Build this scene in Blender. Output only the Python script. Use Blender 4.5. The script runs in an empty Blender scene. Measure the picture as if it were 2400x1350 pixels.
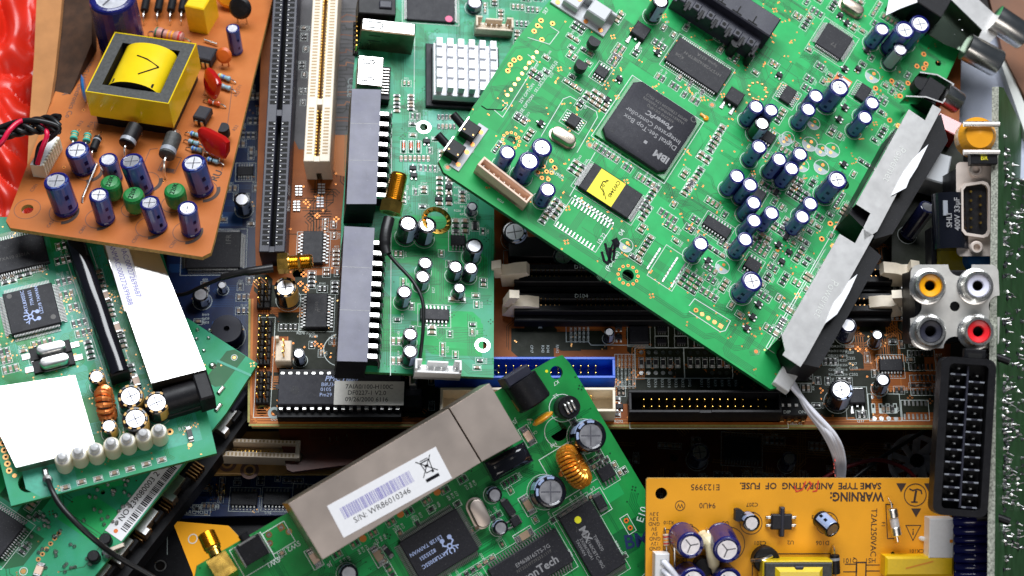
import bpy, math, random
from mathutils import Vector, Matrix, noise
from mathutils.geometry import tessellate_polygon
random.seed(7)
R = math.radians
S = 0.000145            # metres per unit (one unit = one photo pixel at the pivot of the pile)
SC = bpy.context.scene
COL = SC.collection

# ------------------------------------------------------------------ camera
FPX, TH = 4850.0, R(25)
RIGHT = Vector((1, 0, 0)); UP = Vector((0, math.cos(TH), math.sin(TH))); BACK = Vector((0, -math.sin(TH), math.cos(TH)))
CPOS = BACK * FPX
cam_d = bpy.data.cameras.new('camera'); cam = bpy.data.objects.new('camera', cam_d); COL.objects.link(cam)
cam.location = CPOS * S
cam.rotation_euler = (TH, 0, 0)
cam_d.sensor_width = 36; cam_d.lens = 36 * FPX / 2400
cam_d.clip_start = 0.02; cam_d.clip_end = 10
cam_d.dof.use_dof = True; cam_d.dof.focus_distance = 4720 * S; cam_d.dof.aperture_fstop = 11
SC.camera = cam
# ------------------------------------------------------------------ world and lamps
W = bpy.data.worlds.new('World'); SC.world = W; W.use_nodes = True
bg = W.node_tree.nodes['Background']; bg.inputs[0].default_value = (0.62, 0.78, 1.0, 1); bg.inputs[1].default_value = 0.06
def area(name, loc, target, sx, sy, power, color):
    d = bpy.data.lights.new(name, 'AREA'); d.shape = 'RECTANGLE'; d.size = sx; d.size_y = sy; d.energy = power; d.color = color
    o = bpy.data.objects.new(name, d); COL.objects.link(o); o.location = loc
    o.rotation_euler = (Vector(target) - Vector(loc)).to_track_quat('-Z', 'Y').to_euler(); return o
area('window_light', (0.10, 0.60, 0.92), (0.02, 0, 0), 1.1, 0.5, 21.0, (0.93, 0.96, 1.0))
area('room_light', (0.15, -0.95, 0.75), (0, 0, 0), 0.9, 0.4, 3.2, (1.0, 0.93, 0.88))
SC.view_settings.view_transform = 'Standard'; SC.view_settings.look = 'None'
SC.view_settings.exposure = 0.0; SC.view_settings.gamma = 1.0; SC.view_settings.use_curve_mapping = False

# ------------------------------------------------------------------ materials
MATS = {}
def mat(name, col, rough=0.5, metal=0.0, spec=0.5, n=0.0, ns=900, bump=0.0, bs=3000, coat=0.0, alpha=1.0, trans=0.0, speck=0.0, n2=None, sss=0.0):
    m = bpy.data.materials.new(name); m.use_nodes = True; t = m.node_tree; p = t.nodes['Principled BSDF']
    m.diffuse_color = (*col, 1)
    p.inputs['Base Color'].default_value = (*col, 1); p.inputs['Roughness'].default_value = rough
    p.inputs['Metallic'].default_value = metal; p.inputs['Specular IOR Level'].default_value = spec
    p.inputs['Coat Weight'].default_value = coat; p.inputs['Coat Roughness'].default_value = 0.12
    p.inputs['Transmission Weight'].default_value = trans; p.inputs['Alpha'].default_value = alpha
    if sss: p.inputs['Subsurface Weight'].default_value = sss; p.inputs['Subsurface Radius'].default_value = (0.002, 0.002, 0.0015); p.inputs['Subsurface Scale'].default_value = 1.0
    tc = t.nodes.new('ShaderNodeTexCoord')
    last = None
    if n or n2:
        nz = t.nodes.new('ShaderNodeTexNoise'); nz.inputs['Scale'].default_value = ns; nz.inputs['Detail'].default_value = 6
        t.links.new(tc.outputs['Object'], nz.inputs['Vector'])
        r = t.nodes.new('ShaderNodeValToRGB'); r.color_ramp.elements[0].position = 0.32; r.color_ramp.elements[1].position = 0.68
        c0 = n2 if n2 else tuple(c * (1 - n) for c in col)
        r.color_ramp.elements[0].color = (*c0, 1); r.color_ramp.elements[1].color = (*[min(1, c * (1 + n)) for c in col], 1)
        t.links.new(nz.outputs['Fac'], r.inputs['Fac']); last = r.outputs['Color']
        mr = t.nodes.new('ShaderNodeMapRange'); mr.inputs['To Min'].default_value = max(0, rough - 0.12); mr.inputs['To Max'].default_value = min(1, rough + 0.12)
        nz3 = t.nodes.new('ShaderNodeTexNoise'); nz3.inputs['Scale'].default_value = ns * 0.35; nz3.inputs['Detail'].default_value = 5
        t.links.new(tc.outputs['Object'], nz3.inputs['Vector'])
        t.links.new(nz3.outputs['Fac'], mr.inputs['Value']); t.links.new(mr.outputs['Result'], p.inputs['Roughness'])
    if speck:   # dust grains lying on it
        nz2 = t.nodes.new('ShaderNodeTexNoise'); nz2.inputs['Scale'].default_value = 2600; nz2.inputs['Detail'].default_value = 2
        t.links.new(tc.outputs['Object'], nz2.inputs['Vector'])
        r2 = t.nodes.new('ShaderNodeValToRGB'); r2.color_ramp.elements[0].position = 0.66; r2.color_ramp.elements[1].position = 0.74
        r2.color_ramp.elements[0].color = (0, 0, 0, 1); r2.color_ramp.elements[1].color = (speck,) * 3 + (1,)
        t.links.new(nz2.outputs['Fac'], r2.inputs['Fac'])
        mx = t.nodes.new('ShaderNodeMix'); mx.data_type = 'RGBA'; mx.inputs[7].default_value = (0.42, 0.4, 0.36, 1)
        if last: t.links.new(last, mx.inputs[6])
        else: mx.inputs[6].default_value = (*col, 1)
        t.links.new(r2.outputs['Color'], mx.inputs[0]); last = mx.outputs[2]
    if last: t.links.new(last, p.inputs['Base Color'])
    if bump:
        b = t.nodes.new('ShaderNodeTexNoise'); b.inputs['Scale'].default_value = bs; b.inputs['Detail'].default_value = 4
        t.links.new(tc.outputs['Object'], b.inputs['Vector'])
        bn = t.nodes.new('ShaderNodeBump'); bn.inputs['Strength'].default_value = bump; bn.inputs['Distance'].default_value = 0.0002
        t.links.new(b.outputs['Fac'], bn.inputs['Height']); t.links.new(bn.outputs['Normal'], p.inputs['Normal'])
    MATS[name] = m; return m
# solder masks (board surfaces)
mat('green_mask', (0.012, 0.35, 0.085), 0.50, spec=0.3, n=0.10, ns=120, bump=0.04, speck=0.05)
mat('green_mask_dark', (0.003, 0.11, 0.03), 0.5, n=0.1, ns=200)
mat('green_mask_light', (0.015, 0.40, 0.105), 0.5, spec=0.3, n=0.1, ns=200)
mat('teal_mask', (0.012, 0.25, 0.09), 0.46, spec=0.35, n=0.22, ns=90, n2=(0.04, 0.36, 0.22), bump=0.05, speck=0.2)  # cyan mottle imitates reflections on the mask
mat('teal_pale', (0.04, 0.36, 0.24), 0.4, n=0.1)  # pale cyan, mostly for reflection patches painted on the boards
mat('deep_green_mask', (0.006, 0.24, 0.045), 0.42, n=0.2, ns=100, bump=0.05, coat=0.3, speck=0.12)
mat('deep_green_trace', (0.004, 0.12, 0.03), 0.34)
mat('old_green_mask', (0.045, 0.14, 0.05), 0.42, n=0.35, ns=120, n2=(0.02, 0.10, 0.02), bump=0.1, speck=0.4)
mat('old_green_trace', (0.07, 0.26, 0.07), 0.4)
mat('orange_mask', (0.34, 0.098, 0.018), 0.5, spec=0.2, n=0.2, ns=90, n2=(0.26, 0.068, 0.012), bump=0.04, speck=0.15)
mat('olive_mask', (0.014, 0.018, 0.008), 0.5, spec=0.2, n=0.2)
mat('orange_trace', (0.55, 0.17, 0.02), 0.45, spec=0.3)
mat('phenolic', (0.45, 0.145, 0.034), 0.45, spec=0.25, n=0.14, ns=60, n2=(0.42, 0.11, 0.02), bump=0.06, bs=900, speck=0.12)
mat('yellow_board', (0.90, 0.39, 0.018), 0.42, spec=0.25, n=0.07, ns=60, bump=0.05, bs=1200, speck=0.05)
mat('blue_mask', (0.004, 0.018, 0.085), 0.36, n=0.3, ns=120, speck=0.1)
mat('blue_trace', (0.012, 0.06, 0.20), 0.36)
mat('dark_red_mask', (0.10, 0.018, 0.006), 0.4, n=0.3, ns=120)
mat('tan_mask', (0.42, 0.22, 0.06), 0.45, n=0.2, ns=120)
mat('board_edge_yellow', (0.32, 0.30, 0.08), 0.6, n=0.2)
mat('board_edge_green', (0.03, 0.16, 0.04), 0.6, n=0.25)
mat('board_edge_tan', (0.50, 0.30, 0.08), 0.7, n=0.3)
mat('board_edge_grey', (0.30, 0.31, 0.26), 0.8, n=0.6, ns=1600, bump=0.6, bs=2500)
# metals
mat('tin', (0.80, 0.79, 0.76), 0.30, 1.0, n=0.06, ns=1500)
mat('lead', (0.34, 0.34, 0.33), 0.45, 1.0)
mat('chrome', (0.70, 0.69, 0.66), 0.26, 1.0, n=0.06, ns=200)
mat('steel_reflection', (0.10, 0.13, 0.10), 0.16, 1.0, n=0.2, ns=60)  # dark green reflection of the board put into the steel colour
mat('block_top_lit', (0.10, 0.10, 0.15), 0.42, n=0.12, ns=300, speck=0.2)  # brighter and bluer than the block sides, window light put into the colour
mat('bus_grey', (0.075, 0.070, 0.075), 0.45, spec=0.3, n=0.3, ns=200)
mat('solder', (0.48, 0.48, 0.47), 0.32, 1.0, n=0.12, ns=3000, bump=0.3, bs=4000)
mat('can_lid', (0.74, 0.74, 0.78), 0.38, 1.0, n=0.05, ns=1500)
mat('shield', (0.93, 0.92, 0.90), 0.30, 1.0, n=0.03, ns=200, bump=0.02, bs=500)
mat('shield_warm', (0.70, 0.60, 0.53), 0.46, 1.0, n=0.05, ns=160, bump=0.03, bs=1200)
mat('usb_side_shaded', (0.22, 0.17, 0.12), 0.3, 1.0, n=0.2, ns=300)  # darker brown than the shell top, shading of the side put into the colour
mat('pale_plate', (0.76, 0.66, 0.59), 0.45, 0.2, n=0.06, ns=300)
mat('winding_blue', (0.004, 0.005, 0.09), 0.16, coat=0.5)
mat('plate_steel', (0.70, 0.68, 0.64), 0.38, 0.35, n=0.08, ns=300, bump=0.05, bs=900)
mat('brushed', (0.37, 0.365, 0.36), 0.48, 1.0, n=0.08, ns=300, bump=0.1, bs=900, speck=0.2)
mat('mirror', (0.78, 0.78, 0.76), 0.10, 1.0)
mat('nickel', (0.50, 0.43, 0.35), 0.38, 1.0, n=0.08, ns=300)
mat('gold', (0.98, 0.58, 0.12), 0.22, 1.0, n=0.08, ns=900)
mat('gold_pad', (0.62, 0.34, 0.13), 0.35, 1.0)
mat('copper_pad', (0.75, 0.26, 0.06), 0.35, 0.6)
mat('copper_wire', (0.88, 0.26, 0.06), 0.24, 0.55, coat=0.6, n=0.1, ns=1200)
mat('copper_wire_gold', (0.98, 0.36, 0.03), 0.22, 0.65, coat=0.6, n=0.1, ns=1200)
mat('aluminium_white', (0.80, 0.81, 0.84), 0.5, 0.3, n=0.03)
# plastics
mat('chip', (0.017, 0.017, 0.022), 0.5, spec=0.3, n=0.2, ns=1500, bump=0.25, bs=6000, speck=0.22)
mat('chip_grey', (0.028, 0.028, 0.036), 0.6, spec=0.3, n=0.15, ns=1500, bump=0.25, bs=6000, speck=0.12)
mat('black', (0.008, 0.008, 0.010), 0.45, spec=0.25, n=0.2, ns=600, bump=0.08, speck=0.10)
mat('black_gloss', (0.008, 0.008, 0.012), 0.13, coat=0.3, bump=0.08, bs=350)
mat('black_satin', (0.026, 0.027, 0.042), 0.40, spec=0.35, n=0.1, ns=300, bump=0.05, speck=0.15)
mat('dark', (0.004, 0.004, 0.004), 0.8)
mat('cable_black', (0.012, 0.012, 0.013), 0.38, bump=0.1, bs=1500)
mat('ivory', (0.80, 0.70, 0.55), 0.42, n=0.04, sss=0.1)
mat('ivory_dark', (0.42, 0.28, 0.13), 0.5)
mat('cream', (0.74, 0.62, 0.48), 0.45, n=0.05)
mat('blush', (0.86, 0.62, 0.48), 0.45, n=0.04)
mat('white_plastic', (0.82, 0.82, 0.82), 0.38, n=0.03)
mat('nylon', (0.88, 0.82, 0.62), 0.32, trans=0.12, sss=0.3)
mat('clear', (0.92, 0.93, 0.95), 0.10, trans=0.35)
mat('grey_plastic', (0.50, 0.52, 0.54), 0.4)
mat('blue_plastic', (0.006, 0.10, 0.62), 0.32, n=0.08, ns=200)
mat('blue_sleeve', (0.010, 0.012, 0.13), 0.24, coat=0.3, n=0.15, ns=300)
mat('blue_stripe', (0.07, 0.11, 0.34), 0.24, coat=0.4)
mat('navy_sleeve', (0.010, 0.012, 0.045), 0.18, coat=0.6)
mat('black_sleeve', (0.006, 0.007, 0.012), 0.2, coat=0.3)
mat('pale_stripe', (0.36, 0.45, 0.68), 0.25, coat=0.4)
mat('gold_stripe', (0.72, 0.42, 0.10), 0.3)
mat('grey_stripe', (0.30, 0.32, 0.36), 0.3)
mat('groove', (0.10, 0.10, 0.12), 0.6, 0.2)
mat('silk', (0.72, 0.80, 0.76), 0.6)
mat('silk_grey', (0.42, 0.50, 0.50), 0.6)
mat('silk_black', (0.055, 0.030, 0.022), 0.6)
mat('silk_brown', (0.13, 0.065, 0.05), 0.6)
mat('ink_grey', (0.26, 0.26, 0.27), 0.55)
mat('ink_dim', (0.11, 0.105, 0.10), 0.55)
mat('ink_blue', (0.42, 0.52, 0.82), 0.55)
mat('ink_black', (0.010, 0.010, 0.014), 0.7, spec=0.08)
mat('ink_navy', (0.006, 0.02, 0.10), 0.5)
mat('ink_violet', (0.26, 0.24, 0.55), 0.6)
mat('ink_red', (0.72, 0.05, 0.02), 0.5)
mat('paper', (0.86, 0.86, 0.88), 0.6, n=0.02)
mat('silver_label', (0.74, 0.72, 0.66), 0.5, 0.0, n=0.05)
mat('yellow_label', (0.92, 0.82, 0.02), 0.5)
mat('yellow_tape', (0.84, 0.60, 0.010), 0.22, coat=0.5, n=0.05, ns=200, bump=0.25, bs=150)
mat('yellow_box', (0.90, 0.58, 0.010), 0.35, n=0.04, bump=0.05)
mat('amber', (0.85, 0.36, 0.02), 0.25, coat=0.3)
mat('ferrite', (0.045, 0.047, 0.045), 0.5, n=0.35, ns=1200, bump=0.3, bs=3000, speck=0.12)
mat('green_dome', (0.012, 0.21, 0.045), 0.42, n=0.08, coat=0.2)
mat('red_film', (0.42, 0.008, 0.006), 0.15, coat=0.7)
mat('orange_disc', (0.60, 0.11, 0.010), 0.4)
mat('blue_disc', (0.02, 0.22, 0.62), 0.3, coat=0.3)
mat('resistor_blue', (0.25, 0.42, 0.50), 0.4)
mat('resistor_pink', (0.52, 0.23, 0.19), 0.45, n=0.06)
mat('resistor_tan', (0.60, 0.45, 0.32), 0.45)
mat('teal_bead', (0.06, 0.45, 0.36), 0.35)
mat('band_red', (0.6, 0.02, 0.02), 0.4); mat('band_orange', (0.85, 0.30, 0.01), 0.4)
mat('band_yellow', (0.8, 0.6, 0.03), 0.4); mat('band_green', (0.03, 0.15, 0.06), 0.4); mat('band_blue', (0.02, 0.12, 0.6), 0.4)
mat('glass_diode', (0.65, 0.10, 0.03), 0.15, coat=0.6)
mat('smd_cap', (0.34, 0.24, 0.16), 0.45)
mat('smd_res', (0.030, 0.030, 0.032), 0.4)
mat('rca_yellow', (0.95, 0.42, 0.005), 0.3); mat('rca_white', (0.80, 0.80, 0.95), 0.3); mat('rca_red', (0.85, 0.02, 0.03), 0.3)
mat('wire_red', (0.72, 0.01, 0.06), 0.32); mat('wire_white', (0.92, 0.92, 1.0), 0.35); mat('wire_dark_red', (0.16, 0.006, 0.012), 0.4)
mat('glue', (0.80, 0.70, 0.45), 0.4, sss=0.3)
mat('pink_dot', (0.80, 0.12, 0.25), 0.5); mat('yellow_dot', (0.85, 0.82, 0.02), 0.5); mat('orange_pad', (0.80, 0.18, 0.02), 0.35)
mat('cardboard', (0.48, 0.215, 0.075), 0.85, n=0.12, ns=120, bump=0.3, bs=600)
mat('cardboard_shaded', (0.05, 0.022, 0.010), 0.9, n=0.3, ns=300, bump=0.5, bs=500)  # shaded copy of the cardboard for the inner wall
mat('wood', (0.15, 0.05, 0.012), 0.6, n=0.25, ns=60)
mat('floor_dark', (0.012, 0.008, 0.007), 0.8, n=0.5, ns=40)
mat('panel_grey', (0.46, 0.50, 0.62), 0.5, n=0.03)
mat('frame_white', (0.62, 0.64, 0.60), 0.5)
mat('cloth_white', (0.55, 0.55, 0.60), 0.8, n=0.3, ns=200)

# ------------------------------------------------------------------ mesh builder (units = photo pixels at the pivot)
def bag_material():
    m = bpy.data.materials.new('red_bag'); m.use_nodes = True; t = m.node_tree; p = t.nodes['Principled BSDF']
    tc = t.nodes.new('ShaderNodeTexCoord'); nz = t.nodes.new('ShaderNodeTexVoronoi'); nz.inputs['Scale'].default_value = 95
    mp = t.nodes.new('ShaderNodeMapping'); mp.inputs['Scale'].default_value = (1.2, 0.8, 0.4); mp.inputs['Location'].default_value = (0.013, 0.004, 0)
    t.links.new(tc.outputs['Object'], mp.inputs['Vector']); t.links.new(mp.outputs['Vector'], nz.inputs['Vector'])
    sp = t.nodes.new('ShaderNodeSeparateColor'); t.links.new(nz.outputs['Color'], sp.inputs['Color'])
    r = t.nodes.new('ShaderNodeValToRGB'); r.color_ramp.interpolation = 'CONSTANT'; r.color_ramp.elements[0].color = (0.66, 0.022, 0.007, 1)
    e = r.color_ramp.elements[1]; e.position = 0.82; e.color = (0.78, 0.62, 0.62, 1)
    t.links.new(sp.outputs[0], r.inputs['Fac']); t.links.new(r.outputs['Color'], p.inputs['Base Color'])
    p.inputs['Roughness'].default_value = 0.36; p.inputs['Coat Weight'].default_value = 0.1; MATS['red_bag'] = m
bag_material()

TXT = {}
def glyphs(s, bold=0.0):
    k = (s, bold)
    if k not in TXT:
        c = bpy.data.curves.new('t', 'FONT'); c.body = s; c.size = 1.0; c.align_x = 'CENTER'; c.align_y = 'CENTER'; c.resolution_u = 2; c.offset = bold
        o = bpy.data.objects.new('t', c)
        COL.objects.link(o)
        me = bpy.data.meshes.new_from_object(o)
        TXT[k] = ([tuple(v.co) for v in me.vertices], [tuple(p.vertices) for p in me.polygons])
        bpy.data.objects.remove(o); bpy.data.curves.remove(c); bpy.data.meshes.remove(me)
    return TXT[k]

class MB:
    def __init__(s): s.v = []; s.f = []; s.m = []; s.mats = []; s.T = Matrix.Identity(4)
    def mi(s, name):
        if name not in s.mats: s.mats.append(name)
        return s.mats.index(name)
    def add(s, vs, fs, mt):
        k = len(s.v); s.v += [s.T @ Vector(v) for v in vs]
        i = s.mi(mt)
        for f in fs: s.f.append([k + a for a in f]); s.m.append(i)
    def box(s, cx, cy, z0, w, d, h, mt, bev=0.0, rot=0.0, top=None):
        b = bev; c, sn = math.cos(rot), math.sin(rot)
        def ring(a, z): return [(cx + x * c - y * sn, cy + x * sn + y * c, z) for x, y in ((-w / 2 + a, -d / 2 + a), (w / 2 - a, -d / 2 + a), (w / 2 - a, d / 2 - a), (-w / 2 + a, d / 2 - a))]
        if b:
            s.add(ring(0, z0) + ring(0, z0 + h - b) + ring(b, z0 + h), [(3, 2, 1, 0)] + [(j + i, j + (i + 1) % 4, j + 4 + (i + 1) % 4, j + 4 + i) for j in (0, 4) for i in range(4)] + ([] if top else [(8, 9, 10, 11)]), mt)
            if top: s.add(ring(b, z0 + h), [(0, 1, 2, 3)], top)
        else:
            s.add(ring(0, z0) + ring(0, z0 + h), [(3, 2, 1, 0)] + [(i, (i + 1) % 4, 4 + (i + 1) % 4, 4 + i) for i in range(4)] + ([] if top else [(4, 5, 6, 7)]), mt)
            if top: s.add(ring(0, z0 + h), [(0, 1, 2, 3)], top)
    def lathe(s, prof, mts, seg=20, cx=0, cy=0, stripe=None):
        # prof [(r,z)], mts one material per span; stripe (span, a0, a1, mat)
        vs = []
        for r, z in prof:
            vs += [(cx + r * math.cos(2 * math.pi * i / seg), cy + r * math.sin(2 * math.pi * i / seg), z) for i in range(seg)]
        for j in range(len(prof) - 1):
            mt = mts[j] if isinstance(mts, (list, tuple)) else mts
            for i in range(seg):
                q = mt
                if stripe and j in stripe[0] and stripe[1] <= i < stripe[2]: q = stripe[3]
                a, b = i, (i + 1) % seg
                s.add([vs[j * seg + a], vs[j * seg + b], vs[(j + 1) * seg + b], vs[(j + 1) * seg + a]], [(0, 1, 2, 3)], q)
    def disc(s, cx, cy, z, r, mt, seg=20):
        s.add([(cx + r * math.cos(2 * math.pi * i / seg), cy + r * math.sin(2 * math.pi * i / seg), z) for i in range(seg)], [tuple(range(seg))], mt)
    def cyl(s, cx, cy, z0, r, h, mt, seg=16, top=None, r2=None):
        r2 = r if r2 is None else r2
        a = [(cx + r * math.cos(2 * math.pi * i / seg), cy + r * math.sin(2 * math.pi * i / seg), z0) for i in range(seg)]
        b = [(cx + r2 * math.cos(2 * math.pi * i / seg), cy + r2 * math.sin(2 * math.pi * i / seg), z0 + h) for i in range(seg)]
        s.add(a + b, [(i, (i + 1) % seg, seg + (i + 1) % seg, seg + i) for i in range(seg)] + [tuple(range(seg))[::-1]], mt)
        s.add(b, [tuple(range(seg))], top or mt)
    def ring(s, cx, cy, z, r0, r1, mt, seg=20, a0=0, a1=None):
        n = seg if a1 is None else seg + 1; sp = 2 * math.pi if a1 is None else a1 - a0
        vs = []
        for i in range(n):
            a = a0 + sp * i / seg
            vs += [(cx + r0 * math.cos(a), cy + r0 * math.sin(a), z), (cx + r1 * math.cos(a), cy + r1 * math.sin(a), z)]
        s.add(vs, [(2 * i, 2 * i + 1, 2 * ((i + 1) % n) + 1, 2 * ((i + 1) % n)) for i in range(seg)], mt)
    def line(s, pts, w, z, mt, closed=False):
        P = [Vector((p[0], p[1])) for p in pts]; n = len(P); vs = []
        for i in range(n):
            a = P[i - 1] if (i > 0 or closed) else None; b = P[(i + 1) % n] if (i < n - 1 or closed) else None
            d1 = (P[i] - a).normalized() if a is not None and (P[i] - a).length > 1e-6 else None
            d2 = (b - P[i]).normalized() if b is not None and (b - P[i]).length > 1e-6 else None
            if d1 is None: d1 = d2
            if d2 is None: d2 = d1
            if d1 is None: return
            t = (d1 + d2)
            t = t.normalized() if t.length > 1e-3 else d1
            nn = Vector((-t.y, t.x)); k = 1 / max(0.45, nn.dot(Vector((-d1.y, d1.x))))
            o = nn * (w / 2 * k)
            vs += [(P[i].x + o.x, P[i].y + o.y, z), (P[i].x - o.x, P[i].y - o.y, z)]
        m = n if closed else n - 1
        s.add(vs, [(2 * i, 2 * i + 1, 2 * ((i + 1) % n) + 1, 2 * ((i + 1) % n)) for i in range(m)], mt)
    def rect(s, cx, cy, w, d, lw, z, mt): s.line([(cx - w / 2, cy - d / 2), (cx + w / 2, cy - d / 2), (cx + w / 2, cy + d / 2), (cx - w / 2, cy + d / 2)], lw, z, mt, True)
    def quad(s, cx, cy, w, d, z, mt, rot=0):
        c, sn = math.cos(rot), math.sin(rot)
        s.add([(cx + x * c - y * sn, cy + x * sn + y * c, z) for x, y in ((-w / 2, -d / 2), (w / 2, -d / 2), (w / 2, d / 2), (-w / 2, d / 2))], [(0, 1, 2, 3)], mt)
    def prism(s, loop, z0, z1, side, top, bottom=None, holes=(), holemat=None):
        loops = [[Vector((p[0], p[1], 0)) for p in loop]] + [[Vector((p[0], p[1], 0)) for p in h] for h in holes]
        flat = [p for l in loops for p in l]
        tris = tessellate_polygon(loops)
        for z, mt, fl in ((z1, top, 1), (z0, bottom or side, 0)):
            fs = []
            for t in tris:
                a, b, c = flat[t[0]], flat[t[1]], flat[t[2]]
                ccw = ((b - a).cross(c - a)).z > 0
                fs.append(tuple(t) if ccw == bool(fl) else tuple(t)[::-1])
            s.add([(p.x, p.y, z) for p in flat], fs, mt)
        for li, l in enumerate(loops):
            n = len(l)
            ar = sum(l[i].x * l[(i + 1) % n].y - l[(i + 1) % n].x * l[i].y for i in range(n))
            q = l if (ar > 0) == (li == 0) else l[::-1]
            s.add([(p.x, p.y, z0) for p in q] + [(p.x, p.y, z1) for p in q], [(i, (i + 1) % n, n + (i + 1) % n, n + i) for i in range(n)], side if li == 0 else (holemat or side))
    def tube(s, path, r, mt, seg=10, caps=True, rads=None):
        P = [Vector(p) for p in path]; n = len(P); prev = None; vs = []
        for i in range(n):
            t = (P[min(i + 1, n - 1)] - P[max(i - 1, 0)]).normalized()
            if prev is None: u = t.orthogonal().normalized()
            else: u = (prev - t * prev.dot(t)); u = u.normalized() if u.length > 1e-5 else t.orthogonal().normalized()
            prev = u; w = t.cross(u); rr = rads[i] if rads else r
            vs += [tuple(P[i] + (u * math.cos(2 * math.pi * k / seg) + w * math.sin(2 * math.pi * k / seg)) * rr) for k in range(seg)]
        fs = [(i * seg + k, i * seg + (k + 1) % seg, (i + 1) * seg + (k + 1) % seg, (i + 1) * seg + k) for i in range(n - 1) for k in range(seg)]
        if caps: fs += [tuple(range(seg))[::-1], tuple((n - 1) * seg + k for k in range(seg))]
        s.add(vs, fs, mt)
    def text(s, st, x, y, size, z, mt, rot=0.0, bold=0.0, shear=0.0, sx=1.0, flip=False):
        v, f = glyphs(st, bold); c, sn = math.cos(rot), math.sin(rot); out = []
        for a, b, _ in v:
            a = (a + shear * b) * size * sx; b = b * size
            if flip: a = -a
            out.append((x + a * c - b * sn, y + a * sn + b * c, z))
        s.add(out, [g[::-1] for g in f] if flip else f, mt)
    def mesh(s, name, smooth=True):
        me = bpy.data.meshes.new(name)
        me.from_pydata([tuple(v * S) for v in s.v], [], s.f)
        for m in s.mats: me.materials.append(MATS[m])
        me.polygons.foreach_set('material_index', s.m)
        if smooth:
            me.polygons.foreach_set('use_smooth', [True] * len(me.polygons))
            me.update(); 
            try: me.set_sharp_from_angle(angle=R(38))
            except Exception: pass
        me.update(); return me

def smoothpath(pts, k=6):
    P = [Vector(p) for p in pts]; out = []
    for i in range(len(P) - 1):
        p0 = P[max(i - 1, 0)]; p1 = P[i]; p2 = P[i + 1]; p3 = P[min(i + 2, len(P) - 1)]
        for j in range(k):
            t = j / k
            out.append(0.5 * ((2 * p1) + (-p0 + p2) * t + (2 * p0 - 5 * p1 + 4 * p2 - p3) * t * t + (-p0 + 3 * p1 - 3 * p2 + p3) * t ** 3))
    out.append(P[-1]); return out
def circ(x, y, r, n=20): return [(x + r * math.cos(2 * math.pi * i / n), y + r * math.sin(2 * math.pi * i / n)) for i in range(n)]
def rrect(x0, y0, x1, y1, r, n=5):
    o = []
    for cx, cy, a in ((x1 - r, y1 - r, 0), (x0 + r, y1 - r, 90), (x0 + r, y0 + r, 180), (x1 - r, y0 + r, 270)):
        for i in range(n + 1): o.append((cx + r * math.cos(R(a + 90 * i / n)), cy + r * math.sin(R(a + 90 * i / n))))
    return o

# ------------------------------------------------------------------ frames: a plane of the pile that a board lies in
def ray(px, py): return (RIGHT * ((px - 1200) / FPX) - UP * ((py - 675) / FPX) - BACK)
class Frame:
    """a plane through the point seen at (px,py) at height z over the mother board; (a,b) = how far its normal leans right / up as the lens sees it; xdir = direction of its long edge"""
    def __init__(s, px, py, z, a, b, xdir, n=None):
        s.n = Vector(n).normalized() if n else RIGHT * a + UP * b + BACK * math.sqrt(1 - a * a - b * b)
        d = ray(px, py); t = (z - CPOS.z) / d.z; s.o = CPOS + d * t
        q = s.world(px + xdir[0], py + xdir[1]); s.x = (q - s.o).normalized(); s.y = s.n.cross(s.x)
        s.M = Matrix(((s.x.x, s.y.x, s.n.x, s.o.x), (s.x.y, s.y.y, s.n.y, s.o.y), (s.x.z, s.y.z, s.n.z, s.o.z), (0, 0, 0, 1)))
        s.root = None
    def world(s, px, py, h=0):
        d = ray(px, py); o = s.o + s.n * h; t = (o - CPOS).dot(s.n) / d.dot(s.n); return CPOS + d * t
    def L(s, px, py, h=0):
        w = s.world(px, py, h) - s.o; return (w.dot(s.x), w.dot(s.y))
    def ang(s, dx, dy, px=1200, py=675):
        a = s.L(px, py); b = s.L(px + dx, py + dy); return math.atan2(b[1] - a[1], b[0] - a[0])
def smat(M):   # matrix with the translation brought to metres
    M = M.copy(); M.translation = M.translation * S; return M
def tag(o, label=None, cat=None, group=None, kind=None):
    if label: o['label'] = label
    if cat: o['category'] = cat
    if group: o['group'] = group
    if kind: o['kind'] = kind
    return o
def thing(name, fr, label, cat, group=None, kind=None):
    e = bpy.data.objects.new(name, None); e.empty_display_size = 0.01; COL.objects.link(e)
    e.matrix_world = smat(fr.M); fr.root = e; e['_'] = 0; del e['_']
    tag(e, label, cat, group, kind); fr.cnt = 0; fr.smds = []; fr.bb = []
    return e
def link(fr, name, me, x=0, y=0, z=0, rot=0, parent=None, label=None, M=None):
    """put a mesh in the frame as a part (parent=None) or a sub-part of a part placed at the same spot"""
    o = bpy.data.objects.new(name, me); COL.objects.link(o)
    if parent is not None:
        o.parent = parent
        o.matrix_basis = smat(M) if M is not None else smat(Matrix.Translation((x, y, z)) @ Matrix.Rotation(rot, 4, 'Z'))
    else:
        o.parent = fr.root
        base = fr.root_M.inverted() @ fr.M if getattr(fr, 'root_M', None) else Matrix.Identity(4)
        o.matrix_basis = smat(base @ (M if M is not None else Matrix.Translation((x, y, z)) @ Matrix.Rotation(rot, 4, 'Z')))
    if label: o['label'] = label
    return o
def subframe(fr, other):
    other.root = fr.root; other.root_M = fr.M; other.smds = []; other.bb = []
    return other
CACHE = {}
def cached(key, fn):
    if key not in CACHE: CACHE[key] = fn()
    return CACHE[key]
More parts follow.
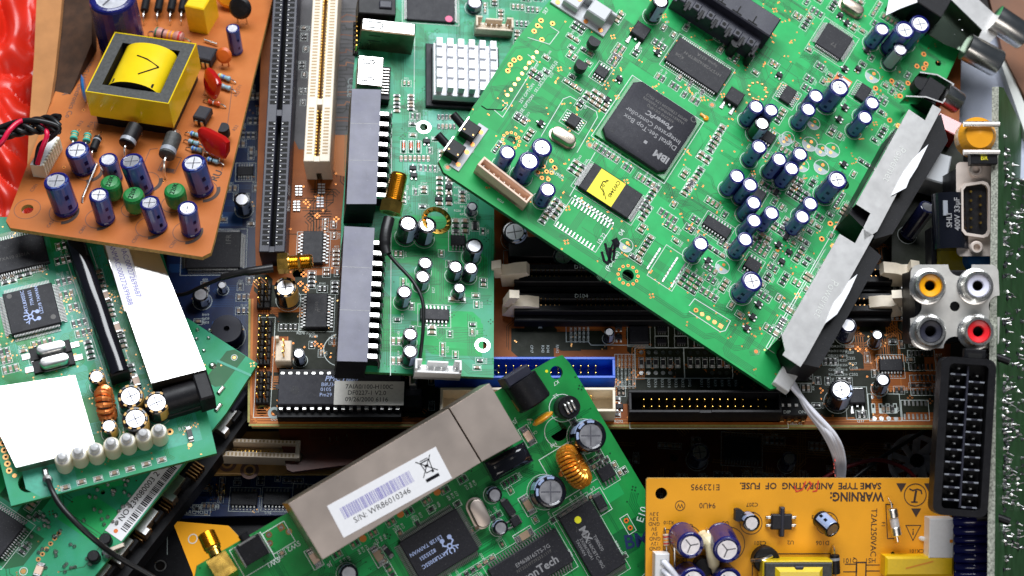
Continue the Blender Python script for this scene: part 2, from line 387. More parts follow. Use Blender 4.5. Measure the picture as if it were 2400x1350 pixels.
# ------------------------------------------------------------------ parts that sit on the boards
def bb(fr, x, y, w, d): fr.bb.append((x - w / 2, y - d / 2, x + w / 2, y + d / 2))
CAPK = {  # sleeve, stripe, lid lip
 'blue': ('blue_sleeve', 'blue_stripe'), 'black': ('black_sleeve', 'pale_stripe'), 'navy': ('navy_sleeve', 'grey_stripe'),
 'gold': ('black_sleeve', 'gold_stripe'), 'deepblue': ('blue_sleeve', 'blue_sleeve')}
def cap(fr, px, py, r, h, kind='blue', dx=0.0, dy=0.0, ang=None, name='electrolytic_capacitor', white=False):
    """px,py = where the centre of its lid shows; dx,dy = its foot is bent off by that much"""
    sl, st = CAPK[kind]; x, y = fr.L(px, py, h)
    fx, fy = x + dx, y + dy
    def body():
        m = MB(); m.lathe([(r * .80, 0), (r * .97, r * .08), (r, r * .2), (r, r * .34), (r * .94, r * .42), (r, r * .52), (r, h - r * .16), (r * .96, h - r * .05), (r * .90, h)],
                          [sl] * 8, 28, stripe=((4, 5, 6), 1, 8, st))
        m.lathe([(r * .90, h), (r * .80, h + r * .02), (r * .70, h - r * .04)], sl, 28)
        if kind in ('blue', 'black'):
            for k in range(2, 4):   # minus signs on the stripe
                a = 5 / 28 * 2 * math.pi
                for q in (.30, .62):
                    z = h * q; w = r * .16
                    c, s_ = math.cos(a), math.sin(a)
                    vs = [((r + .25) * c + t * -s_, (r + .25) * s_ + t * c, z + u) for t, u in ((-w, -r * .22), (w, -r * .22), (w, r * .22), (-w, r * .22))]
                    m.add(vs, [(0, 1, 2, 3)], sl)
        if kind == 'gold' or r > 26:
            for k in range(8 if kind == 'gold' else 3): m.ring(0, 0, h + .8, r * .77, r * .92, st, 5, k * .785 + .1, k * .785 + (.40 if kind == 'gold' else .62))
        return m.mesh('capacitor_sleeve')
    def lid():
        m = MB(); z = h - r * .05; m.lathe([(r * .71, h - r * .03), (r * .70, z), (0.01, z)], ['can_lid'] * 2, 28)
        L_ = r * .60
        if r < 22: return m.mesh('capacitor_lid')
        angs = (0, 90) if kind != 'deepblue' else (90, 210, 330)
        for a in angs:
            a = R(a + 20); c, s_ = math.cos(a), math.sin(a)
            m.line([(-L_ * c if kind != 'deepblue' else 0, -L_ * s_ if kind != 'deepblue' else 0), (L_ * c, L_ * s_)], r * .085, z + .3, 'groove')
        return m.mesh('capacitor_lid')
    me = cached(('cap', kind, r, h), body); ml = cached(('lid', kind == 'deepblue', r, h), lid)
    a = ang if ang is not None else R(-100)
    ax = Vector((x - fx, y - fy, h)).normalized()
    Q = Vector((0, 0, 1)).rotation_difference(ax).to_matrix().to_4x4()
    M = Matrix.Translation((fx, fy, .4)) @ Q @ Matrix.Rotation(a, 4, 'Z')
    o = link(fr, name, me, M=M); link(fr, 'lid', ml, parent=o)
    bb(fr, fx, fy, 2 * r + 2, 2 * r + 2); fr.silkcirc = getattr(fr, 'silkcirc', []); fr.silkcirc.append((fx, fy, r))
    return o
def gull(m, n, pitch, edge, pl, pw, zt, side=1, mt='lead'):
    """one row of gull wing pins along x at y = side*edge"""
    for i in range(n):
        x = (i - (n - 1) / 2) * pitch
        m.box(x, side * (edge + pl * .2), zt * .55, pw, pl * .5, zt * .14, mt)
        m.box(x, side * (edge + pl * .45), .3, pw, pl * .16, zt * .6, mt)
        m.box(x, side * (edge + pl * .74), .25, pw, pl * .56, zt * .14, mt)
def chip(fr, px, py, w, d, h=10, nx=0, ny=0, rot=0, name='integrated_circuit', mt='chip', pl=9, text=(), dots=(), bev=1.6, pitch=None, outline=True, pm='tin'):
    """flat package: nx pins on the two long (x) sides, ny on the others; text = (string, dx, dy, size, rot, ink[, bold])"""
    x, y = fr.L(px, py, h)
    def body():
        m = MB(); m.box(0, 0, 1.2, w, d, h - 1.2, mt, bev)
        for dx, dy, r, q in dots: m.disc(dx, dy, h + .12, r, q)
        return m.mesh(name)
    o = link(fr, name, cached(('chip', w, d, h, mt, tuple(dots)), body), x, y, 0, rot)
    def rows(n, span, edge, turn):
        def f():
            m = MB(); p = pitch or span / n
            m.T = Matrix.Rotation(turn, 4, 'Z'); gull(m, n, p, edge, pl, p * .42, h); return m.mesh('pin_row')
        return cached(('row', n, span, edge, turn, h, pl, pitch, pm), f)
    if nx:
        for t in (0, math.pi): link(fr, 'pin_row', rows(nx, w * .93, d / 2, t), parent=o)
    if ny:
        for t in (math.pi / 2, -math.pi / 2): link(fr, 'pin_row', rows(ny, d * .93, w / 2, t), parent=o)
    if text:
        m = MB()
        for t in text: m.text(t[0], t[1], t[2], t[3], h + .22, t[5], R(t[4]), t[6] if len(t) > 6 else 0.0)
        link(fr, 'lettering', m.mesh('chip_lettering'), parent=o)
    ew, ed = w + (2 * pl if ny else 2), d + (2 * pl if nx else 2)
    c, s_ = abs(math.cos(rot)), abs(math.sin(rot))
    bb(fr, x, y, ew * c + ed * s_ + 4, ew * s_ + ed * c + 4)
    if outline: fr.outl = getattr(fr, 'outl', []); fr.outl.append((x, y, ew * c + ed * s_ + 4, ew * s_ + ed * c + 4))
    return o
def smd_mesh(kind, w, d, h):
    def f():
        m = MB(); b = {'res': 'smd_res', 'cap': 'smd_cap', 'dark': 'chip', 'blush': 'blush'}[kind]
        m.box(0, 0, .4, w * .62, d * .92, h * .9, b, .3)
        for s_ in (-1, 1):
            m.box(s_ * w * .39, 0, .3, w * .20, d * .96, h, 'solder', min(h * .3, 1))
            m.box(s_ * w * .54, 0, .2, w * .16, d * .9, h * .35, 'solder', .4)
        return m.mesh('smd_' + kind)
    return cached(('smd', kind, w, d, h), f)
def smd(fr, x, y, w=13, d=8, h=4, rot=0, kind=None):
    kind = kind or ('res' if random.random() < .5 else 'cap')
    fr.smds.append((x, y, w, d, h, rot, kind)); bb(fr, x, y, *( (w + 3, d + 3) if abs(math.cos(rot)) > .5 else (d + 3, w + 3)))
def group(fr, px, py, nx, ny, w=13, d=8, rot=0, pitch=None, kind=None, silk='silk'):
    """nx by ny parts, rot 0 = bodies along x"""
    x, y = fr.L(px, py); a, b = (w, d) if rot == 0 else (d, w)
    ax, ay = a + 4.5, b + 4.5
    for i in range(nx):
        for j in range(ny):
            smd(fr, x + (i - (nx - 1) / 2) * ax, y + (j - (ny - 1) / 2) * ay, w, d, 4, 0 if rot == 0 else math.pi / 2, kind)
    fr.deco.rect(x, y, nx * ax + 1, ny * ay + 1, .9, .45, silk)
    for i in range(nx):
        if random.random() < .6: fr.deco.text(random.choice('RC') + str(random.randint(10, 320)), x + (i - (nx - 1) / 2) * ax, y + ny * ay / 2 + 8, 7.5, .45, silk, math.pi / 2)
def hit(fr, x, y, w, d):
    for a in fr.bb:
        if x - w / 2 < a[2] and x + w / 2 > a[0] and y - d / 2 < a[3] and y + d / 2 > a[1]: return True
    return False
def inpoly(x, y, P):
    c = False; n = len(P)
    for i in range(n):
        x1, y1 = P[i]; x2, y2 = P[(i + 1) % n]
        if (y1 > y) != (y2 > y) and x < (x2 - x1) * (y - y1) / (y2 - y1) + x1: c = not c
    return c
def scatter(fr, pxpoly, n, w=12, d=7, silk='silk', lab=.6, maxn=4, seed=1):
    """rows of small chips wherever the board is still free"""
    rnd = random.Random(seed); P = [fr.L(*p) for p in pxpoly]
    xs = [p[0] for p in P]; ys = [p[1] for p in P]
    for _ in range(n):
        x = rnd.uniform(min(xs), max(xs)); y = rnd.uniform(min(ys), max(ys)); k = rnd.randint(1, maxn); rt = rnd.random() < .5
        run = rnd.random() < .75
        ax, ay = ((w + 4, d + 4) if not rt else (d + 4, w + 4))
        kx, ky = (k, 1) if (rt == run) else (1, k)
        W_, D_ = kx * ax + 3, ky * ay + 3
        if not all(inpoly(x + a * W_ / 2, y + b * D_ / 2, P) for a in (-1, 1) for b in (-1, 1)) or hit(fr, x, y, W_ + 2, D_ + 2): continue
        kd = rnd.choice([None, 'res', 'cap'])
        for i in range(kx):
            for j in range(ky): smd(fr, x + (i - (kx - 1) / 2) * ax, y + (j - (ky - 1) / 2) * ay, w, d, 3.6, math.pi / 2 if rt else 0, kd)
        if silk:
            fr.deco.rect(x, y, W_, D_, .8, .45, silk)
            if rnd.random() < lab:
                s_ = rnd.choice('RRCCLQD') + str(rnd.randint(1, 399))
                if rnd.random() < .5: fr.deco.text(s_, x, y + D_ / 2 + 5, 7, .45, silk)
                else: fr.deco.text(s_, x + W_ / 2 + 5, y, 7, .45, silk, math.pi / 2)
        fr.bb.append((x - W_ / 2, y - D_ / 2, x + W_ / 2, y + D_ / 2))
def flush_smds(fr):
    s_ = sorted(fr.smds, key=lambda q: -q[2] * q[3]); rest = MB()
    for i, (x, y, w, d, h, rot, kind) in enumerate(s_):
        if i < 96:
            link(fr, {'res': 'chip_resistor', 'cap': 'chip_capacitor', 'dark': 'small_transistor', 'blush': 'chip_capacitor'}[kind], smd_mesh(kind, w, d, h), x, y, .2, rot)
        else:
            rest.T = Matrix.Translation((x, y, .2)) @ Matrix.Rotation(rot, 4, 'Z')
            b = {'res': 'smd_res', 'cap': 'smd_cap', 'dark': 'chip', 'blush': 'blush'}[kind]
            rest.box(0, 0, .4, w * .62, d * .92, h * .9, b)
            for q in (-1, 1): rest.box(q * w * .42, 0, .3, w * .26, d * .96, h, 'solder', min(h * .3, 1))
    if rest.v: tag(link(fr, 'small_surface_parts', rest.mesh('small_surface_parts')), kind='stuff')
def board(fr, pxpoly, mask, edge, th=11, holes=(), pads=None, name='circuit_board', poly=None):
    """holes (px,py,r[,style])"""
    P = poly or [fr.L(*p) for p in pxpoly]; fr.poly = P; m = MB()
    H = []
    for h in holes:
        x, y = fr.L(h[0], h[1]); H.append(circ(x, y, h[2])); bb(fr, x, y, 2.6 * h[2], 2.6 * h[2])
        st = h[3] if len(h) > 3 else None
        if st == 'beads':
            for i in range(12):
                a = i * math.pi / 6
                m.ring(x + h[2] * 1.65 * math.cos(a), y + h[2] * 1.65 * math.sin(a), .3, 1.3, 3.6, 'copper_pad', 10)
                m.disc(x + h[2] * 1.65 * math.cos(a), y + h[2] * 1.65 * math.sin(a), .35, 1.8, 'dark', 8)
        elif st == 'goldbeads':
            for i in range(12):
                a = i * math.pi / 6; m.cyl(x + h[2] * 1.55 * math.cos(a), y + h[2] * 1.55 * math.sin(a), .1, 4, 1.2, 'gold_pad', 10, r2=2)
        elif st == 'tin':
            m.ring(x, y, .3, h[2], h[2] * 1.7, 'tin')
            for i in range(8): m.disc(x + h[2] * 1.4 * math.cos(i * .785), y + h[2] * 1.4 * math.sin(i * .785), .5, 1.8, 'dark', 8)
        elif st == 'silk': m.ring(x, y, .3, h[2] * 1.55, h[2] * 1.55 + 1.5, 'silk', 28)
        elif st == 'brown': m.ring(x, y, .3, h[2] * 2.1, h[2] * 2.1 + 1.2, 'silk_brown', 32)
    m.prism(P, -th, 0, edge, mask, edge, H, edge)
    fr.deco = MB(); fr.pcb = m; fr.mask = mask
    return m
def finish_board(fr, name='circuit_board', silk='silk', circles=True, outlines=True):
    d = fr.deco
    if circles:
        for x, y, r in getattr(fr, 'silkcirc', []): d.ring(x, y, .45, r + 2, r + 3.2, silk, 24)
    if outlines:
        for x, y, w, h in getattr(fr, 'outl', []): d.rect(x, y, w + 3, h + 3, 1.0, .45, silk)
    link(fr, name, fr.pcb.mesh(name, smooth=False))
    if d.v: link(fr, 'printed_markings', d.mesh('printed_markings', smooth=False))
    flush_smds(fr)
def traces(fr, n, mt, w=1.3, pitch=3.4, seed=3, maxk=7, seg=(40, 170), via='gold_pad', region=None, z=.16, vias=True):
    rnd = random.Random(seed); P = [fr.L(*p) for p in region] if region else fr.poly
    xs = [p[0] for p in P]; ys = [p[1] for p in P]; m = fr.pcb
    for _ in range(n):
        x = rnd.uniform(min(xs), max(xs)); y = rnd.uniform(min(ys), max(ys)); a = rnd.choice([0, 90, 180, 270]); k = rnd.randint(1, maxk)
        pts = [Vector((x, y))]
        for j in range(rnd.randint(2, 5)):
            l = rnd.uniform(*seg) * (.4 if j % 2 else 1); pts.append(pts[-1] + Vector((math.cos(R(a)), math.sin(R(a)))) * l); a += rnd.choice([-45, 45])
        if not all(inpoly(p.x, p.y, P) for p in pts): continue
        for i in range(k):
            off = (i - (k - 1) / 2) * pitch; q = []
            for j, p in enumerate(pts):
                d1 = (pts[j] - pts[j - 1]).normalized() if j else (pts[1] - pts[0]).normalized()
                d2 = (pts[j + 1] - pts[j]).normalized() if j < len(pts) - 1 else d1
                t = (d1 + d2).normalized(); nn = Vector((-t.y, t.x)); q.append(p + nn * off / max(.5, nn.dot(Vector((-d1.y, d1.x)))))
            e = rnd.uniform(0, 16); d0 = (q[0] - q[1]).normalized(); q[0] = q[0] + d0 * e
            m.line(q, w, z, mt)
            if vias and via:
                for p in (q[0], q[-1]):
                    if inpoly(p.x, p.y, P) and rnd.random() < .45: m.disc(p.x, p.y, z + .08, 1.9, via, 8); m.disc(p.x, p.y, z + .14, .9, 'dark', 6)
def pours(fr, n, mt, seed=5, size=(40, 160), z=.1, region=None):
    rnd = random.Random(seed); P = [fr.L(*p) for p in region] if region else fr.poly
    xs = [p[0] for p in P]; ys = [p[1] for p in P]
    for _ in range(n):
        x = rnd.uniform(min(xs), max(xs)); y = rnd.uniform(min(ys), max(ys)); w = rnd.uniform(*size); d = rnd.uniform(*size) * .7; c = min(w, d) * .3
        q = [(x - w / 2 + c, y - d / 2), (x + w / 2, y - d / 2), (x + w / 2, y + d / 2 - c), (x + w / 2 - c, y + d / 2), (x - w / 2, y + d / 2), (x - w / 2, y - d / 2 + c)]
        if all(inpoly(a, b, P) for a, b in q): z += .003; fr.pcb.add([(a, b, z) for a, b in q], [tuple(range(6))], mt)
def viadots(fr, n, seed=9, region=None, mt='gold_pad', r=2.0):
    rnd = random.Random(seed); P = [fr.L(*p) for p in region] if region else fr.poly
    xs = [p[0] for p in P]; ys = [p[1] for p in P]
    for _ in range(n):
        x = rnd.uniform(min(xs), max(xs)); y = rnd.uniform(min(ys), max(ys)); k = rnd.random() < .3
        for ax, ay in (((-5, 0), (5, 0), (0, 5), (0, -5)) if k else ((0, 0),)):
            if inpoly(x + ax, y + ay, P): fr.pcb.disc(x + ax, y + ay, .34, r, mt, 8); fr.pcb.disc(x + ax, y + ay, .4, r * .5, 'dark', 6)
def pad(fr, px, py, r=5, mt='gold_pad', hole=True, sq=False):
    x, y = fr.L(px, py)
    if sq: fr.pcb.quad(x, y, 2 * r, 2 * r, .36, mt)
    else: fr.pcb.disc(x, y, .36, r, mt, 14)
    if hole: fr.pcb.disc(x, y, .46, r * .45, 'dark', 10)
    bb(fr, x, y, 2 * r, 2 * r)
def emptycap(fr, px, py, r=16, silk='silk_grey'):
    """printed ring of a capacitor that was never fitted"""
    x, y = fr.L(px, py); d = fr.deco
    d.ring(x, y, .45, r, r + 1.2, 'silk', 28)
    d.add([(x + r * math.cos(R(a)), y + r * math.sin(R(a)), .42) for a in range(180, 361, 15)], [tuple(range(13))], silk)
    fr.pcb.disc(x, y + r * .42, .6, r * .24, 'copper_pad', 12); fr.pcb.disc(x, y - r * .42, .6, r * .24, 'gold_pad', 12)
    bb(fr, x, y, 2 * r, 2 * r)
def xtal(fr, px, py, L_=62, w=28, h=24, rot=0, text=None, mt='nickel'):
    x, y = fr.L(px, py, h)
    def stad(a, b, z): return [(p[0], p[1], z) for p in rrect(-a / 2, -b / 2, a / 2, b / 2, b / 2 - .1, 7)]
    def f():
        m = MB(); n = 32
        rs = [(L_ + 7, w + 7, .5), (L_ + 7, w + 7, 3), (L_, w, 3.5), (L_, w, h - 4), (L_ - 3, w - 3, h - 1), (L_ - 8, w - 8, h)]
        vs = []; 
        for a in rs: vs += stad(*a)
        n = len(vs) // len(rs); m.add(vs, [(j * n + i, j * n + (i + 1) % n, (j + 1) * n + (i + 1) % n, (j + 1) * n + i) for j in range(len(rs) - 1) for i in range(n)] + [tuple((len(rs) - 1) * n + i for i in range(n))], mt)
        if text: m.text(text, 0, 0, w * .42, h + .2, 'ink_dim')
        return m.mesh('crystal')
    o = link(fr, 'quartz_crystal', cached(('xt', L_, w, h, text, mt), f), x, y, 0, rot); bb(fr, x, y, L_ if abs(math.cos(rot)) > .5 else w, w if abs(math.cos(rot)) > .5 else L_); return o
def header(fr, px, py, w, d, h, nx, ny, pitch, wall='black', pin='gold', t=5, name='pin_header', open_=True, rot=0, skip=(), notch=True, base=None, pinh=None, pr=1.6):
    """shrouded (open_) or bare pin header; px,py at the middle of its rim"""
    x, y = fr.L(px, py, h)
    def f():
        m = MB()
        if open_:
            m.box(0, 0, .5, w, d, h * .12, base or wall)
            for a, b, c_, e in ((0, d / 2 - t / 2, w, t), (-w / 2 + t / 2, 0, t, d - 2 * t), (w / 2 - t / 2, 0, t, d - 2 * t)): m.box(a, b, .5, c_, e, h - .5, wall, .8)
            if notch and w > 100:
                g = 26; wl = (w - g) / 2
                for s_ in (-1, 1): m.box(s_ * (g / 2 + wl / 2), -d / 2 + t / 2, .5, wl, t, h - .5, wall, .8)
                m.box(0, -d / 2 + t / 2, .5, g, t, h * .96 - .5, wall)
            else: m.box(0, -d / 2 + t / 2, .5, w, t, h - .5, wall, .8)
        else:
            for i in range(nx):
                for j in range(ny): m.box((i - (nx - 1) / 2) * pitch, (j - (ny - 1) / 2) * pitch, .5, pitch * .93, pitch * .93, h, wall, 2)
        return m.mesh(name)
    o = link(fr, name, cached(('hd', w, d, h, nx, ny, wall, open_, t), f), x, y, 0, rot)
    ph = pinh or h * .8
    def pinm():
        m = MB(); m.box(0, 0, h * .1, 2 * pr, 2 * pr, ph - h * .1, pin, pr * .5); return m.mesh('pin')
    pm = cached(('pin', h, ph, pin, pr), pinm)
    for i in range(nx):
        for j in range(ny):
            if (i, j) in skip: continue
            link(fr, 'pin', pm, parent=o, M=Matrix.Translation(((i - (nx - 1) / 2) * pitch, (j - (ny - 1) / 2) * pitch, 0)))
    c, s_ = abs(math.cos(rot)), abs(math.sin(rot)); bb(fr, x, y, w * c + d * s_, w * s_ + d * c)
    return o
def axial(fr, p0, p1, h, r, mt, bands=(), lead=22, name='axial_resistor', shape='cyl', leadmt='tin', down=True, h1=None):
    """body between two seen points at height h over the board; bands = (t, width, mat)"""
    h1 = h if h1 is None else h1
    a = Vector((*fr.L(*p0, h), h)); b = Vector((*fr.L(*p1, h1), h1)); d = (b - a).normalized(); L_ = (b - a).length
    m = MB(); q = Vector((1, 0, 0)).rotation_difference(d).to_matrix().to_4x4()
    m.T = q
    if shape == 'dog': rr = [(0, r * .5), (L_ * .03, r * .95), (L_ * .10, r * 1.12), (L_ * .24, r * 1.12), (L_ * .30, r * .92), (L_ * .70, r * .92), (L_ * .76, r * 1.12), (L_ * .90, r * 1.12), (L_ * .97, r * .95), (L_, r * .5)]
    else: rr = [(0, r * .85), (L_ * .03, r), (L_ * .97, r), (L_, r * .85)]
    m.tube([(x_, 0, 0) for x_, _ in rr], r, mt, 16, True, [z for _, z in rr])
    for t, w, q_ in bands: m.tube([(L_ * t, 0, 0), (L_ * t + w, 0, 0)], r * 1.13 if (shape == 'dog' and (t < .26 or t > .72)) else r * 1.03 if shape != 'dog' else r * .97, q_, 16, False)
    o = link(fr, name, m.mesh(name), M=Matrix.Translation(a))
    m = MB()
    if lead:
        for e, s_, hh in ((Vector((0, 0, 0)), -1, h), (b - a, 1, h1)):
            u = e + d * lead * s_ * .55; v = e + d * lead * s_; v2 = Vector((v.x, v.y, -hh - a.z + h if False else -a.z))
            m.tube(smoothpath([e, u, Vector((v.x, v.y, u.z * .5 + v2.z * .5 if down else v.z)), v2], 3), max(1.6, r * .16), leadmt, 6)
        link(fr, 'lead', m.mesh('lead'), parent=o)
    bb(fr, (a.x + b.x) / 2, (a.y + b.y) / 2, abs(b.x - a.x) + 2 * r, abs(b.y - a.y) + 2 * r)
    return o
def sot(fr, px, py, rot=0, s=1.0):
    def f():
        m = MB(); m.box(0, 0, 1, 16 * s, 11 * s, 6, 'chip', 1)
        for x_, y_ in ((-5 * s, -8 * s), (5 * s, -8 * s), (0, 8 * s)): m.box(x_, y_, .3, 5 * s, 7 * s, 2.6, 'solder', .8)
        return m.mesh('small_transistor')
    x, y = fr.L(px, py, 5); bb(fr, x, y, 20 * s, 24 * s); return link(fr, 'small_transistor', cached(('sot', s), f), x, y, .2, rot)
def dpak(fr, px, py, rot=0, s=1.0):
    def f():
        m = MB(); m.box(0, 0, 1, 38 * s, 38 * s, 14 * s, 'chip', 2); m.box(0, 20 * s, 1, 34 * s, 10 * s, 3, 'solder', 1)
        for x_ in (-13, 13): m.box(x_ * s, -27 * s, 1, 6 * s, 18 * s, 3, 'solder', 1); m.box(x_ * s, -36 * s, .3, 9 * s, 12 * s, 2.5, 'solder', 1)
        m.box(0, -22 * s, 3, 5 * s, 7 * s, 3, 'solder'); return m.mesh('power_transistor')
    x, y = fr.L(px, py, 12); bb(fr, x, y, 60 * s, 60 * s); return link(fr, 'power_transistor', cached(('dpak', s), f), x, y, .2, rot)
def to92(fr, px, py, h=34, r=13, rot=0, name='transistor'):
    x, y = fr.L(px, py, h)
    def f():
        m = MB(); P = [(r * math.cos(R(a)), r * math.sin(R(a))) for a in range(-30, 211, 20)]; m.prism(P, h * .35, h, 'chip', 'chip')
        for k in (-1, 0, 1): m.box(k * 7, 0, 0, 2.6, 2.6, h * .36, 'tin')
        return m.mesh('transistor')
    bb(fr, x, y, 28, 28); return link(fr, name, cached(('to92', h, r), f), x, y, .2, rot)
def padrow(fr, px, py, n, pitch, w, d, rot=0, mt='solder', name=None):
    """bare solder pads of a chip that was never fitted"""
    x, y = fr.L(px, py); c, s_ = math.cos(rot), math.sin(rot)
    for i in range(n):
        t = (i - (n - 1) / 2) * pitch; m = fr.pcb; m.T = Matrix.Translation((x + t * c, y + t * s_, 0)) @ Matrix.Rotation(rot, 4, 'Z'); m.box(0, 0, .2, w, d, 1.2, mt, .5); m.T = Matrix.Identity(4)
    L_ = n * pitch; bb(fr, x, y, L_ * abs(c) + d * abs(s_), L_ * abs(s_) + d * abs(c))
def extr(fr, name, pts, z0, z1, side, top, hole=(), atop=True, parent=None):
    """prism whose top outline is seen at the given photo points"""
    P = [fr.L(p[0], p[1], z1 if atop else z0) for p in pts]
    m = MB(); H = [[fr.L(p[0], p[1], z1) for p in h] for h in hole]; m.prism(P, z0, z1, side, top, side, H); 
    xs = [p[0] for p in P]; ys = [p[1] for p in P]; fr.bb.append((min(xs), min(ys), max(xs), max(ys)))
    return link(fr, name, m.mesh(name, smooth=False))
def inductor(fr, px, py, r=24, h=60, text='220K', mt='green_dome'):
    x, y = fr.L(px, py, h)
    def f():
        m = MB(); m.lathe([(r * .3, h * .10), (r * .8, h * .22), (r * .97, h * .36), (r, h * .5), (r, h * .82), (r * .93, h * .92), (r * .7, h * .985), (r * .3, h), (.01, h)], mt, 24)
        m.text(text, 0, 0, r * .62, h + .4, 'ink_black', math.pi / 2, 0.01)
        for q in (-1, 1): m.tube([(q * r * .3, 0, h * .2), (q * r * .3, 0, -2)], 1.6, 'tin', 6)
        return m.mesh('inductor')
    bb(fr, x, y, 2 * r, 2 * r); return link(fr, 'radial_inductor', cached(('ind', r, h, text), f), x, y, 0, 0)
def toroid(fr, px, py, Rm, r, tilt, rot, turns, mt, h, gap=0.12):
    """copper wound ring standing or leaning on the board"""
    x, y = fr.L(px, py, h); m = MB(); n = 40
    ax = [];
    for i in range(n + 1):
        a = 2 * math.pi * i / n; ax.append((Rm * math.cos(a), Rm * math.sin(a), 0))
    m.tube(ax, r * .8, 'ferrite', 8, False)
    for k in range(turns):
        a = 2 * math.pi * (k / turns * (1 - gap)); c, s_ = math.cos(a), math.sin(a); loop = []
        for j in range(13):
            b = 2 * math.pi * j / 12 * 1.0; rr = r * 1.02; a2 = a + j / 12 * 2 * math.pi / turns * (1 - gap)
            sq = max(abs(math.cos(b)), abs(math.sin(b))) ** .5
            loop.append(((Rm + rr / sq * .9 * math.cos(b)) * math.cos(a2), (Rm + rr / sq * .9 * math.cos(b)) * math.sin(a2), rr / sq * 1.0 * math.sin(b)))
        m.tube(loop, math.pi * (Rm) / turns * 1.12 * (1 - gap), mt, 6, False)
    M = Matrix.Translation((x, y, h)) @ Matrix.Rotation(rot, 4, 'Z') @ Matrix.Rotation(tilt, 4, 'X')
    bb(fr, x, y, 2 * Rm, 2 * Rm)
    return link(fr, 'copper_choke', m.mesh('copper_choke'), M=M)
# ================================================================== the tray and everything deep in the pile
fl = MB(); fl.box(0, 0, -420, 6000, 5000, 10, 'floor_dark')
o = bpy.data.objects.new('floor', fl.mesh('floor', False)); COL.objects.link(o); tag(o, kind='structure')

def simple(name, label, cat, mb, group=None, smooth=True, loc=None):
    me = mb.mesh(name, smooth); o = bpy.data.objects.new(name, me); COL.objects.link(o)
    if loc is not None:
        l = Vector(loc) * S
        for v in me.vertices: v.co -= l
        o.location = l
    tag(o, label, cat, group); return o
def Wd(px, py, z):   # world point seen at a pixel, at height z
    d = ray(px, py); return CPOS + d * ((z - CPOS.z) / d.z)
FLAT = Frame(1200, 675, 0, 0, 0, (100, 0), n=(0, 0, 1))

# dark grey flat case under the lower left corner
f = Frame(360, 1280, -230, 0, .42, (100, 0)); thing('case_panel', f, 'black flat metal case panel deep under the lower left boards', 'case panel')
m = MB(); m.prism([f.L(*p) for p in [(200, 1120), (700, 1190), (760, 1420), (150, 1420)]], -14, 0, 'black', 'black', holes=[circ(*f.L(376, 1326), 11)])
x, y = f.L(376, 1326); m.ring(x, y, .4, 11, 14, 'tin'); m.line([f.L(318, 1290), f.L(318, 1420)], 1.5, .3, 'silk_grey'); m.line([f.L(392, 1240), f.L(392, 1300)], 1.5, .3, 'silk_grey')
link(f, 'panel', m.mesh('panel'))

# blue mother board far down (CLRCMOS)
f = Frame(560, 1150, -200, 0, .42, (100, 3)); thing('blue_board', f, 'dark blue circuit board with CLRCMOS jumpers, deep below the tan board', 'circuit board')
board(f, [(395, 1000), (1250, 1000), (1250, 1190), (720, 1206), (425, 1212)], 'blue_mask', 'blue_mask')
traces(f, 60, 'blue_trace', 1.5, 4, 4, 5, (20, 80))
for px, py in ((572, 1168), (648, 1168), (720, 1160)): chip(f, px, py, 62, 34, 9, nx=7, text=())
for i in range(3):
    for j in range(2): x, y = f.L(491 + i * 17, 1137 + j * 14, 30); m = cached('bp', lambda: (lambda q: (q.box(0, 0, 0, 3.2, 3.2, 34, 'gold'), q)[1].mesh('pin'))(MB())); link(f, 'pin', m, x, y, 0)
f.deco.text('CLRCMOS1', *f.L(458, 1188), 12, .5, 'silk'); f.deco.text('CLRCMOS2', *f.L(458, 1201), 12, .5, 'silk'); f.deco.rect(*f.L(458, 1195), 70, 26, 1, .5, 'silk'); f.deco.text('IR1', *f.L(508, 1188), 12, .5, 'silk')
f.deco.text('U16', *f.L(628, 1202), 9, .5, 'silk')
scatter(f, [(430, 1110), (800, 1100), (800, 1195), (430, 1205)], 160, 11, 6, seed=8); finish_board(f)

# tan board with two white slots
f = Frame(560, 1060, -130, 0, .42, (100, 3)); thing('tan_board', f, 'tan circuit board carrying white card slots below the dark red board', 'circuit board')
board(f, [(400, 1012), (900, 1010), (900, 1110), (440, 1112)], 'tan_mask', 'board_edge_tan')
for px, py in ((560, 1041),):
    x, y = f.L(px, py, 50)
    m = MB(); m.box(0, 9, 0, 270, 9, 50, 'cream', 1); m.box(0, -24, 0, 270, 13, 50, 'cream', 1); m.box(0, -8, 0, 270, 22, 18, 'ivory_dark'); m.box(-136, -8, 0, 10, 44, 50, 'cream', 1); m.box(136, -8, 0, 10, 44, 50, 'cream', 1)
    for i in range(30):
        m.box(-128 + i * 8.8, 9, 49, 4.2, 6, 1.4, 'ivory_dark'); m.box(-128 + i * 8.8, -24, 49, 4.2, 8, 1.4, 'ivory_dark'); m.box(-128 + i * 8.8, -8, 16, 2.4, 4, 12, 'gold')
    link(f, 'card_slot', m.mesh('card_slot'), x, y)
for px, py in ((533, 1085), (585, 1102)):
    x, y = f.L(px, py); f.pcb.ring(x, y, .4, 14, 22, 'silk_brown'); f.pcb.disc(x, y, .4, 9, 'silk_black')
finish_board(f)

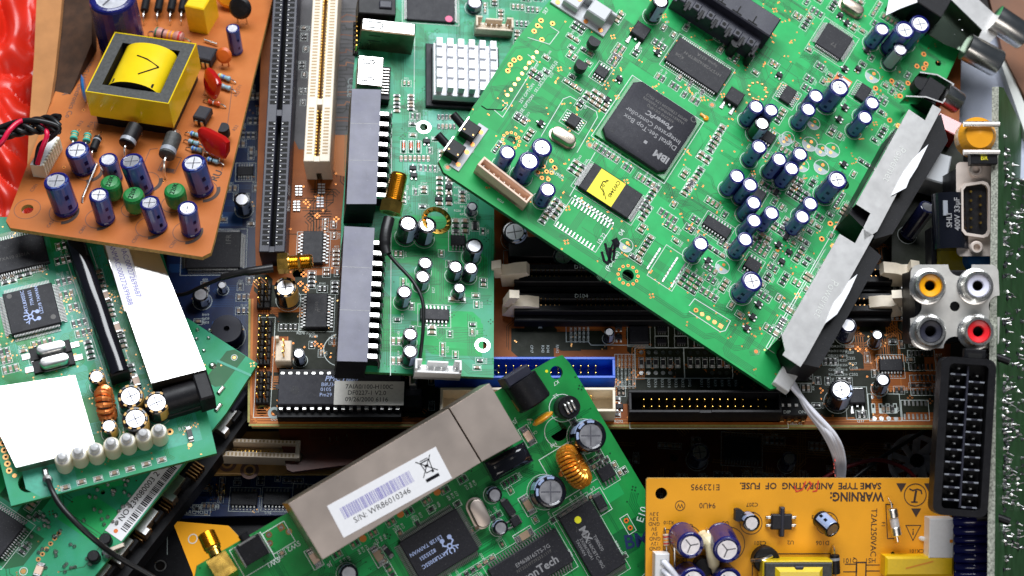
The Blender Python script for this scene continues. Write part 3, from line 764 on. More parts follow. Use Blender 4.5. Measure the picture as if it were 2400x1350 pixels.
# dark red board
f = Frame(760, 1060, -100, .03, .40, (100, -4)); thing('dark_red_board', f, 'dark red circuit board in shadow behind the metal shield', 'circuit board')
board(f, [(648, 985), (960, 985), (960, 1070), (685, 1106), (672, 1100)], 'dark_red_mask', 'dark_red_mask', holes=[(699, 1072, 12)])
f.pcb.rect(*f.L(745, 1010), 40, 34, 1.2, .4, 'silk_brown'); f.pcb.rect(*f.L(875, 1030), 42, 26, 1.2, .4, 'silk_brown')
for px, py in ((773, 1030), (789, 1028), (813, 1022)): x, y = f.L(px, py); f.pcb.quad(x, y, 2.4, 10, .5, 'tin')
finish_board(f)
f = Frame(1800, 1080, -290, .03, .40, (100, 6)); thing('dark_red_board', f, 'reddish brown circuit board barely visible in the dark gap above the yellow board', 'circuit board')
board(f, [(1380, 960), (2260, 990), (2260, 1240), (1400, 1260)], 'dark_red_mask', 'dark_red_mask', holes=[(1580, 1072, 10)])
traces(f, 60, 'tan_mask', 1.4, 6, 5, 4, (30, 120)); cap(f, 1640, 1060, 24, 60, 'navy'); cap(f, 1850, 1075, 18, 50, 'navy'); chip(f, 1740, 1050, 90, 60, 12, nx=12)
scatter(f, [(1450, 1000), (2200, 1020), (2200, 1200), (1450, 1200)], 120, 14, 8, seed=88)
finish_board(f)

# blue board left of the mother board with buzzer and capacitor
f = Frame(520, 680, -90, .02, .42, (100, -1)); thing('blue_board', f, 'blue circuit board with a round black buzzer, left of the orange board', 'circuit board')
board(f, [(430, -60), (660, -60), (660, 960), (500, 960), (380, 800)], 'blue_mask', 'blue_mask')  # mask kept very dark and run up the gap, standing in for shade
traces(f, 60, 'blue_trace', 1.6, 4.5, 21, 6, (20, 90)); pours(f, 14, 'blue_trace', 4, (30, 90))
cap(f, 567, 467, 20, 56, 'black')
chip(f, 500, 585, 130, 96, 14, nx=34, ny=26, pl=10, text=(('1FR', 36, 26, 18, 90, 'ink_dim'),))
x, y = f.L(531, 770, 42); m = MB(); m.lathe([(36, 0), (37, 4), (37, 38), (35, 42), (7, 42.2), (7, 30), (.01, 30)], ['black_satin'] * 6, 36)
link(f, 'buzzer', m.mesh('buzzer'), x, y)
f.deco.ring(x, y, .4, 40, 41.5, 'silk'); cap(f, 520, 668, 11, 30, 'black'); cap(f, 470, 690, 20, 40, 'black')
chip(f, 575, 400, 40, 26, 8, nx=6); bb(f, x, y, 90, 90)
for i in range(3): f.deco.text(('R419', 'R420', 'R422')[i], *f.L(482, 738 + i * 9), 8, .5, 'silk')
scatter(f, [(480, 20), (640, 20), (640, 820), (430, 800)], 260, 13, 8, seed=18); finish_board(f)
# ================================================================== orange mother board
f = I = Frame(1200, 675, 0, 0, 0, (100, 0), n=(0, 0, 1)); thing('mother_board', f, 'large orange mother board with drive connectors, underneath the green boards', 'circuit board')
board(f, [(583, 900), (580, 985), (590, 1000), (2212, 1003), (2222, 980), (2262, -90), (618, -90), (598, 560), (600, 640), (585, 690)], 'orange_mask', 'board_edge_yellow', holes=[(614, 962, 13), (700, 640, 15)])
lower = [(583, 900), (580, 1000), (2212, 1003), (2262, 500), (1100, 640), (1100, 780), (600, 640)]
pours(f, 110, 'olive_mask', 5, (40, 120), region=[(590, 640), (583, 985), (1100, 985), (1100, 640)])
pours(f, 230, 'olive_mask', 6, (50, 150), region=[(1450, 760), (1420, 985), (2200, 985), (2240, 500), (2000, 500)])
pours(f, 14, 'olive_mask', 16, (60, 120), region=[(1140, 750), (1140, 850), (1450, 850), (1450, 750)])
traces(f, 90, 'orange_trace', 2.2, 6, 6, 7, (30, 110), region=[(590, 640), (583, 985), (1100, 985), (1100, 640)])
traces(f, 220, 'orange_trace', 2.0, 5.5, 7, 8, (30, 120), region=[(1430, 750), (1420, 990), (2200, 990), (2240, 500), (2000, 500)])
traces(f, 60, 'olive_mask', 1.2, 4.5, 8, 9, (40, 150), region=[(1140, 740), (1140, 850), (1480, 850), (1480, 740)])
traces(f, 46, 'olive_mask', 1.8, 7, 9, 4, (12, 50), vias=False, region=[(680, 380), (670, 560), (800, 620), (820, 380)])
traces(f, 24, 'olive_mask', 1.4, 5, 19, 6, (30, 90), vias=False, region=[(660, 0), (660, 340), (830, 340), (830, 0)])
# grey-brown bus traces in the upper middle
f.pcb.add([(*f.L(*p), .2) for p in ((776, -40), (772, 310), (790, 325), (840, 325), (880, -40))], [(4, 3, 2, 1, 0)], 'bus_grey'); f.pcb.add([(*f.L(*p), .2) for p in ((684, -40), (676, 300), (700, 350), (716, 350), (736, -40))], [(4, 3, 2, 1, 0)], 'bus_grey')
rb = random.Random(77)
for i in range(30):
    yy = 20 + i * 10.2 + rb.uniform(-2, 2); f.pcb.line([f.L(782, yy), f.L(800 + rb.uniform(0, 14), yy), f.L(812, yy + rb.choice((0, 0, 8, -8))), f.L(850, yy + rb.choice((0, 0, 8)))], 1.6, .3, rb.choice(('olive_mask', 'orange_mask', 'orange_trace', 'olive_mask')))
P8 = [f.L(*p) for p in ((786, 318), (815, 318), (815, 415), (790, 410), (779, 395), (780, 330))]; f.pcb.add([(a, b, .32) for a, b in P8][::-1], [tuple(range(6))], 'orange_trace')
f.deco.text('CeLe', *f.L(822, 205), 26, .45, 'silk_grey', -math.pi / 2)
# long traces along the lower edge
for k, (yy, w) in enumerate(((991, 3.5), (984, 1.6))): f.pcb.line([f.L(600, yy), f.L(1480 + 250 * k, yy), f.L(1500 + 250 * k, yy - 6), f.L(2190, yy - 6)], w, .3, 'orange_trace')
f.pcb.line([f.L(592, 700), f.L(588, 905), f.L(590, 970), f.L(602, 990)], 5, .3, 'orange_trace')
f.pcb.line([f.L(583, 996), f.L(2210, 999)], 5, .3, 'board_edge_yellow'); f.pcb.line([f.L(585, 700), f.L(583, 990)], 5, .3, 'board_edge_yellow')
viadots(f, 420, 3, region=[(1430, 750), (1420, 990), (2200, 990), (2240, 500)], mt='copper_pad', r=2.4)
viadots(f, 200, 4, region=[(650, 400), (600, 990), (1000, 990), (830, 400)], mt='copper_pad', r=2.4)
f.deco.poly = None
# black long slot
def slot(fr, pa, pb, wpx, h, wall, inner, cellw, name, label, key):
    """card slot whose rim runs between two seen points"""
    a = Vector(fr.L(*pa, h)); b = Vector(fr.L(*pb, h)); L_ = (b - a).length; c = (a + b) / 2; rot = math.atan2(b.y - a.y, b.x - a.x); m = MB(); g = wpx * .20
    wl = (wpx - g) / 2
    gaps = [t * L_ for t in key]
    for s_ in (-1, 1): m.box(0, s_ * (g / 2 + wl / 2), .5, L_, wl, h - .5, wall, 1.4)
    m.box(0, 0, .5, L_, g, h * .35, inner)
    for e in (-1, 1): m.box(e * (L_ / 2 - 7), 0, .5, 14, g, h - 1.2, wall)
    for t in gaps: m.box(-L_ / 2 + t, 0, .5, 16, g, h - .8, wall)
    n = int((L_ - 40) / cellw)
    for i in range(n):
        x = -L_ / 2 + 22 + i * cellw
        if any(abs(x + L_ / 2 - t) < 16 for t in gaps): continue
        for s_ in (-1, 1):
            if cellw > 13:
                m.box(x, s_ * (g / 2 + wl * .42), h - .3, cellw * .72, wl * .66, .5, 'dark'); m.box(x, s_ * (g / 2 + wl * .16), h * .9, 2.0, 3.0, h * .12, 'lead')
                m.box(x + cellw * .5, s_ * (g / 2 + wl * .42), h - .5, 1.5, wl * .7, .7, 'black_satin')
            else:
                m.box(x, s_ * (g / 2 + wl * .5), h - .2, cellw * .5, wl * .52, .5, 'ivory_dark'); m.box(x, s_ * (g / 2 - 1), h * .4, 2, 2, h * .45, 'gold')
    bb(fr, c.x, c.y, wpx if abs(math.sin(rot)) > .7 else L_, L_ if abs(math.sin(rot)) > .7 else wpx)
    return link(fr, name, m.mesh(name, False), c.x, c.y, 0, rot, label=label)
slot(f, (637, 590), (672, -60), 60, 78, 'black_satin', 'dark', 14.5, 'card_slot', 'long black card slot', (.485,))
slot(f, (742, 378), (766, -60), 62, 92, 'ivory', 'ivory_dark', 8.7, 'card_slot', 'ivory white card slot', (.31,))
x, y = f.L(742, 384, 60); m = MB(); m.box(0, -3, 0, 26, 8, 62, 'cream', 1.5); link(f, 'slot_latch', m.mesh('slot_latch'), x, y)
# small parts between the slots
for px, py in ((700, 448), (695, 484), (753, 442), (750, 474)):
    for i in range(4):
        for j in range(2): x, y = f.L(px + j * 9 - 4, py + (i - 1.5) * 6.5); f.pcb.box(x, y, .2, 7.5, 4.4, 1.4 if px > 720 else 4, 'aluminium_white' if px > 720 else 'solder', .4)
# chips
chip(f, 733, 578, 48, 84, 16, ny=9, pl=12)
chip(f, 742, 727, 50, 86, 16, ny=10, pl=12, text=(('Z1110', 0, 10, 9, 90, 'ink_dim'), ('FT', 6, 0, 9, 90, 'ink_dim')), dots=((16, -32, 5, 'chip_grey'),))
# DIP in its socket
fx, fy = f.L(795, 912, 52); m = MB(); m.box(0, 0, .5, 282, 118, 28, 'black', 1); m.box(0, -38, 22, 282, 42, 6, 'black', 1); link(f, 'chip_socket', m.mesh('chip_socket'), fx, fy)
bb(f, fx, fy, 290, 130)
m = MB(); m.box(0, 0, 34, 278, 76, 18, 'chip_grey', 2.5); m.disc(-100, -3, 52.15, 10, 'chip')
m.cyl(-139, 6, 51, 6, 1.3, 'chip', 14)
dip = link(f, 'integrated_circuit', m.mesh('dip_body'), fx, fy, 0)
pm = cached('dippin', lambda: (lambda q: (q.box(0, 0, 30, 9, 3, 13, 'tin', .8), q.box(0, 4, 41, 9, 8, 2.2, 'tin', .6), q)[2].mesh('pin'))(MB()))
for i in range(16):
    link(f, 'pin', pm, parent=dip, M=Matrix.Translation((-131 + i * 17.6, -45, 0))); link(f, 'pin', pm, parent=dip, M=Matrix.Translation((-131 + i * 17.6, 45, 0)) @ Matrix.Rotation(math.pi, 4, 'Z'))
m = MB()
m.text('PMC Flash', 5, 25.5, 17.5, 52.25, 'ink_blue', 0, .018, .28)
for t, dx, dy in (('B8U34', -24, 11), ('0105', -30, -1), ('Pm29', -30, -14)): m.text(t, dx, dy, 12.5, 52.25, 'ink_blue')
link(f, 'lettering', m.mesh('lettering', False), parent=dip)
m = MB(); m.T = Matrix.Translation((68, -10, 0)) @ Matrix.Rotation(R(-.6), 4, 'Z'); m.box(0, 0, 52.3, 158, 58, .8, 'silver_label')
for t, dy, sz in (('7AIA0/100-H100C', 15, 15.5), ('DF0227-1 V2.0', 0, 15.5), ('09/26/2000 6116', -16, 15.5)): m.text(t, 0 if dy == 15 else -5, dy, sz, 53.2, 'ink_black', 0, .004, 0, .92)
link(f, 'sticker', m.mesh('sticker', False), parent=dip)
# bare headers on the left
for cx, cy, n in ((617, 690, 4), (617, 800, 7), (614, 905, 5)):
    header(f, cx + 2, cy + 2, 0, 0, 14, 2, n, 16.2, 'black', 'gold', open_=False, pinh=56, pr=1.7, skip=((1, 0),) if n == 4 else ())
f.deco.rect(*f.L(620, 860), 38, 250, 1.3, .45, 'silk')
m = MB(); m.box(0, 0, 0, 36, 52, 40, 'cream', 2); m.box(-14, 26, 0, 8, 8, 58, 'cream', 1)
for k in (-14, 0, 14): m.box(2, k, 38, 3.4, 3.4, 34, 'gold')
x, y = f.L(664, 822, 40); link(f, 'fan_connector', m.mesh('fan_connector'), x, y); bb(f, x, y, 40, 60)
cap(f, 669, 673, 27, 70, 'gold'); cap(f, 700, 828, 14, 44, 'black')
cap(f, 1428, 778, 12, 40, 'black')
# blue, white and black drive connectors
header(f, 1230, 861, 410, 52, 62, 20, 2, 17, 'blue_plastic', 'gold', 6, name='drive_connector', skip=((9, 0),), pinh=52)
header(f, 1237, 936, 395, 58, 62, 12, 2, 26, 'ivory', 'gold', 6, name='drive_connector', pinh=52)
header(f, 1653, 940, 344, 54, 62, 17, 2, 17.2, 'black', 'gold', 6, name='drive_connector', skip=((14, 1),), pinh=52)
f.deco.rect(*f.L(1660, 960), 360, 92, 1.4, .45, 'silk')
# DIMM slots with white clips
for k, (yy, zt) in enumerate(((640, 55), (708, 55))):
    x0, y0 = f.L(1205, yy, zt); x1, _ = f.L(2090, yy, zt); L_ = x1 - x0; m = MB()
    for s_ in (-1, 1): m.box(L_ / 2, s_ * 15, .5, L_, 16, zt, 'black', 1.5)
    m.box(L_ / 2, 0, .5, L_, 14, zt * .5, 'dark'); m.box(L_ / 2, -31, .5, L_, 14, zt * .6, 'black', 2)
    for i in range(int(L_ / 10.5)):
        if 8 < (i % 40) < 12: continue
        for s_ in (-1, 1): m.box(20 + i * 10.5, s_ * 8, zt * .8, 2.2, 3, zt * .24, 'gold_pad')
    m.text('D104', 155, 15 , 14, zt + .7, 'silk_grey')
    sl = link(f, 'memory_slot', m.mesh('memory_slot', False), x0, y0); bb(f, x0 + L_ / 2, y0, L_, 90)
    def clip(s_):
        m = MB(); a = [(-2, 0), (40, 0), (40, 44), (66, 58), (60, 74), (30, 70), (14, 62), (-2, 64)]
        m.T = Matrix.Rotation(math.pi / 2, 4, 'X') @ Matrix.Translation((0, 0, -14))
        m.prism([(-s_ * p[0] if s_ > 0 else p[0], p[1]) for p in a] if s_ < 0 else [(-p[0], p[1]) for p in a][::-1], 0, 28, 'ivory', 'ivory')
        m.prism([(q * (1 if s_ < 0 else -1), r_) for q, r_ in ((-16, 40), (2, 40), (2, 96), (-20, 90))][:: (1 if s_ < 0 else -1)], 4, 24, 'ivory', 'ivory')
        return m.mesh('slot_clip')
    for s_, xx in ((-1, -26), (1, L_ + 30)):
        ex = 1 if k == 0 else 1
        link(f, 'slot_clip', cached(('clip', s_), lambda: clip(s_)), parent=sl, M=Matrix.Translation((xx, -2, 14)) @ Matrix.Rotation(R((-22 if k else 4) * s_), 4, 'Y'))
m = MB(); m.box(0, 0, .5, 860, 54, 34, 'black', 2); x, y = f.L(1620, 580, 30); link(f, 'memory_slot', m.mesh('memory_slot'), x, y)
# the right hand region
chip(f, 1498, 783, 44, 42, 14, rot=0, outline=True); sot(f, 1450, 765); sot(f, 1450, 790)
for i in range(4):
    for j in range(2): chip(f, 1551 + i * 46, 772 + j * 27, 22, 13, 6, nx=4, pl=4, outline=True, pitch=5)
for i in range(6):
    for (x0) in (1503, 1618):
        pad(f, x0 + i * 17, 826, 5, 'solder', False); pad(f, x0 + i * 17, 874, 5, 'solder', False); x, y = f.L(x0 + i * 17, 850); smd(f, x, y, 20, 8, 4, math.pi / 2, 'res')
        f.deco.rect(x, y, 11, 26, .9, .45, 'silk')
f.deco.rect(*f.L(1546, 851), 112, 76, 1.4, .45, 'silk'); f.deco.rect(*f.L(1660, 851), 110, 76, 1.4, .45, 'silk')
for i, t in enumerate(('RX17', 'RX16', 'RX15', 'RX14', 'RX13', 'RX12', 'SW2', 'RX11', 'RX10', 'RX9', 'RX8', 'RX7', 'RX6')): f.deco.text(t, *f.L(1520 + i * 16 + (12 if i > 6 else 0), 898), 9.5, .5, 'silk', -math.pi / 2)
for i, t in enumerate(('CP17', 'R243', 'R244', 'RN42')): f.deco.text(t, *f.L(1246 + (0, 26, 38, 60)[i], 818), 9, .5, 'silk', -math.pi / 2)
for i in range(5):
    for j in range(4): f.deco.text('R%d' % (220 + i * 7 + j), *f.L(1338 + i * 10, 766 + j * 10), 7.5, .5, 'silk', -math.pi / 2)
f.deco.rect(*f.L(1353, 780), 52, 46, 1.2, .5, 'silk'); f.deco.rect(*f.L(1465, 868), 46, 80, 1.2, .5, 'silk')
for i in range(5):
    for j in range(7): f.deco.text(random.choice(('RN40', 'C204', 'RN45', 'R261')), *f.L(1448 + i * 9, 838 + j * 11), 7, .5, 'silk', -math.pi / 2)
f.deco.line([f.L(1378, 800), f.L(1385, 809), f.L(1520, 809)], 1.6, .5, 'silk')
m = f.deco; x, y = f.L(1266, 764); m.add([(x - 5, y - 6, .5), (x + 5, y - 6, .5), (x, y + 8, .5)], [(0, 1, 2)], 'silk')
cap(f, 1988, 762, 20, 62, 'navy'); cap(f, 2057, 785, 13, 50, 'black'); cap(f, 1972, 913, 27, 72, 'black'); cap(f, 2070, 890, 17, 54, 'black')
chip(f, 2089, 855, 54, 30, 10, nx=7, pl=11)
for cx, cy in ((2160, 845), (2165, 903), (2145, 962)):
    f.deco.rect(*f.L(cx, cy), 62, 50, 1.5, .45, 'silk')
    for s_ in (-17, 15): padrow(f, cx, cy + s_, 6, 9.5, 5, 14, 0, 'solder')
dpak(f, 2009, 928, 0, .95); f.deco.rect(*f.L(2008, 945), 50, 80, 1.2, .5, 'silk')
m = MB(); m.box(0, 0, 1, 66, 44, 26, 'black', 1)
for i in range(4):
    m.box(-24 + i * 16, 4, 27, 8, 12, 1, 'dark'); m.box(-24 + i * 16, 1, 26, 7, 6, 5, 'white_plastic'); m.box(-24 + i * 16, -26, .5, 9, 10, 8, 'gold_pad', 1)
m.text('ON', 20, -15, 11, 27.3, 'silk'); m.text('DIP', -14, -15, 11, 27.3, 'silk')
x, y = f.L(1858, 952, 26); link(f, 'dip_switch', m.mesh('dip_switch', False), x, y); bb(f, x, y, 80, 70)
for i in range(4):
    pad(f, 2043 + i * 17, 931, 5, 'solder', False); pad(f, 2049 + i * 17, 981, 5.5, 'solder', False); x, y = f.L(2047 + i * 17, 957); f.deco.quad(x, y, 9, 24, .5, 'silk'); f.deco.quad(x, y + 5, 5, 9, .6, 'olive_mask')
f.deco.rect(*f.L(2073, 955), 72, 66, 1.4, .5, 'silk')
for t, px, py in (('C262L42', 1862, 993), ('Q37', 2017, 987), ('R292', 1450, 988), ('CC45', 646, 983), ('C224', 1991, 812), ('R220', 1991, 826), ('C225', 1994, 840), ('C227', 1998, 853), ('C228', 2000, 863), ('C252', 2000, 878), ('R276', 705, 781), ('R275', 728, 781), ('R278', 735, 788)): f.deco.text(t, *f.L(px, py), 9.5, .5, 'silk'); bb(f, *f.L(px, py), 40, 8)
for i in range(7):
    for j in range(3): f.deco.text(random.choice(('C221', 'R218', 'C256', 'R263')), *f.L(1950 + j * 14, 812 + i * 11), 7.5, .5, 'silk')
f.deco.ring(*f.L(800, 820), .5, 40, 42, 'silk', 40); f.deco.ring(*f.L(643, 968), .5, 8, 15, 'silk_grey', 24)
chip(f, 1862, 860, 62, 62, 12, ny=8, pl=8)
x, y = f.L(968, 930, 40); m = MB(); m.box(0, 0, .5, 40, 46, 36, 'black', 1); m.box(0, 12, 30, 34, 16, 9, 'black_satin', 1); link(f, 'jumper_block', m.mesh('jumper_block'), x, y)
m = MB(); m.box(0, 0, 0, 16, 34, 66, 'tin', 3); x, y = f.L(968, 888, 60); link(f, 'metal_tab', m.mesh('metal_tab'), x, y)
# battery-like black ring shapes seen in the dark left of the memory slots
cap(f, 1206, 543, 30, 40, 'black'); cap(f, 1320, 600, 26, 40, 'black')
f.deco.rect(*f.L(1225, 605), 90, 40, 1, .5, 'silk_grey')
for i in range(6): f.deco.text(('2', '3', '4', 'OFF', 'ON', 'OFF')[i], *f.L(1212 + (i % 3) * 22, 596 + (i // 3) * 12), 8, .5, 'silk_grey')
group(f, 1446, 917, 4, 2, 8, 5, math.pi / 2); sot(f, 1452, 952); group(f, 1445, 935, 1, 1); group(f, 1445, 972, 1, 1)
scatter(f, [(650, 640), (640, 860), (800, 860), (800, 500), (760, 500)], 320, 12, 7, seed=2)
scatter(f, [(684, 60), (676, 340), (722, 340), (728, 60)], 40, 10, 6, seed=12)
scatter(f, [(1440, 755), (1430, 830), (1700, 830), (1700, 755)], 60, 13, 7, seed=3)
scatter(f, [(1880, 740), (1850, 985), (2200, 985), (2230, 640), (2050, 640)], 700, 13, 7, seed=4, maxn=3)
scatter(f, [(636, 880), (632, 975), (655, 975), (655, 880)], 30, 10, 9, seed=5)
scatter(f, [(1000, 885), (1000, 985), (1030, 985), (1030, 885)], 30, 9, 6, seed=55)
finish_board(f)

# second gold antenna plug's washer etc. come with their cables
# ================================================================== upright green board in the middle
f = D = Frame(970, 500, 118, .15, .45, (365, 20)); thing('green_board', f, 'upright green board with two black blocks of pins and a white heat sink', 'circuit board', 'green circuit boards')
board(f, [(790, 868), (1157, 885), (1158, 490), (1330, -90), (850, -90), (800, 520)], 'teal_mask', 'board_edge_green', holes=[(993, 298, 10.5, 'tin'), (1131, 809, 10.5, 'tin')])
f.pcb.mats  # lower half is a fresher green
low = [(795, 862), (1152, 880), (1153, 500), (930, 480), (800, 560)]
pours(f, 34, 'green_mask_light', 31, (50, 130), region=low); pours(f, 26, 'green_mask', 32, (60, 150), region=low)
traces(f, 260, 'green_mask_dark', 1.0, 3.8, 33, 7, (30, 110), via='green_mask_light'); viadots(f, 110, 34, mt='green_mask_dark', r=1.8)
pours(f, 20, 'teal_pale', 35, (40, 110), region=[(860, 470), (1150, 470), (1200, 0), (860, 0)])  # cyan patches on the upper part, painted reflections
# two big black blocks
for pts, n, y0, y1 in (([(825, 208), (893, 210), (882, 478), (812, 478)], 9, 268, 458), ([(807, 530), (878, 534), (861, 848), (790, 846)], 12, 570, 836)):
    h = 92; P = [f.L(*p, h) for p in pts]; c = [sum(p[i] for p in P) / 4 for i in (0, 1)]; m = MB()
    m.prism([(p[0] - c[0], p[1] - c[1]) for p in P][::-1], 0, h, 'black', 'block_top_lit')
    q0, q1 = (pts[0], pts[3]); 
    for t in (.30, .62): 
        a = f.L(*[pts[0][k] * (1 - t) + pts[3][k] * t for k in (0, 1)], h); b = f.L(*[pts[1][k] * (1 - t) + pts[2][k] * t for k in (0, 1)], h)
        m.line([(a[0] - c[0], a[1] - c[1]), (b[0] - c[0], b[1] - c[1])], 1.1, h + .2, 'black_gloss')
    blk = link(f, 'connector_block', m.mesh('connector_block', False), *c); xs = [p[0] for p in P]; ys = [p[1] for p in P]
    f.bb.append((min(xs) - 4, min(ys), max(xs) + 44, max(ys)))
    def tooth():
        m = MB(); m.T = Matrix.Rotation(math.pi / 2, 4, 'X') @ Matrix.Translation((0, 0, -4.6))
        m.prism([(0, 60), (2, 64), (22, 64), (28, 58), (32, 40), (34, 2), (30, 2), (27, 38), (22, 52), (0, 54)][::-1], 0, 9.2, 'tin', 'tin'); m.T = Matrix.Identity(4)
        return m.mesh('contact')
    for i in range(n):
        t = i / (n - 1); yy = y0 + (y1 - y0) * t; k = (yy - pts[1][1]) / (pts[2][1] - pts[1][1]); xe = pts[1][0] + (pts[2][0] - pts[1][0]) * k
        lx, ly = f.L(xe, yy, 60); link(f, 'contact', cached('tooth', tooth), parent=blk, M=Matrix.Translation((lx - c[0] - 2, ly - c[1], 0)))
        m = cached('rib', lambda: (lambda q: (q.box(8, 0, 0, 34, 9, 44, 'black', 1), q)[1].mesh('rib'))(MB())); link(f, 'rib', m, parent=blk, M=Matrix.Translation((lx - c[0] + 6, ly - c[1] + 10.5, 0)))
# capacitors
for px, py, r, h in ((957, 523, 22, 68), (1001, 527, 22, 68), (1112, 576, 20.5, 58), (997, 616, 17, 46), (991, 648, 17.5, 46), (948, 684, 17.5, 54), (1068, 625, 17, 46), (1104, 628, 17, 46), (1077, 675, 14, 34), (962, 783, 17, 42), (962, 823, 17.5, 50)): cap(f, px, py, r, h, 'black')
for px, py, r in ((1107, 484, 13), (1113, 5, 19)): cap(f, px, py, r, 26, 'navy')
# chips, dots
chip(f, 1074, 562, 34, 26, 9, nx=4, pl=10); chip(f, 1019, 736, 66, 28, 10, nx=7, pl=11)
chip(f, 1010, 15, 118, 84, 8, nx=0, ny=22, pl=7, dots=((44, -33, 9, 'pink_dot'),))
for k in range(3):
    x, y = f.L(946 + k * 17.5, 342, 5); m = cached('gd', lambda: (lambda q: (q.tube([(0, -9, 4), (0, 9, 4)], 4, 'glass_diode', 10), q.tube([(0, -13, 4), (0, -8, 4)], 4.3, 'solder', 10), q.tube([(0, 8, 4), (0, 13, 4)], 4.3, 'solder', 10), q)[3].mesh('glass_diode'))(MB())); link(f, 'glass_diode', m, x, y); f.deco.rect(x, y, 13, 34, 1.4, .45, 'silk'); bb(f, x, y, 14, 36)
# heat sink
hx, hy = f.L(1090, 160, 60); m = MB(); m.box(0, 0, 0, 178, 178, 10, 'chip', 1.5); hs = link(f, 'heat_sink', m.mesh('sink_carrier'), *f.L(1084, 180, 8)); 
m = MB(); m.box(0, 0, 10, 160, 154, 8, 'chip', 1); m.box(0, 0, 18, 156, 148, 22, 'aluminium_white', 1)
for i in range(6):
    for j in range(5):
        m.box(-66 + i * 26, -59 + j * 29.5 + 3, 20, 15, 23, 46, 'aluminium_white', .8)
    m.box(-66 + i * 26, 2, 20, 15, 148, 22, 'aluminium_white')
link(f, 'fins', m.mesh('fins', False), parent=hs, M=Matrix.Translation((4, -3, 0)))
f.bb.append((hx - 100, hy - 120, hx + 100, hy + 90))
# usb and hdmi like metal connectors
m = MB(); m.box(0, 0, 0, 128, 34, 84, 'usb_side_shaded', 3, top='shield')
for s_ in (-1,): m.line([(-50, -8), (-18, -8), (-14, -4), (-14, 4), (-18, 8), (-50, 8)], 4.2, 84.4, 'black')
for zz in (40, 62):
    m.add([(-45, -17.3, zz), (-15, -17.3, zz), (-15, -17.3, zz + 3), (-45, -17.3, zz + 3)], [(0, 1, 2, 3)], 'dark')
x, y = f.L(911, 62, 84); link(f, 'usb_socket', m.mesh('usb_socket'), x, y, 0, R(-3)); f.bb.append((x - 70, y - 70, x + 70, y + 30))
m = MB(); m.box(-4, 0, 0, 60, 82, 64, 'nickel', 2, top='shield'); 
for yy in (24, -24): m.line([(-26, yy - 5), (2, yy - 5), (5, yy), (2, yy + 5), (-26, yy + 5)], 4, 64.4, 'black')
m.box(36, -6, 0, 22, 92, 26, 'black', 1)
for i in range(9): m.box(34, 30 - i * 8.4, 24, 20, 3, 8, 'tin', 1)
x, y = f.L(872, 166, 64); link(f, 'video_socket', m.mesh('video_socket'), x, y, 0, R(-2)); f.bb.append((x - 40, y - 80, x + 60, y + 50))
m = MB(); m.box(0, 0, 0, 90, 60, 80, 'black', 2); m.box(20, -4, 80, 30, 20, 6, 'black_satin', 2); x, y = f.L(884, 8, 80); link(f, 'black_socket', m.mesh('black_socket'), x, y)
header(f, 834, 88, 0, 0, 10, 1, 7, 13.5, 'black', 'gold', open_=False, pinh=40)
# white connectors
def jst(fr, px, py, w, d, h, n, mt='white_plastic', rot=0, wallt=5):
    x, y = fr.L(px, py, h)
    m = MB(); m.box(0, 0, 0, w, d, h * .25, mt)
    m.box(0, -d / 2 + wallt / 2, 0, w, wallt, h * .8, mt, 1); m.box(0, d / 2 - wallt / 2, 0, w * .45, wallt, h * .8, mt, 1)
    for s_ in (-1, 1): m.box(s_ * (w / 2 - wallt / 2), 0, 0, wallt, d - 2 * wallt, h, mt, 1); m.box(s_ * (w / 2 - 8), d / 2 - wallt / 2, 0, 16, wallt, h, mt, 1)
    o = link(fr, 'white_socket', m.mesh('white_socket'), x, y, 0, rot); 
    for i in range(n): link(fr, 'pin', cached(('jp', h), lambda: (lambda q: (q.box(0, 0, 0, 3, 3, h * .75, 'tin', 1), q)[1].mesh('pin'))(MB())), parent=o, M=Matrix.Translation(((i - (n - 1) / 2) * (w - 26) / (n - 1), 0, 0)))
    bb(fr, x, y, w + 6, d + 16); return o
jst(f, 1028, 856, 104, 30, 44, 6); jst(f, 1160, 52, 92, 34, 40, 6, 'cream')
# red-orange edged parts at the top right, ring jack with the gold washer lying on the caps
f.deco.line([f.L(918, 260), f.L(915, 880)], 1.6, .5, 'silk'); f.deco.line([f.L(972, 60), f.L(970, 255)], 1.2, .5, 'silk')
for i in range(4): f.deco.text('R%d' % (20 + i), *f.L(955 + i * 14, 440), 8, .5, 'silk', math.pi / 2)
for i in range(8): f.deco.text(random.choice(('RV36', 'RP200', 'R220', 'C50', 'Q33', 'RV35034')), *f.L(1072 + 16 * (i % 2), 440 + i * 9), 8, .5, 'silk')
f.deco.text('U2', *f.L(1052, 736), 13, .5, 'silk', math.pi / 2); f.deco.text('EC7', *f.L(1016, 680), 9, .5, 'silk', math.pi / 2); f.deco.text('EC4', *f.L(943, 742), 9, .5, 'silk', math.pi / 2)
group(f, 1012, 774, 1, 2, 15, 8); group(f, 928, 800, 2, 1, 14, 8, 1); group(f, 928, 846, 2, 1, 14, 8, 1)
group(f, 1055, 395, 1, 6, 13, 8); group(f, 1068, 530, 1, 3, 14, 9); group(f, 1090, 530, 1, 3, 14, 9); group(f, 1113, 530, 1, 1, 14, 22, 0, kind='dark')
for k in range(7): x, y = f.L(940 + k * 10.5, 372); smd(f, x, y, 13, 8, 4, math.pi / 2, 'cap')
for k in range(4): sot(f, 1000, 330 + k * 9) if k == 0 else None
for px, py in ((968, 393), (970, 410), (1052, 438), (1052, 466), (1028, 466)): sot(f, px, py)
for k in range(6):
    for j in range(2): x, y = f.L(1030 + j * 22, 418 + k * 12); smd(f, x, y, 13, 8, 4, 0)
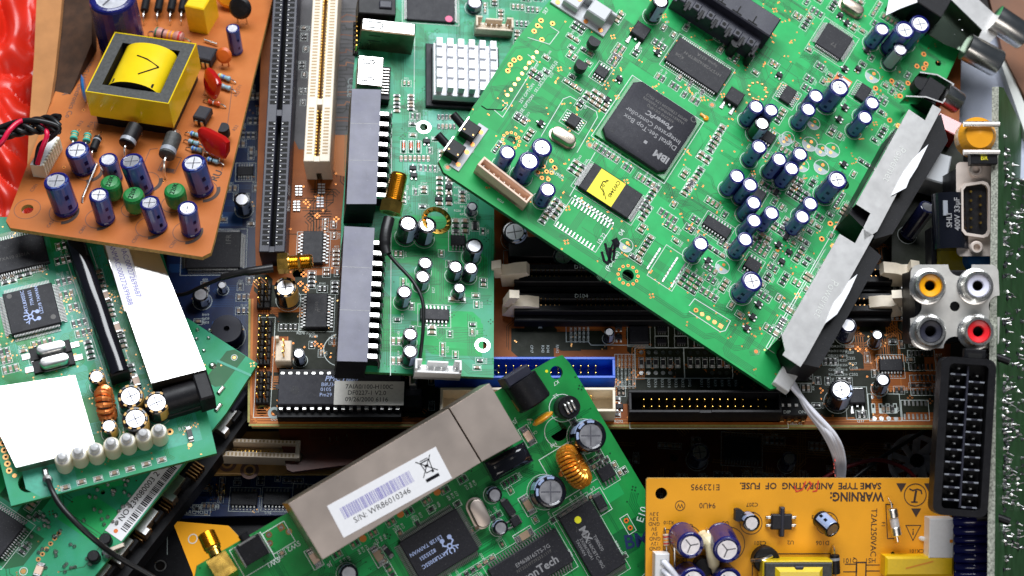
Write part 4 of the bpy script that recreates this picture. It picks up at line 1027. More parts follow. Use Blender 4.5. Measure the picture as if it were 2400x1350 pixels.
for k in range(10): x, y = f.L(1028 + 9 * (k % 5), 275 + 22 * (k // 5)); smd(f, x, y, 12, 7, 4, math.pi / 2)
group(f, 1071, 702, 2, 1, 15, 9); group(f, 965, 718, 1, 1, 14, 8, 1)
for k in range(5): x, y = f.L(930, 225 + k * 9); smd(f, x, y, 13, 7, 4, 0)
for k in range(5): x, y = f.L(963, 225 + k * 8); smd(f, x, y, 13, 7, 4, 0)
scatter(f, [(925, 250), (925, 500), (1140, 520), (1060, 380), (1040, 262)], 260, 12, 7, seed=21)
scatter(f, [(915, 510), (900, 860), (1145, 875), (1150, 520)], 60, 12, 7, seed=22, maxn=2)
scatter(f, [(930, 100), (920, 250), (1000, 250), (1005, 100)], 120, 11, 6, seed=23)
scatter(f, [(1090, -20), (1090, 100), (1230, 110), (1290, -20)], 160, 12, 7, seed=24)
finish_board(f)
w = MB(); n = 48
w.T = smat(Matrix.Identity(4)); c = D.world(1023, 517, 62) ; nn = D.n
Q = Matrix.Translation(c) @ Vector((0, 0, 1)).rotation_difference((nn + D.x * .15)).to_matrix().to_4x4(); w.T = Q
w.lathe([(24, -2), (35, -2), (35, 2), (24, 2), (24, -2)], 'gold', 40)
for i in range(14): w.T = Q @ Matrix.Rotation(i * 2 * math.pi / 14, 4, 'Z'); w.add([(24, -2.5, 2.3), (24, 2.5, 2.3), (30, 5, 3.8), (30, 1, 3.8)], [(0, 1, 2, 3)], 'gold')
simple('lock_washer', 'gold toothed ring washer lying beside two black capacitors on the green board', 'washer', w, loc=c)
# ================================================================== big green board on top
f = E = Frame(1500, 400, 205, .22, .36, (785, 515)); thing('green_board', f, 'large bright green board lying slanted on top, with a big black square chip', 'circuit board', 'green circuit boards')
EP = [(1028, 378), (1040, 404), (1806, 912), (1826, 908), (1845, 878), (2010, 590), (2110, 400), (2188, 250), (2262, 92), (2330, -120), (1392, -120), (1212, 90)]
board(f, EP, 'green_mask', 'green_mask_dark', 12, holes=[(1198, 329, 12, 'beads'), (1776, 214, 15, 'goldbeads'), (1472, 645, 14, 'beads'), (1978, 432, 13), (2199, 148, 8)])
pours(f, 60, 'green_mask_light', 41, (60, 220)); 
traces(f, 420, 'green_mask_dark', .95, 3.6, 43, 6, (25, 130), via='copper_pad'); traces(f, 26, 'green_mask_dark', 1.0, 4.2, 44, 14, (80, 190), region=[(1700, 30), (1850, 160), (1980, 20), (1800, -60)], vias=False)
traces(f, 40, 'green_mask_dark', 1.2, 4.2, 46, 4, (120, 330)); viadots(f, 170, 45, mt='copper_pad', r=2.2)
# dark outline along the long edge
for (px, py, r, h) in ((1773, 250, 19, 74), (1808, 258, 18, 72), (1780, 344, 19, 76), (1913, 225, 19, 76), (1895, 256, 19, 76), (2045, 241, 19, 76), (2028, 275, 19, 76), (2068, 68, 19, 74),
    (2111, 116, 18, 76), (1827, 373, 19, 76), (1876, 361, 19, 76), (1856, 395, 19, 76), (1900, 477, 19, 76), (1881, 508, 19, 72), (1728, 413, 19, 76), (1759, 433, 19, 76), (1767, 475, 19, 72), (1809, 499, 19, 72),
    (1768, 517, 19, 70), (1747, 561, 19, 76), (1643, 571, 19, 72), (1284, 444, 19, 64), (1190, 357, 19, 70)): cap(f, px, py, r, h, 'navy' if (px, py) in ((2111, 116),) else 'blue', ang=R(-154))
for (px, py, r, h) in ((1968, 205, 24, 92), (1963, 421, 24, 90), (1763, 659, 25, 80), (1271, 345, 24, 66), (1241, 377, 24, 84), (2121, 70, 25, 96), (2157, 56, 25, 96)): cap(f, px, py, r, h, 'blue', ang=R(-154))
cap(f, 1787, 289, 19, 60, 'black'); cap(f, 1549, 2, 20, 76, 'black'); cap(f, 2187, 6, 26, 90, 'blue')
# the square processor
cx, cy = f.L(1521, 299, 8); m = MB(); m.box(0, 0, 1, 190, 186, 6, 'deep_green_mask', .5)
P = [(-84, -92), (84, -92), (92, -84), (92, 84), (84, 92), (-84, 92), (-92, 84), (-92, -84)]
P = [(-70, -89), (72, -89), (88, -73), (88, 72), (74, 87), (-72, 87), (-88, 72), (-88, -72)]
m2 = MB(); m2.prism(P, 7, 19, 'chip_grey', 'chip_grey'); q = [(a * .955, b * .955) for a, b in P]
m2.add([(a, b, 19) for a, b in P] + [(a, b, 22) for a, b in q], [(i, (i + 1) % 8, 8 + (i + 1) % 8, 8 + i) for i in range(8)] + [tuple(range(8, 16))], 'chip_grey')
proc = link(f, 'processor', m.mesh('substrate'), cx, cy, 0); cb = link(f, 'chip_case', m2.mesh('chip_case'), parent=proc)
f.bb.append((cx - 98, cy - 98, cx + 98, cy + 98)); f.deco.rect(cx, cy, 200, 196, 1.6, .5, 'silk')
m = MB(); z = 22.2; T = 180
def pt(px, py): a = f.L(px, py, 22); return a[0] - cx, a[1] - cy
for t, px, py, sz, mt, b, sh in (('IBM', 1550, 367, 25, 'ink_grey', .035, 0), ('Digital Set-Top Box', 1524, 309, 18, 'ink_grey', .004, 0), ('Integrated Controller', 1531, 294, 17, 'ink_grey', .004, 0), ('PowerPC', 1545, 281, 18, 'ink_grey', .03, .2),
        ('41E2745 DE14PQ', 1548, 266, 10, 'ink_dim', 0, 0), ('1N36513AMNKF TAIWAN', 1556, 259, 10, 'ink_dim', 0, 0), ('IBM59 STB02500 LFA 05C2', 1563, 252, 10, 'ink_dim', 0, 0)):
    a, c_ = pt(px, py); m.text(t, a, c_, sz, z, mt, math.pi, b, sh)
a, c_ = pt(1513, 333); m.quad(a, c_, 8, 8, z, 'ink_grey')
a, c_ = pt(1626, 280); m.ring(a, c_, z, 6, 7.5, 'ink_dim'); a, c_ = pt(1436, 307); m.disc(a, c_, z, 5, 'chip')
link(f, 'lettering', m.mesh('lettering', False), parent=proc)
x, y = f.L(1655, 277, 3); m = MB(); m.lathe([(7, 0), (6, 5), (.1, 7)], 'amber', 10); m.box(-9, 2, 0, 16, 7, 5, 'amber', 2); link(f, 'glue_drop', m.mesh('glue_drop'), x, y)
# memory chips
chip(f, 1638, 152, 148, 76, 12, nx=27, pl=10, rot=0, text=(('hynix 621A', 10, 24, 12, 180, 'ink_dim'), ('HY57V281620ETP-H', 6, 8, 12, 180, 'ink_dim'), ('KOR', -50, -8, 11, 180, 'ink_dim')))
chip(f, 1432, 446, 132, 74, 12, ny=28, pl=12, rot=0, dots=((-58, 30, 3.4, 'chip'), (56, -26, 4, 'chip')))
x, y = f.L(1421, 440, 12.3); m = MB(); m.T = Matrix.Rotation(R(0), 4, 'Z'); m.box(0, 0, 0, 66, 70, .6, 'yellow_label')
for t, dx in (('CW3440', 16), ('*1.0', -10)): m.text(t, dx, 8, 13, .8, 'ink_black', -math.pi / 2 + R(0), .012)
m.line([(-4, 18), (-14, 8), (-12, -8), (2, -14), (4, -22), (-10, -2), (14, -26)], 2.0, .9, 'ink_black'); link(f, 'yellow_label', m.mesh('yellow_label', False), x, y, 12.3)
chip(f, 1956, 95, 72, 72, 9, nx=16, ny=16, pl=10, rot=R(0), text=(('T7', 4, -10, 14, 180, 'ink_dim'),))
# small outline chips (px,py,w,d,n,rot90)
for px, py, w, d, n, ro in ((1682, 531, 66, 28, 8, 0), (1411, 167, 30, 26, 4, 0), (1345, 281, 30, 27, 4, 1), (1848, 221, 44, 28, 7, 1), (2024, 216, 44, 28, 7, 1), (1801, 320, 32, 30, 4, 0), (1778, 455, 32, 30, 4, 0), (1765, 620, 36, 30, 4, 0)):
    chip(f, px, py, w, d, 10, nx=n, pl=10, rot=math.pi / 2 if ro else 0)
for px, py in ((1502, 72), (1722, 226)): dpak(f, px, py, R(0))
for px, py in ((1394, 95), (1364, 150)): to92(f, px, py, 34, 15, R(180))
for px, py, ro in ((1452, 184, 0), (1423, 233, 1), (1267, 288, 1), (1541, 122, 1), (1827, 175, 0), (1970, 35, 0), (1985, 52, 1), (2032, 117, 1), (1980, 160, 1), (2012, 160, 0), (1980, 250, 1), (1967, 278, 1), (1978, 384, 1), (1820, 450, 1), (1660, 610, 1), (1825, 573, 1), (1843, 555, 1), (1833, 612, 0), (1850, 590, 0), (1778, 712, 1), (1764, 742, 1), (1750, 768, 1)): sot(f, px, py, ro * math.pi / 2, .95)
xtal(f, 1323, 316, 60, 30, 22, R(2), '27.000'); xtal(f, 2001, 12, 60, 28, 22, 0)
# sockets never fitted, rows of pads
for a, b, n in (((1338, 474), (1430, 528), 12), ((1310, 530), (1385, 577), 12)):
    ax, bx = f.L(*a), f.L(*b); mx = ((a[0] + b[0]) / 2, (a[1] + b[1]) / 2); padrow(f, *mx, n, 8.8, 3.8, 15, 0)
for i in range(2): padrow(f, 1390 + i * 4, 458 + 30 + i * 8, 12, 8.8, 5, 5, 0)
for (px, py, n) in ((1532, 606, 6), (1570, 632, 7), (1590, 645, 7)): padrow(f, px, py, n, 9.6, 16, 5, R(90))
f.deco.rect(*f.L(1368, 527), 112, 84, 1.3, .5, 'silk'); f.deco.rect(*f.L(1568, 628), 66, 92, 1.3, .5, 'silk')
for px, py in ((1907, 290), (1925, 352), (1840, 328)): emptycap(f, px, py, 15)
for px, py in ((1950, 352), (1925, 392), (1898, 338), (2045, 178)): emptycap(f, px, py, 18)
for px, py in ((1467, 575), (1693, 626), (1880, 388)): emptycap(f, px, py, 16)
emptycap(f, 1847, 323, 15)
for i in range(9): pad(f, 1258 - i * 8.6, 122 + i * 12.6, 4.6, 'gold_pad', False)
for i, (px, py) in enumerate(((1284, 375), (1273, 400), (1291, 390), (1266, 388), (1285, 403), (1262, 415), (1277, 418), (1293, 392), (1253, 402), (1270, 430))): pad(f, px + 8, py + 14 - 12, 5, 'copper_pad', True)
for i in range(5): pad(f, 1631 + i * 14.5, 727 + i * 9.3, 5.4, 'copper_pad' if not i else 'gold_pad', not i, sq=(i == 4))
for px, py, r in ((1773, 245 + 0, 0), (1772, 824, 6), (1382, 340, 6), (1669, 246, 6), (1049, 392, 6)):
    if r: x, y = f.L(px, py); f.pcb.disc(x, y, .3, 9, 'deep_green_mask', 20); f.pcb.disc(x, y, .4, 4.5, 'orange_pad', 16); bb(f, x, y, 20, 20)
for px, py in ((1268, 48), (1260, 60), (1252, 73), (1295, 55), (1270, 93), (1205, 141), (1218, 136), (1196, 152), (1190, 166)): pad(f, px, py, 6, 'copper_pad', True)
for px, py in ((1946, 524), (1960, 534), (1926, 560), (2052, 207), (2128, 195), (2090, 190), (2110, 225), (2165, 127), (2170, 150), (2165, 160), (2149, 155), (2085, 282)): pad(f, px, py, 6.5, 'copper_pad', True)
x, y = f.L(1975, 190); f.pcb.quad(x, y, 42, 26, .5, 'orange_pad'); f.pcb.quad(x + 4, y - 2, 30, 20, .6, 'paper')
# handwriting, print
m = f.deco
hw = [[(1410, 590), (1416, 612), (1424, 618), (1430, 600), (1428, 580)], [(1428, 612), (1432, 585), (1438, 566), (1440, 590), (1437, 612)], [(1436, 592), (1446, 572)], [(1418, 570), (1424, 596), (1432, 616)], [(1434, 566), (1442, 562), (1440, 584), (1446, 562), (1450, 570), (1447, 580)]]
for s_ in hw: m.line([f.L(*p) for p in s_], 6.2, .9, 'ink_black')
for t, px, py, sz, ro in (('25E OPTION : SE1,SE2,SE3,SE4,SE5,J2', 1262, 205, 11, 90), ('25Y OPTION : CN802,J4', 1248, 200, 11, 90), ('CN902', 1304, 408, 13, 0), ('SE7', 1279, 26, 13, 90), ('SE3', 1103, 352, 12, 0), ('SE4', 1134, 302, 12, 0), ('SE5', 1374, 62, 12, 0),
        ('04', 1457, 545, 16, 90), ('(Pb-free)', 1436, 612, 16, 90), ('10 22', 1410, 560, 14, 90), ('CN803', 1178, 452, 9, 180), ('CN801', 1255, 408, 9, 0), ('CN904', 1838, 880, 10, 0), ('PT20', 1173, 470, 8, 180)): m.text(t, *f.L(px, py), sz, .5, 'silk', R(ro)); bb(f, *f.L(px, py), 20 if ro == 90 else 50, 60 if ro == 90 else 16)
for seg in (((1290, 62), (1310, 75), (1288, 104), (1237, 88)), ((1335, 460), (1395, 357)), ((1320, 232), (1336, 226), (1398, 262), (1400, 275), (1352, 358)), ((1320, 232), (1268, 320)), ((1577, 20), (1730, 118), (1750, 98)), ((1200, 262), (1268, 160), (1190, 210))[:0], ((1158, 258), (1178, 275), (1260, 145), (1237, 128))): 
    if seg: m.line([f.L(*p) for p in seg], 1.5, .5, 'silk')
m.line([f.L(2098, 290), f.L(1795, 815)], 1.6, .5, 'silk'); m.line([f.L(1795, 815), f.L(1815, 828)], 1.6, .5, 'silk')
m.line([f.L(1615, 717), f.L(1628, 700), f.L(1712, 752), f.L(1700, 775), f.L(1688, 778), f.L(1615, 730)], 1.6, .5, 'silk')
m.line([f.L(*p) for p in ((1176, 262), (1190, 246), (1176, 236))], 1.2, .5, 'silk')
m.line([f.L(*p) for p in ((1128, 248), (1140, 256), (1176, 258), (1180, 252))], 2.4, .7, 'ink_black')
# groups of chip parts, where the photo shows them
for px, py, nx, ny, ro in ((1410, 352, 4, 1, 1), (1435, 368, 3, 1, 1), (1470, 393, 2, 1, 1), (1513, 424, 4, 1, 1), (1530, 434, 3, 1, 1), (1519, 468, 1, 6, 0), (1512, 500, 1, 4, 0), (1565, 506, 4, 1, 1), (1628, 420, 1, 6, 0), (1612, 440, 1, 4, 0), (1680, 320, 1, 6, 0), (1673, 340, 1, 4, 0), (1650, 370, 2, 2, 0),
    (1352, 395, 2, 3, 0), (1296, 485, 1, 4, 0), (1306, 495, 1, 4, 0), (1280, 505, 1, 4, 0), (1547, 182, 2, 1, 1), (1580, 202, 2, 1, 1), (1593, 182, 1, 1, 1), (1603, 222, 1, 1, 1), (1617, 196, 1, 1, 1), (1628, 236, 2, 1, 1), (1645, 216, 1, 1, 1), (1450, 118, 2, 2, 1), (1440, 140, 2, 2, 1), (1400, 225, 2, 2, 0), (1383, 230, 2, 2, 0), (1410, 248, 2, 2, 0),
    (1355, 65, 2, 2, 0), (1343, 90, 2, 1, 0), (1340, 112, 1, 1, 0), (1375, 122, 2, 1, 0), (1340, 132, 2, 1, 1), (1340, 180, 1, 1, 0), (1280, 135, 1, 1, 0), (1255, 175, 2, 2, 0), (1555, 65, 1, 1, 1), (1578, 82, 1, 1, 1), (1545, 105, 3, 1, 1), (1608, 65, 1, 1, 1), (1688, 118, 1, 1, 1), (1718, 138, 2, 1, 1), (1222, 275, 2, 1, 0), (1218, 282, 2, 1, 0), (1165, 345, 1, 2, 1),
    (1510, 580, 1, 6, 0), (1490, 607, 2, 1, 0), (1617, 660, 3, 4, 0), (1660, 690, 4, 1, 1), (1700, 575, 3, 1, 1), (1678, 590, 3, 1, 0), (1665, 630, 3, 1, 1), (1780, 580, 4, 2, 1), (1800, 440, 4, 1, 1), (1810, 400, 2, 2, 0), (1860, 420, 3, 2, 0), (1870, 455, 3, 3, 0), (1830, 540, 3, 2, 0), (1790, 560, 2, 2, 0), (1857, 530, 3, 2, 0), (1875, 560, 3, 1, 0)):
    group(f, px, py, nx, ny, 12.5, 7.5, ro)
scatter(f, [(1560, 560), (1760, 790), (1970, 480), (1990, 300), (1900, 160), (1770, 300), (1640, 480)], 1500, 12.5, 7.5, seed=61, maxn=4)
scatter(f, [(1850, 30), (1930, 250), (2080, 280), (2160, 200), (2120, 0), (1900, -20)], 800, 12.5, 7.5, seed=62, maxn=4)
scatter(f, [(1860, 560), (2070, 250), (2120, 240), (1830, 800), (1770, 780)], 260, 12.5, 7.5, seed=63, maxn=4)
scatter(f, [(1290, 50), (1150, 250), (1230, 400), (1400, 600), (1560, 640), (1700, 300), (1700, 160), (1450, 60)], 100, 12.5, 7.5, seed=64, maxn=3)
scatter(f, [(1440, 20), (1420, 50), (1740, 180), (1850, 200), (1860, 90)], 40, 12.5, 7.5, seed=65, maxn=3)
# cream connector at the left
def opentray(fr, name, pts, h, t, wall, inner, n, pinm='tin', label=None):
    P = [fr.L(*p, h) for p in pts]; c = Vector((sum(p[0] for p in P) / 4, sum(p[1] for p in P) / 4)); a = Vector(P[0]); b = Vector(P[1]); d = Vector(P[3])
    w = (b - a).length; dd = (d - a).length; rot = math.atan2(b.y - a.y, b.x - a.x); m = MB()
    m.box(0, 0, 0, w, dd, h * .3, inner)
    for x_, y_, ww, d_ in ((0, dd / 2 - t / 2, w, t), (0, -dd / 2 + t / 2, w, t), (-w / 2 + t / 2, 0, t, dd - 2 * t), (w / 2 - t / 2, 0, t, dd - 2 * t)): m.box(x_, y_, 0, ww, d_, h, wall, .8)
    o = link(fr, name, m.mesh(name), c.x, c.y, 0, rot)
    for i in range(n): link(fr, 'pin', cached(('otp', h, pinm), lambda: (lambda q: (q.box(0, 0, 0, 3, 3, h * .72, pinm, 1), q)[1].mesh('pin'))(MB())), parent=o, M=Matrix.Translation(((i - (n - 1) / 2) * (w - 24) / (n - 1), 0, 0)))
    bb(fr, c.x, c.y, w * abs(math.cos(rot)) + dd * abs(math.sin(rot)), dd + 4); return o
opentray(f, 'cream_socket', [(1116, 386), (1232, 477), (1254, 450), (1138, 372)], 44, 5, 'blush', 'cream', 9)
# push buttons on white tape
for px, py, bx, by in ((1104, 302, 1062, 268), (1068, 348, 1026, 316)):
    x, y = f.L(px, py, 26); m = MB(); m.box(0, 0, 0, 36, 36, 26, 'black', 1.5); 
    for a_ in (-12, 12): m.disc(a_, -10, 26.2, 2, 'gold_pad', 8)
    m.box(-19, 0, 0, 3, 44, 28, 'tin'); a = Vector((*f.L(bx, by, 18), 18)) - Vector((x, y, 0)); m.tube([Vector((-18, 0, 16)), a], 9.5, 'black', 16); bb(f, x, y, 60, 40)
    link(f, 'push_button', m.mesh('push_button'), x, y)
x, y = f.L(1100, 340); m = MB(); m.box(0, 0, .5, 26, 132, 2.5, 'grey_plastic', .5, rot=R(0))
for k in (-52, -14, 10, 48): m.disc(3, k, 3.2, 5.5, 'copper_pad', 12)
link(f, 'button_bracket', m.mesh('button_bracket', False), x + 2, y - 6)
# grey slotted bracket and black socket at the top edge
x, y = f.L(1372, 14, 30); m = MB(); m.box(0, 0, 0, 150, 56, 6, 'grey_plastic', 1); m.box(0, 24, 0, 150, 8, 34, 'grey_plastic', 2); m.box(-30, 0, 6, 40, 34, 22, 'grey_plastic', 3); m.box(34, 6, 6, 50, 38, 36, 'grey_plastic', 3)
for a, b in ((-60, -18), (20, -20), (60, -18), (-20, 8)): m.disc(a, b, 7 if b < 0 else 29, 6, 'copper_pad', 12)
link(f, 'slotted_bracket', m.mesh('slotted_bracket'), x, y, 0, R(0)); f.bb.append((x - 80, y - 40, x + 80, y + 60))
x, y = f.L(1700, 20, 62); m = MB(); m.box(0, 0, 0, 230, 90, 40, 'black_satin', 2); m.box(0, 30, 0, 250, 60, 66, 'black_satin', 3)
for i in range(6): m.box(-96 + i * 38, -38, 30, 20, 22, 32, 'black_satin', 2); m.disc(-96 + i * 38, -38, 62.4, 5, 'dark', 14); m.box(-78 + i * 38, -46, 40, 8, 30, 12, 'black', 1)
for i in range(4): m.box(-60 + i * 44, 6, 66, 26, 3, 1, 'dark'); m.box(-60 + i * 44, 16, 66, 3, 22, 1, 'dark')
m.cyl(66, -56, 0, 12, 50, 'black', 20); m.cyl(112, -56, 0, 8, 44, 'black', 20)
link(f, 'black_socket', m.mesh('black_socket'), x, y, 0, R(0)); f.bb.append((x - 130, y - 60, x + 130, y + 80))
# the two stamped metal shields over black sockets along the right edge
def shieldbar(top, black, txt, tp, rip):
    h = 112; P = [f.L(*p, h) for p in top]; m = MB(); m.prism(P, h - 3, h, 'brushed', 'brushed')
    m.text(txt, *f.L(*tp, h), 30, h + .3, 'silk_grey', math.pi / 2, .012) if False else None
    o = link(f, 'metal_shield', m.mesh('metal_shield', False))
    w = MB(); a, b = P[0], P[-1]   # mirror like inner wall from the long left edge down to the board
    for a, b in ((P[0], P[-1]),): w.add([(a[0], a[1], h - 3), (b[0], b[1], h - 3), (b[0], b[1], 1), (a[0], a[1], 1)], [(0, 1, 2, 3)], 'mirror'); w.add([(a[0] + 2, a[1], h - 3), (b[0] + 2, b[1], h - 3), (b[0] + 2, b[1], 1), (a[0] + 2, a[1], 1)], [(3, 2, 1, 0)], 'nickel')
    link(f, 'shield_wall', w.mesh('shield_wall', False), parent=o)
    t = MB(); t.text(txt, *f.L(*tp, h), 29, h + .35, 'frame_white', f.ang(-60, 105), -0.014, 0, .9)
    link(f, 'lettering', t.mesh('lettering', False), parent=o)
    r_ = MB(); RP = [f.L(*p, h + 4) for p in rip]; n = len(RP); r_.prism(RP, h, h + 3.5, 'solder', 'aluminium_white'); link(f, 'torn_metal', r_.mesh('torn_metal', False), parent=o)
    B = [f.L(*p, 88) for p in black]; m = MB(); m.prism(B, 0, 88, 'black', 'black'); link(f, 'video_socket', m.mesh('video_socket', False))
    for PP in (P, B): xs = [p[0] for p in PP]; ys = [p[1] for p in PP]
shieldbar([(2130, 256), (2168, 282), (2186, 245), (2206, 256), (2056, 542), (2026, 562), (2024, 532), (2040, 500), (2006, 478)][::1], [(2100, 300), (2206, 268), (2222, 330), (2092, 548), (2050, 560), (1990, 500)], 'Powernet', (2096, 385), [(2176, 338), (2160, 352), (2140, 372), (2118, 402), (2104, 428), (2090, 458), (2124, 440), (2132, 420), (2150, 392)])
shieldbar([(1968, 548), (2004, 570), (2022, 536), (2048, 552), (1888, 842), (1876, 860), (1834, 832), (1840, 822), (1832, 786)][::1], [(2020, 560), (2066, 600), (1920, 862), (1870, 850), (1850, 800), (1960, 600)], 'Powernet', (1936, 700), [(2010, 642), (1990, 658), (1974, 686), (1956, 706), (1936, 756), (1962, 736), (1976, 712), (1990, 686)])
m = MB(); 
# audio sockets at the upper right: black body, steel clip and round steel barrels
def barrel(fr, p0, p1, h, r, name='phono_barrel'):
    a = Vector((*fr.L(*p0, h), h)); b = Vector((*fr.L(*p1, h - 8), h - 8)); m = MB(); q = Vector((1, 0, 0)).rotation_difference((b - a).normalized()).to_matrix().to_4x4(); L_ = (b - a).length; m.T = q
    xs = [(0, r * .8), (2, r), (L_ - 5, r), (L_, r * .92), (L_, r * .45), (L_ * .3, r * .45)]; m.tube([(x_, 0, 0) for x_, _ in xs], r, 'chrome', 30, True, [z for _, z in xs]); m.tube([(L_ * .55, 0, 0), (L_ + 1, 0, 0)], r * .30, 'dark', 12)
    return link(fr, name, m.mesh(name), M=Matrix.Translation(a))
barrel(f, (2210, 218), (2248, 244), 44, 28); barrel(f, (2262, 108), (2340, 150), 70, 34, 'phono_barrel'); barrel(f, (2330, 40), (2402, 88), 80, 34, 'phono_barrel')
x, y = f.L(2186, 212, 56); m = MB(); m.box(0, 0, 0, 46, 62, 56, 'black', 2); m.cyl(-30, 6, 20, 20, 30, 'black', 20); link(f, 'audio_socket', m.mesh('audio_socket'), x, y, 0, R(0))
m = MB()
for pts in ([(2155, 170), (2196, 176), (2234, 198), (2210, 240)], [(2122, 226), (2170, 228), (2210, 242)]):
    Q = [f.L(*p, 58) for p in pts]
    for i in range(len(Q) - 1): m.add([(*Q[i], 60), (*Q[i + 1], 60), (*Q[i + 1], 20), (*Q[i], 20)], [(0, 1, 2, 3)], 'mirror')
    m.line(Q, 3.5, 60.2, 'brushed')
link(f, 'steel_clip', m.mesh('steel_clip', False))
extr(f, 'steel_plate', [(2150, 2), (2236, -30), (2330, 40), (2322, 78), (2262, 122), (2214, 104), (2120, 46)], 34, 36, 'steel_reflection', 'steel_reflection')
extr(f, 'steel_bracket', [(2230, -60), (2360, 60), (2300, 120), (2284, 108), (2302, 70), (2210, -20)], 66, 70, 'brushed', 'brushed')
extr(f, 'steel_bracket', [(2085, -10), (2140, -60), (2150, 5), (2110, 20), (2076, 36)], 100, 104, 'brushed', 'aluminium_white')
m = MB(); m.box(0, 0, 0, 120, 60, 96, 'black', 2); x, y = f.L(2135, 8, 90); link(f, 'tuner_can', m.mesh('tuner_can'), x + 20, y + 40, 0, 0)
for pa, pb in (((2222, 32), (2250, 48)), ((2230, 50), (2256, 72)), ((2206, 74), (2238, 82)), ((2142, 10), (2172, 26))):
    a, b = Vector((*f.L(*pa, 20), 20)), Vector((*f.L(*pb, 34), 34)); m = MB(); m.tube([(0, 0, 0), b - a], 3, 'tin', 8); link(f, 'solder_lug', m.mesh('solder_lug'), M=Matrix.Translation(a))
finish_board(f)

# ribbon of white wires from its lowest corner, with its plug
pl = MB(); a = E.world(1838, 892, 4); xa, ya = E.x, E.y
pl.T = Matrix(((xa.x, ya.x, E.n.x, a.x), (xa.y, ya.y, E.n.y, a.y), (xa.z, ya.z, E.n.z, a.z), (0, 0, 0, 1)))
pl.box(0, 0, -10, 40, 46, 22, 'white_plastic', 2)
r = thing('ribbon_cable', Frame(1840, 890, 60, 0, .42, (100, 0), n=(0, 0, 1)), 'bundle of white wires hanging from the lowest corner of the slanted green board', 'cable')
fr = Frame(1840, 890, 60, 0, .42, (100, 0), n=(0, 0, 1)); fr.root = r
inv = fr.M.inverted()
pl.v = [inv @ v for v in pl.v]; link(fr, 'plug', pl.mesh('plug'))
for k in range(6):
    o_ = (k - 2.5); pts = [(1848 + o_ * 1.2, 893 + o_ * 3.5, 112), (1868 + o_ * 2, 915 + o_ * 5, 104), (1902 + o_ * 5.5, 965 + o_ * 3.5, 92 + 6 * math.sin(k * 2)), (1944 + o_ * 6, 1018 + o_ * 2, 60 + 6 * math.sin(k)), (1966 + o_ * 4.2, 1070, 0), (1968 + o_ * 3, 1125, -50), (1950 + o_ * 3, 1180, -90)]
    m = MB(); m.tube([inv @ p for p in smoothpath([Wd(*p) for p in pts], 8)], 5.4, 'wire_white', 10)
    if k == 0:
        for i in range(5): q = inv @ Wd(1962 + random.uniform(-9, -5), 1080 + i * 9, 4 - i * 9); m.box(q.x, q.y, q.z, 2.5, 6, 5, 'ink_red')
    link(fr, 'wire', m.mesh('wire'))
# ================================================================== green router board at the bottom with the long metal can
f = F = Frame(1000, 1100, 120, .24, .10, (465, -280)); thing('green_board', f, 'green board at the bottom edge carrying a long metal can with a barcode sticker', 'circuit board', 'green circuit boards')
FP = [(462, 1326), (1296, 840), (1318, 832), (1336, 852), (1500, 1128), (1690, 1440), (440, 1440)]
board(f, FP, 'deep_green_mask', 'board_edge_green', 12, holes=[(1304, 873, 15), (1310, 1012, 21, 'silk')])
pours(f, 30, 'green_mask', 51, (60, 190)); pours(f, 16, 'deep_green_trace', 54, (40, 90)); traces(f, 170, 'deep_green_trace', 1.4, 4, 52, 6, (30, 120), via='deep_green_trace'); viadots(f, 160, 53, mt='deep_green_trace', r=2.4)
# long can: two boxes side by side, seen from above
h = 98
def can(pts, nm):
    P = [f.L(*p, h) for p in pts]; c = (sum(p[0] for p in P) / 4, sum(p[1] for p in P) / 4); m = MB(); Q = [(p[0] - c[0], p[1] - c[1]) for p in P]
    m.prism(Q[::-1], 0, h - 2, 'nickel', 'shield_warm'); q = [(a * .992, b * .985) for a, b in Q]; m.prism(q[::-1], h - 2, h, 'shield_warm', 'shield_warm'); xs = [p[0] for p in P]; ys = [p[1] for p in P]; f.bb.append((min(xs) - 12, min(ys) - 4, max(xs), max(ys))); return link(f, nm, m.mesh(nm, False), *c), c
big, c = can([(676, 1180), (1051, 958), (1127, 1084), (756, 1312)], 'metal_can')
can([(1054, 956), (1147, 898), (1224, 1030), (1130, 1082)], 'metal_can')
x, y = f.L(914, 1153, h); m = MB(); m.box(0, 0, h, 266, 76, .8, 'paper')
rnd = random.Random(4); xx = -112
m.T = Matrix.Translation((0, 0, 0))
while xx < 56:
    w = rnd.choice((1, 1, 1.8, 2.6)); m.quad(xx + w / 2, 8, w, 26, h + 1.1, 'ink_violet'); xx += w + rnd.choice((.9, .9, 1.6, 2.4))
m.text('S/N: WR86010346', -28, -17, 18, h + 1.1, 'ink_black', 0, -.004, 0, 1.0)
g = h + 1.2   # crossed out bin
m.line([(86, 22), (89, -2)], 1.8, g, 'ink_black'); m.line([(107, 22), (104, -2)], 1.8, g, 'ink_black'); m.line([(84, 22), (109, 22)], 2.2, g, 'ink_black'); m.line([(87, 26), (106, 26)], 1.6, g, 'ink_black'); m.line([(89, -2), (104, -2)], 1.8, g, 'ink_black')
m.line([(78, 30), (114, -8)], 1.8, g, 'ink_black'); m.line([(114, 30), (78, -8)], 1.8, g, 'ink_black'); m.disc(103, -4, g, 3, 'ink_black'); m.quad(96, -17, 32, 7, g, 'ink_black'); m.quad(96, 12, 9, 5, g, 'ink_black')
link(f, 'sticker', m.mesh('sticker', False), x, y, 0, f.ang(228, -125, 900, 1150))
# dark seam strip and solder lugs along the lower side of the can
for px, py in ((850, 1262), (938, 1205), (1024, 1153)): x, y = f.L(px, py); f.pcb.cyl(x, y, .2, 8, 3, 'copper_pad', 14)
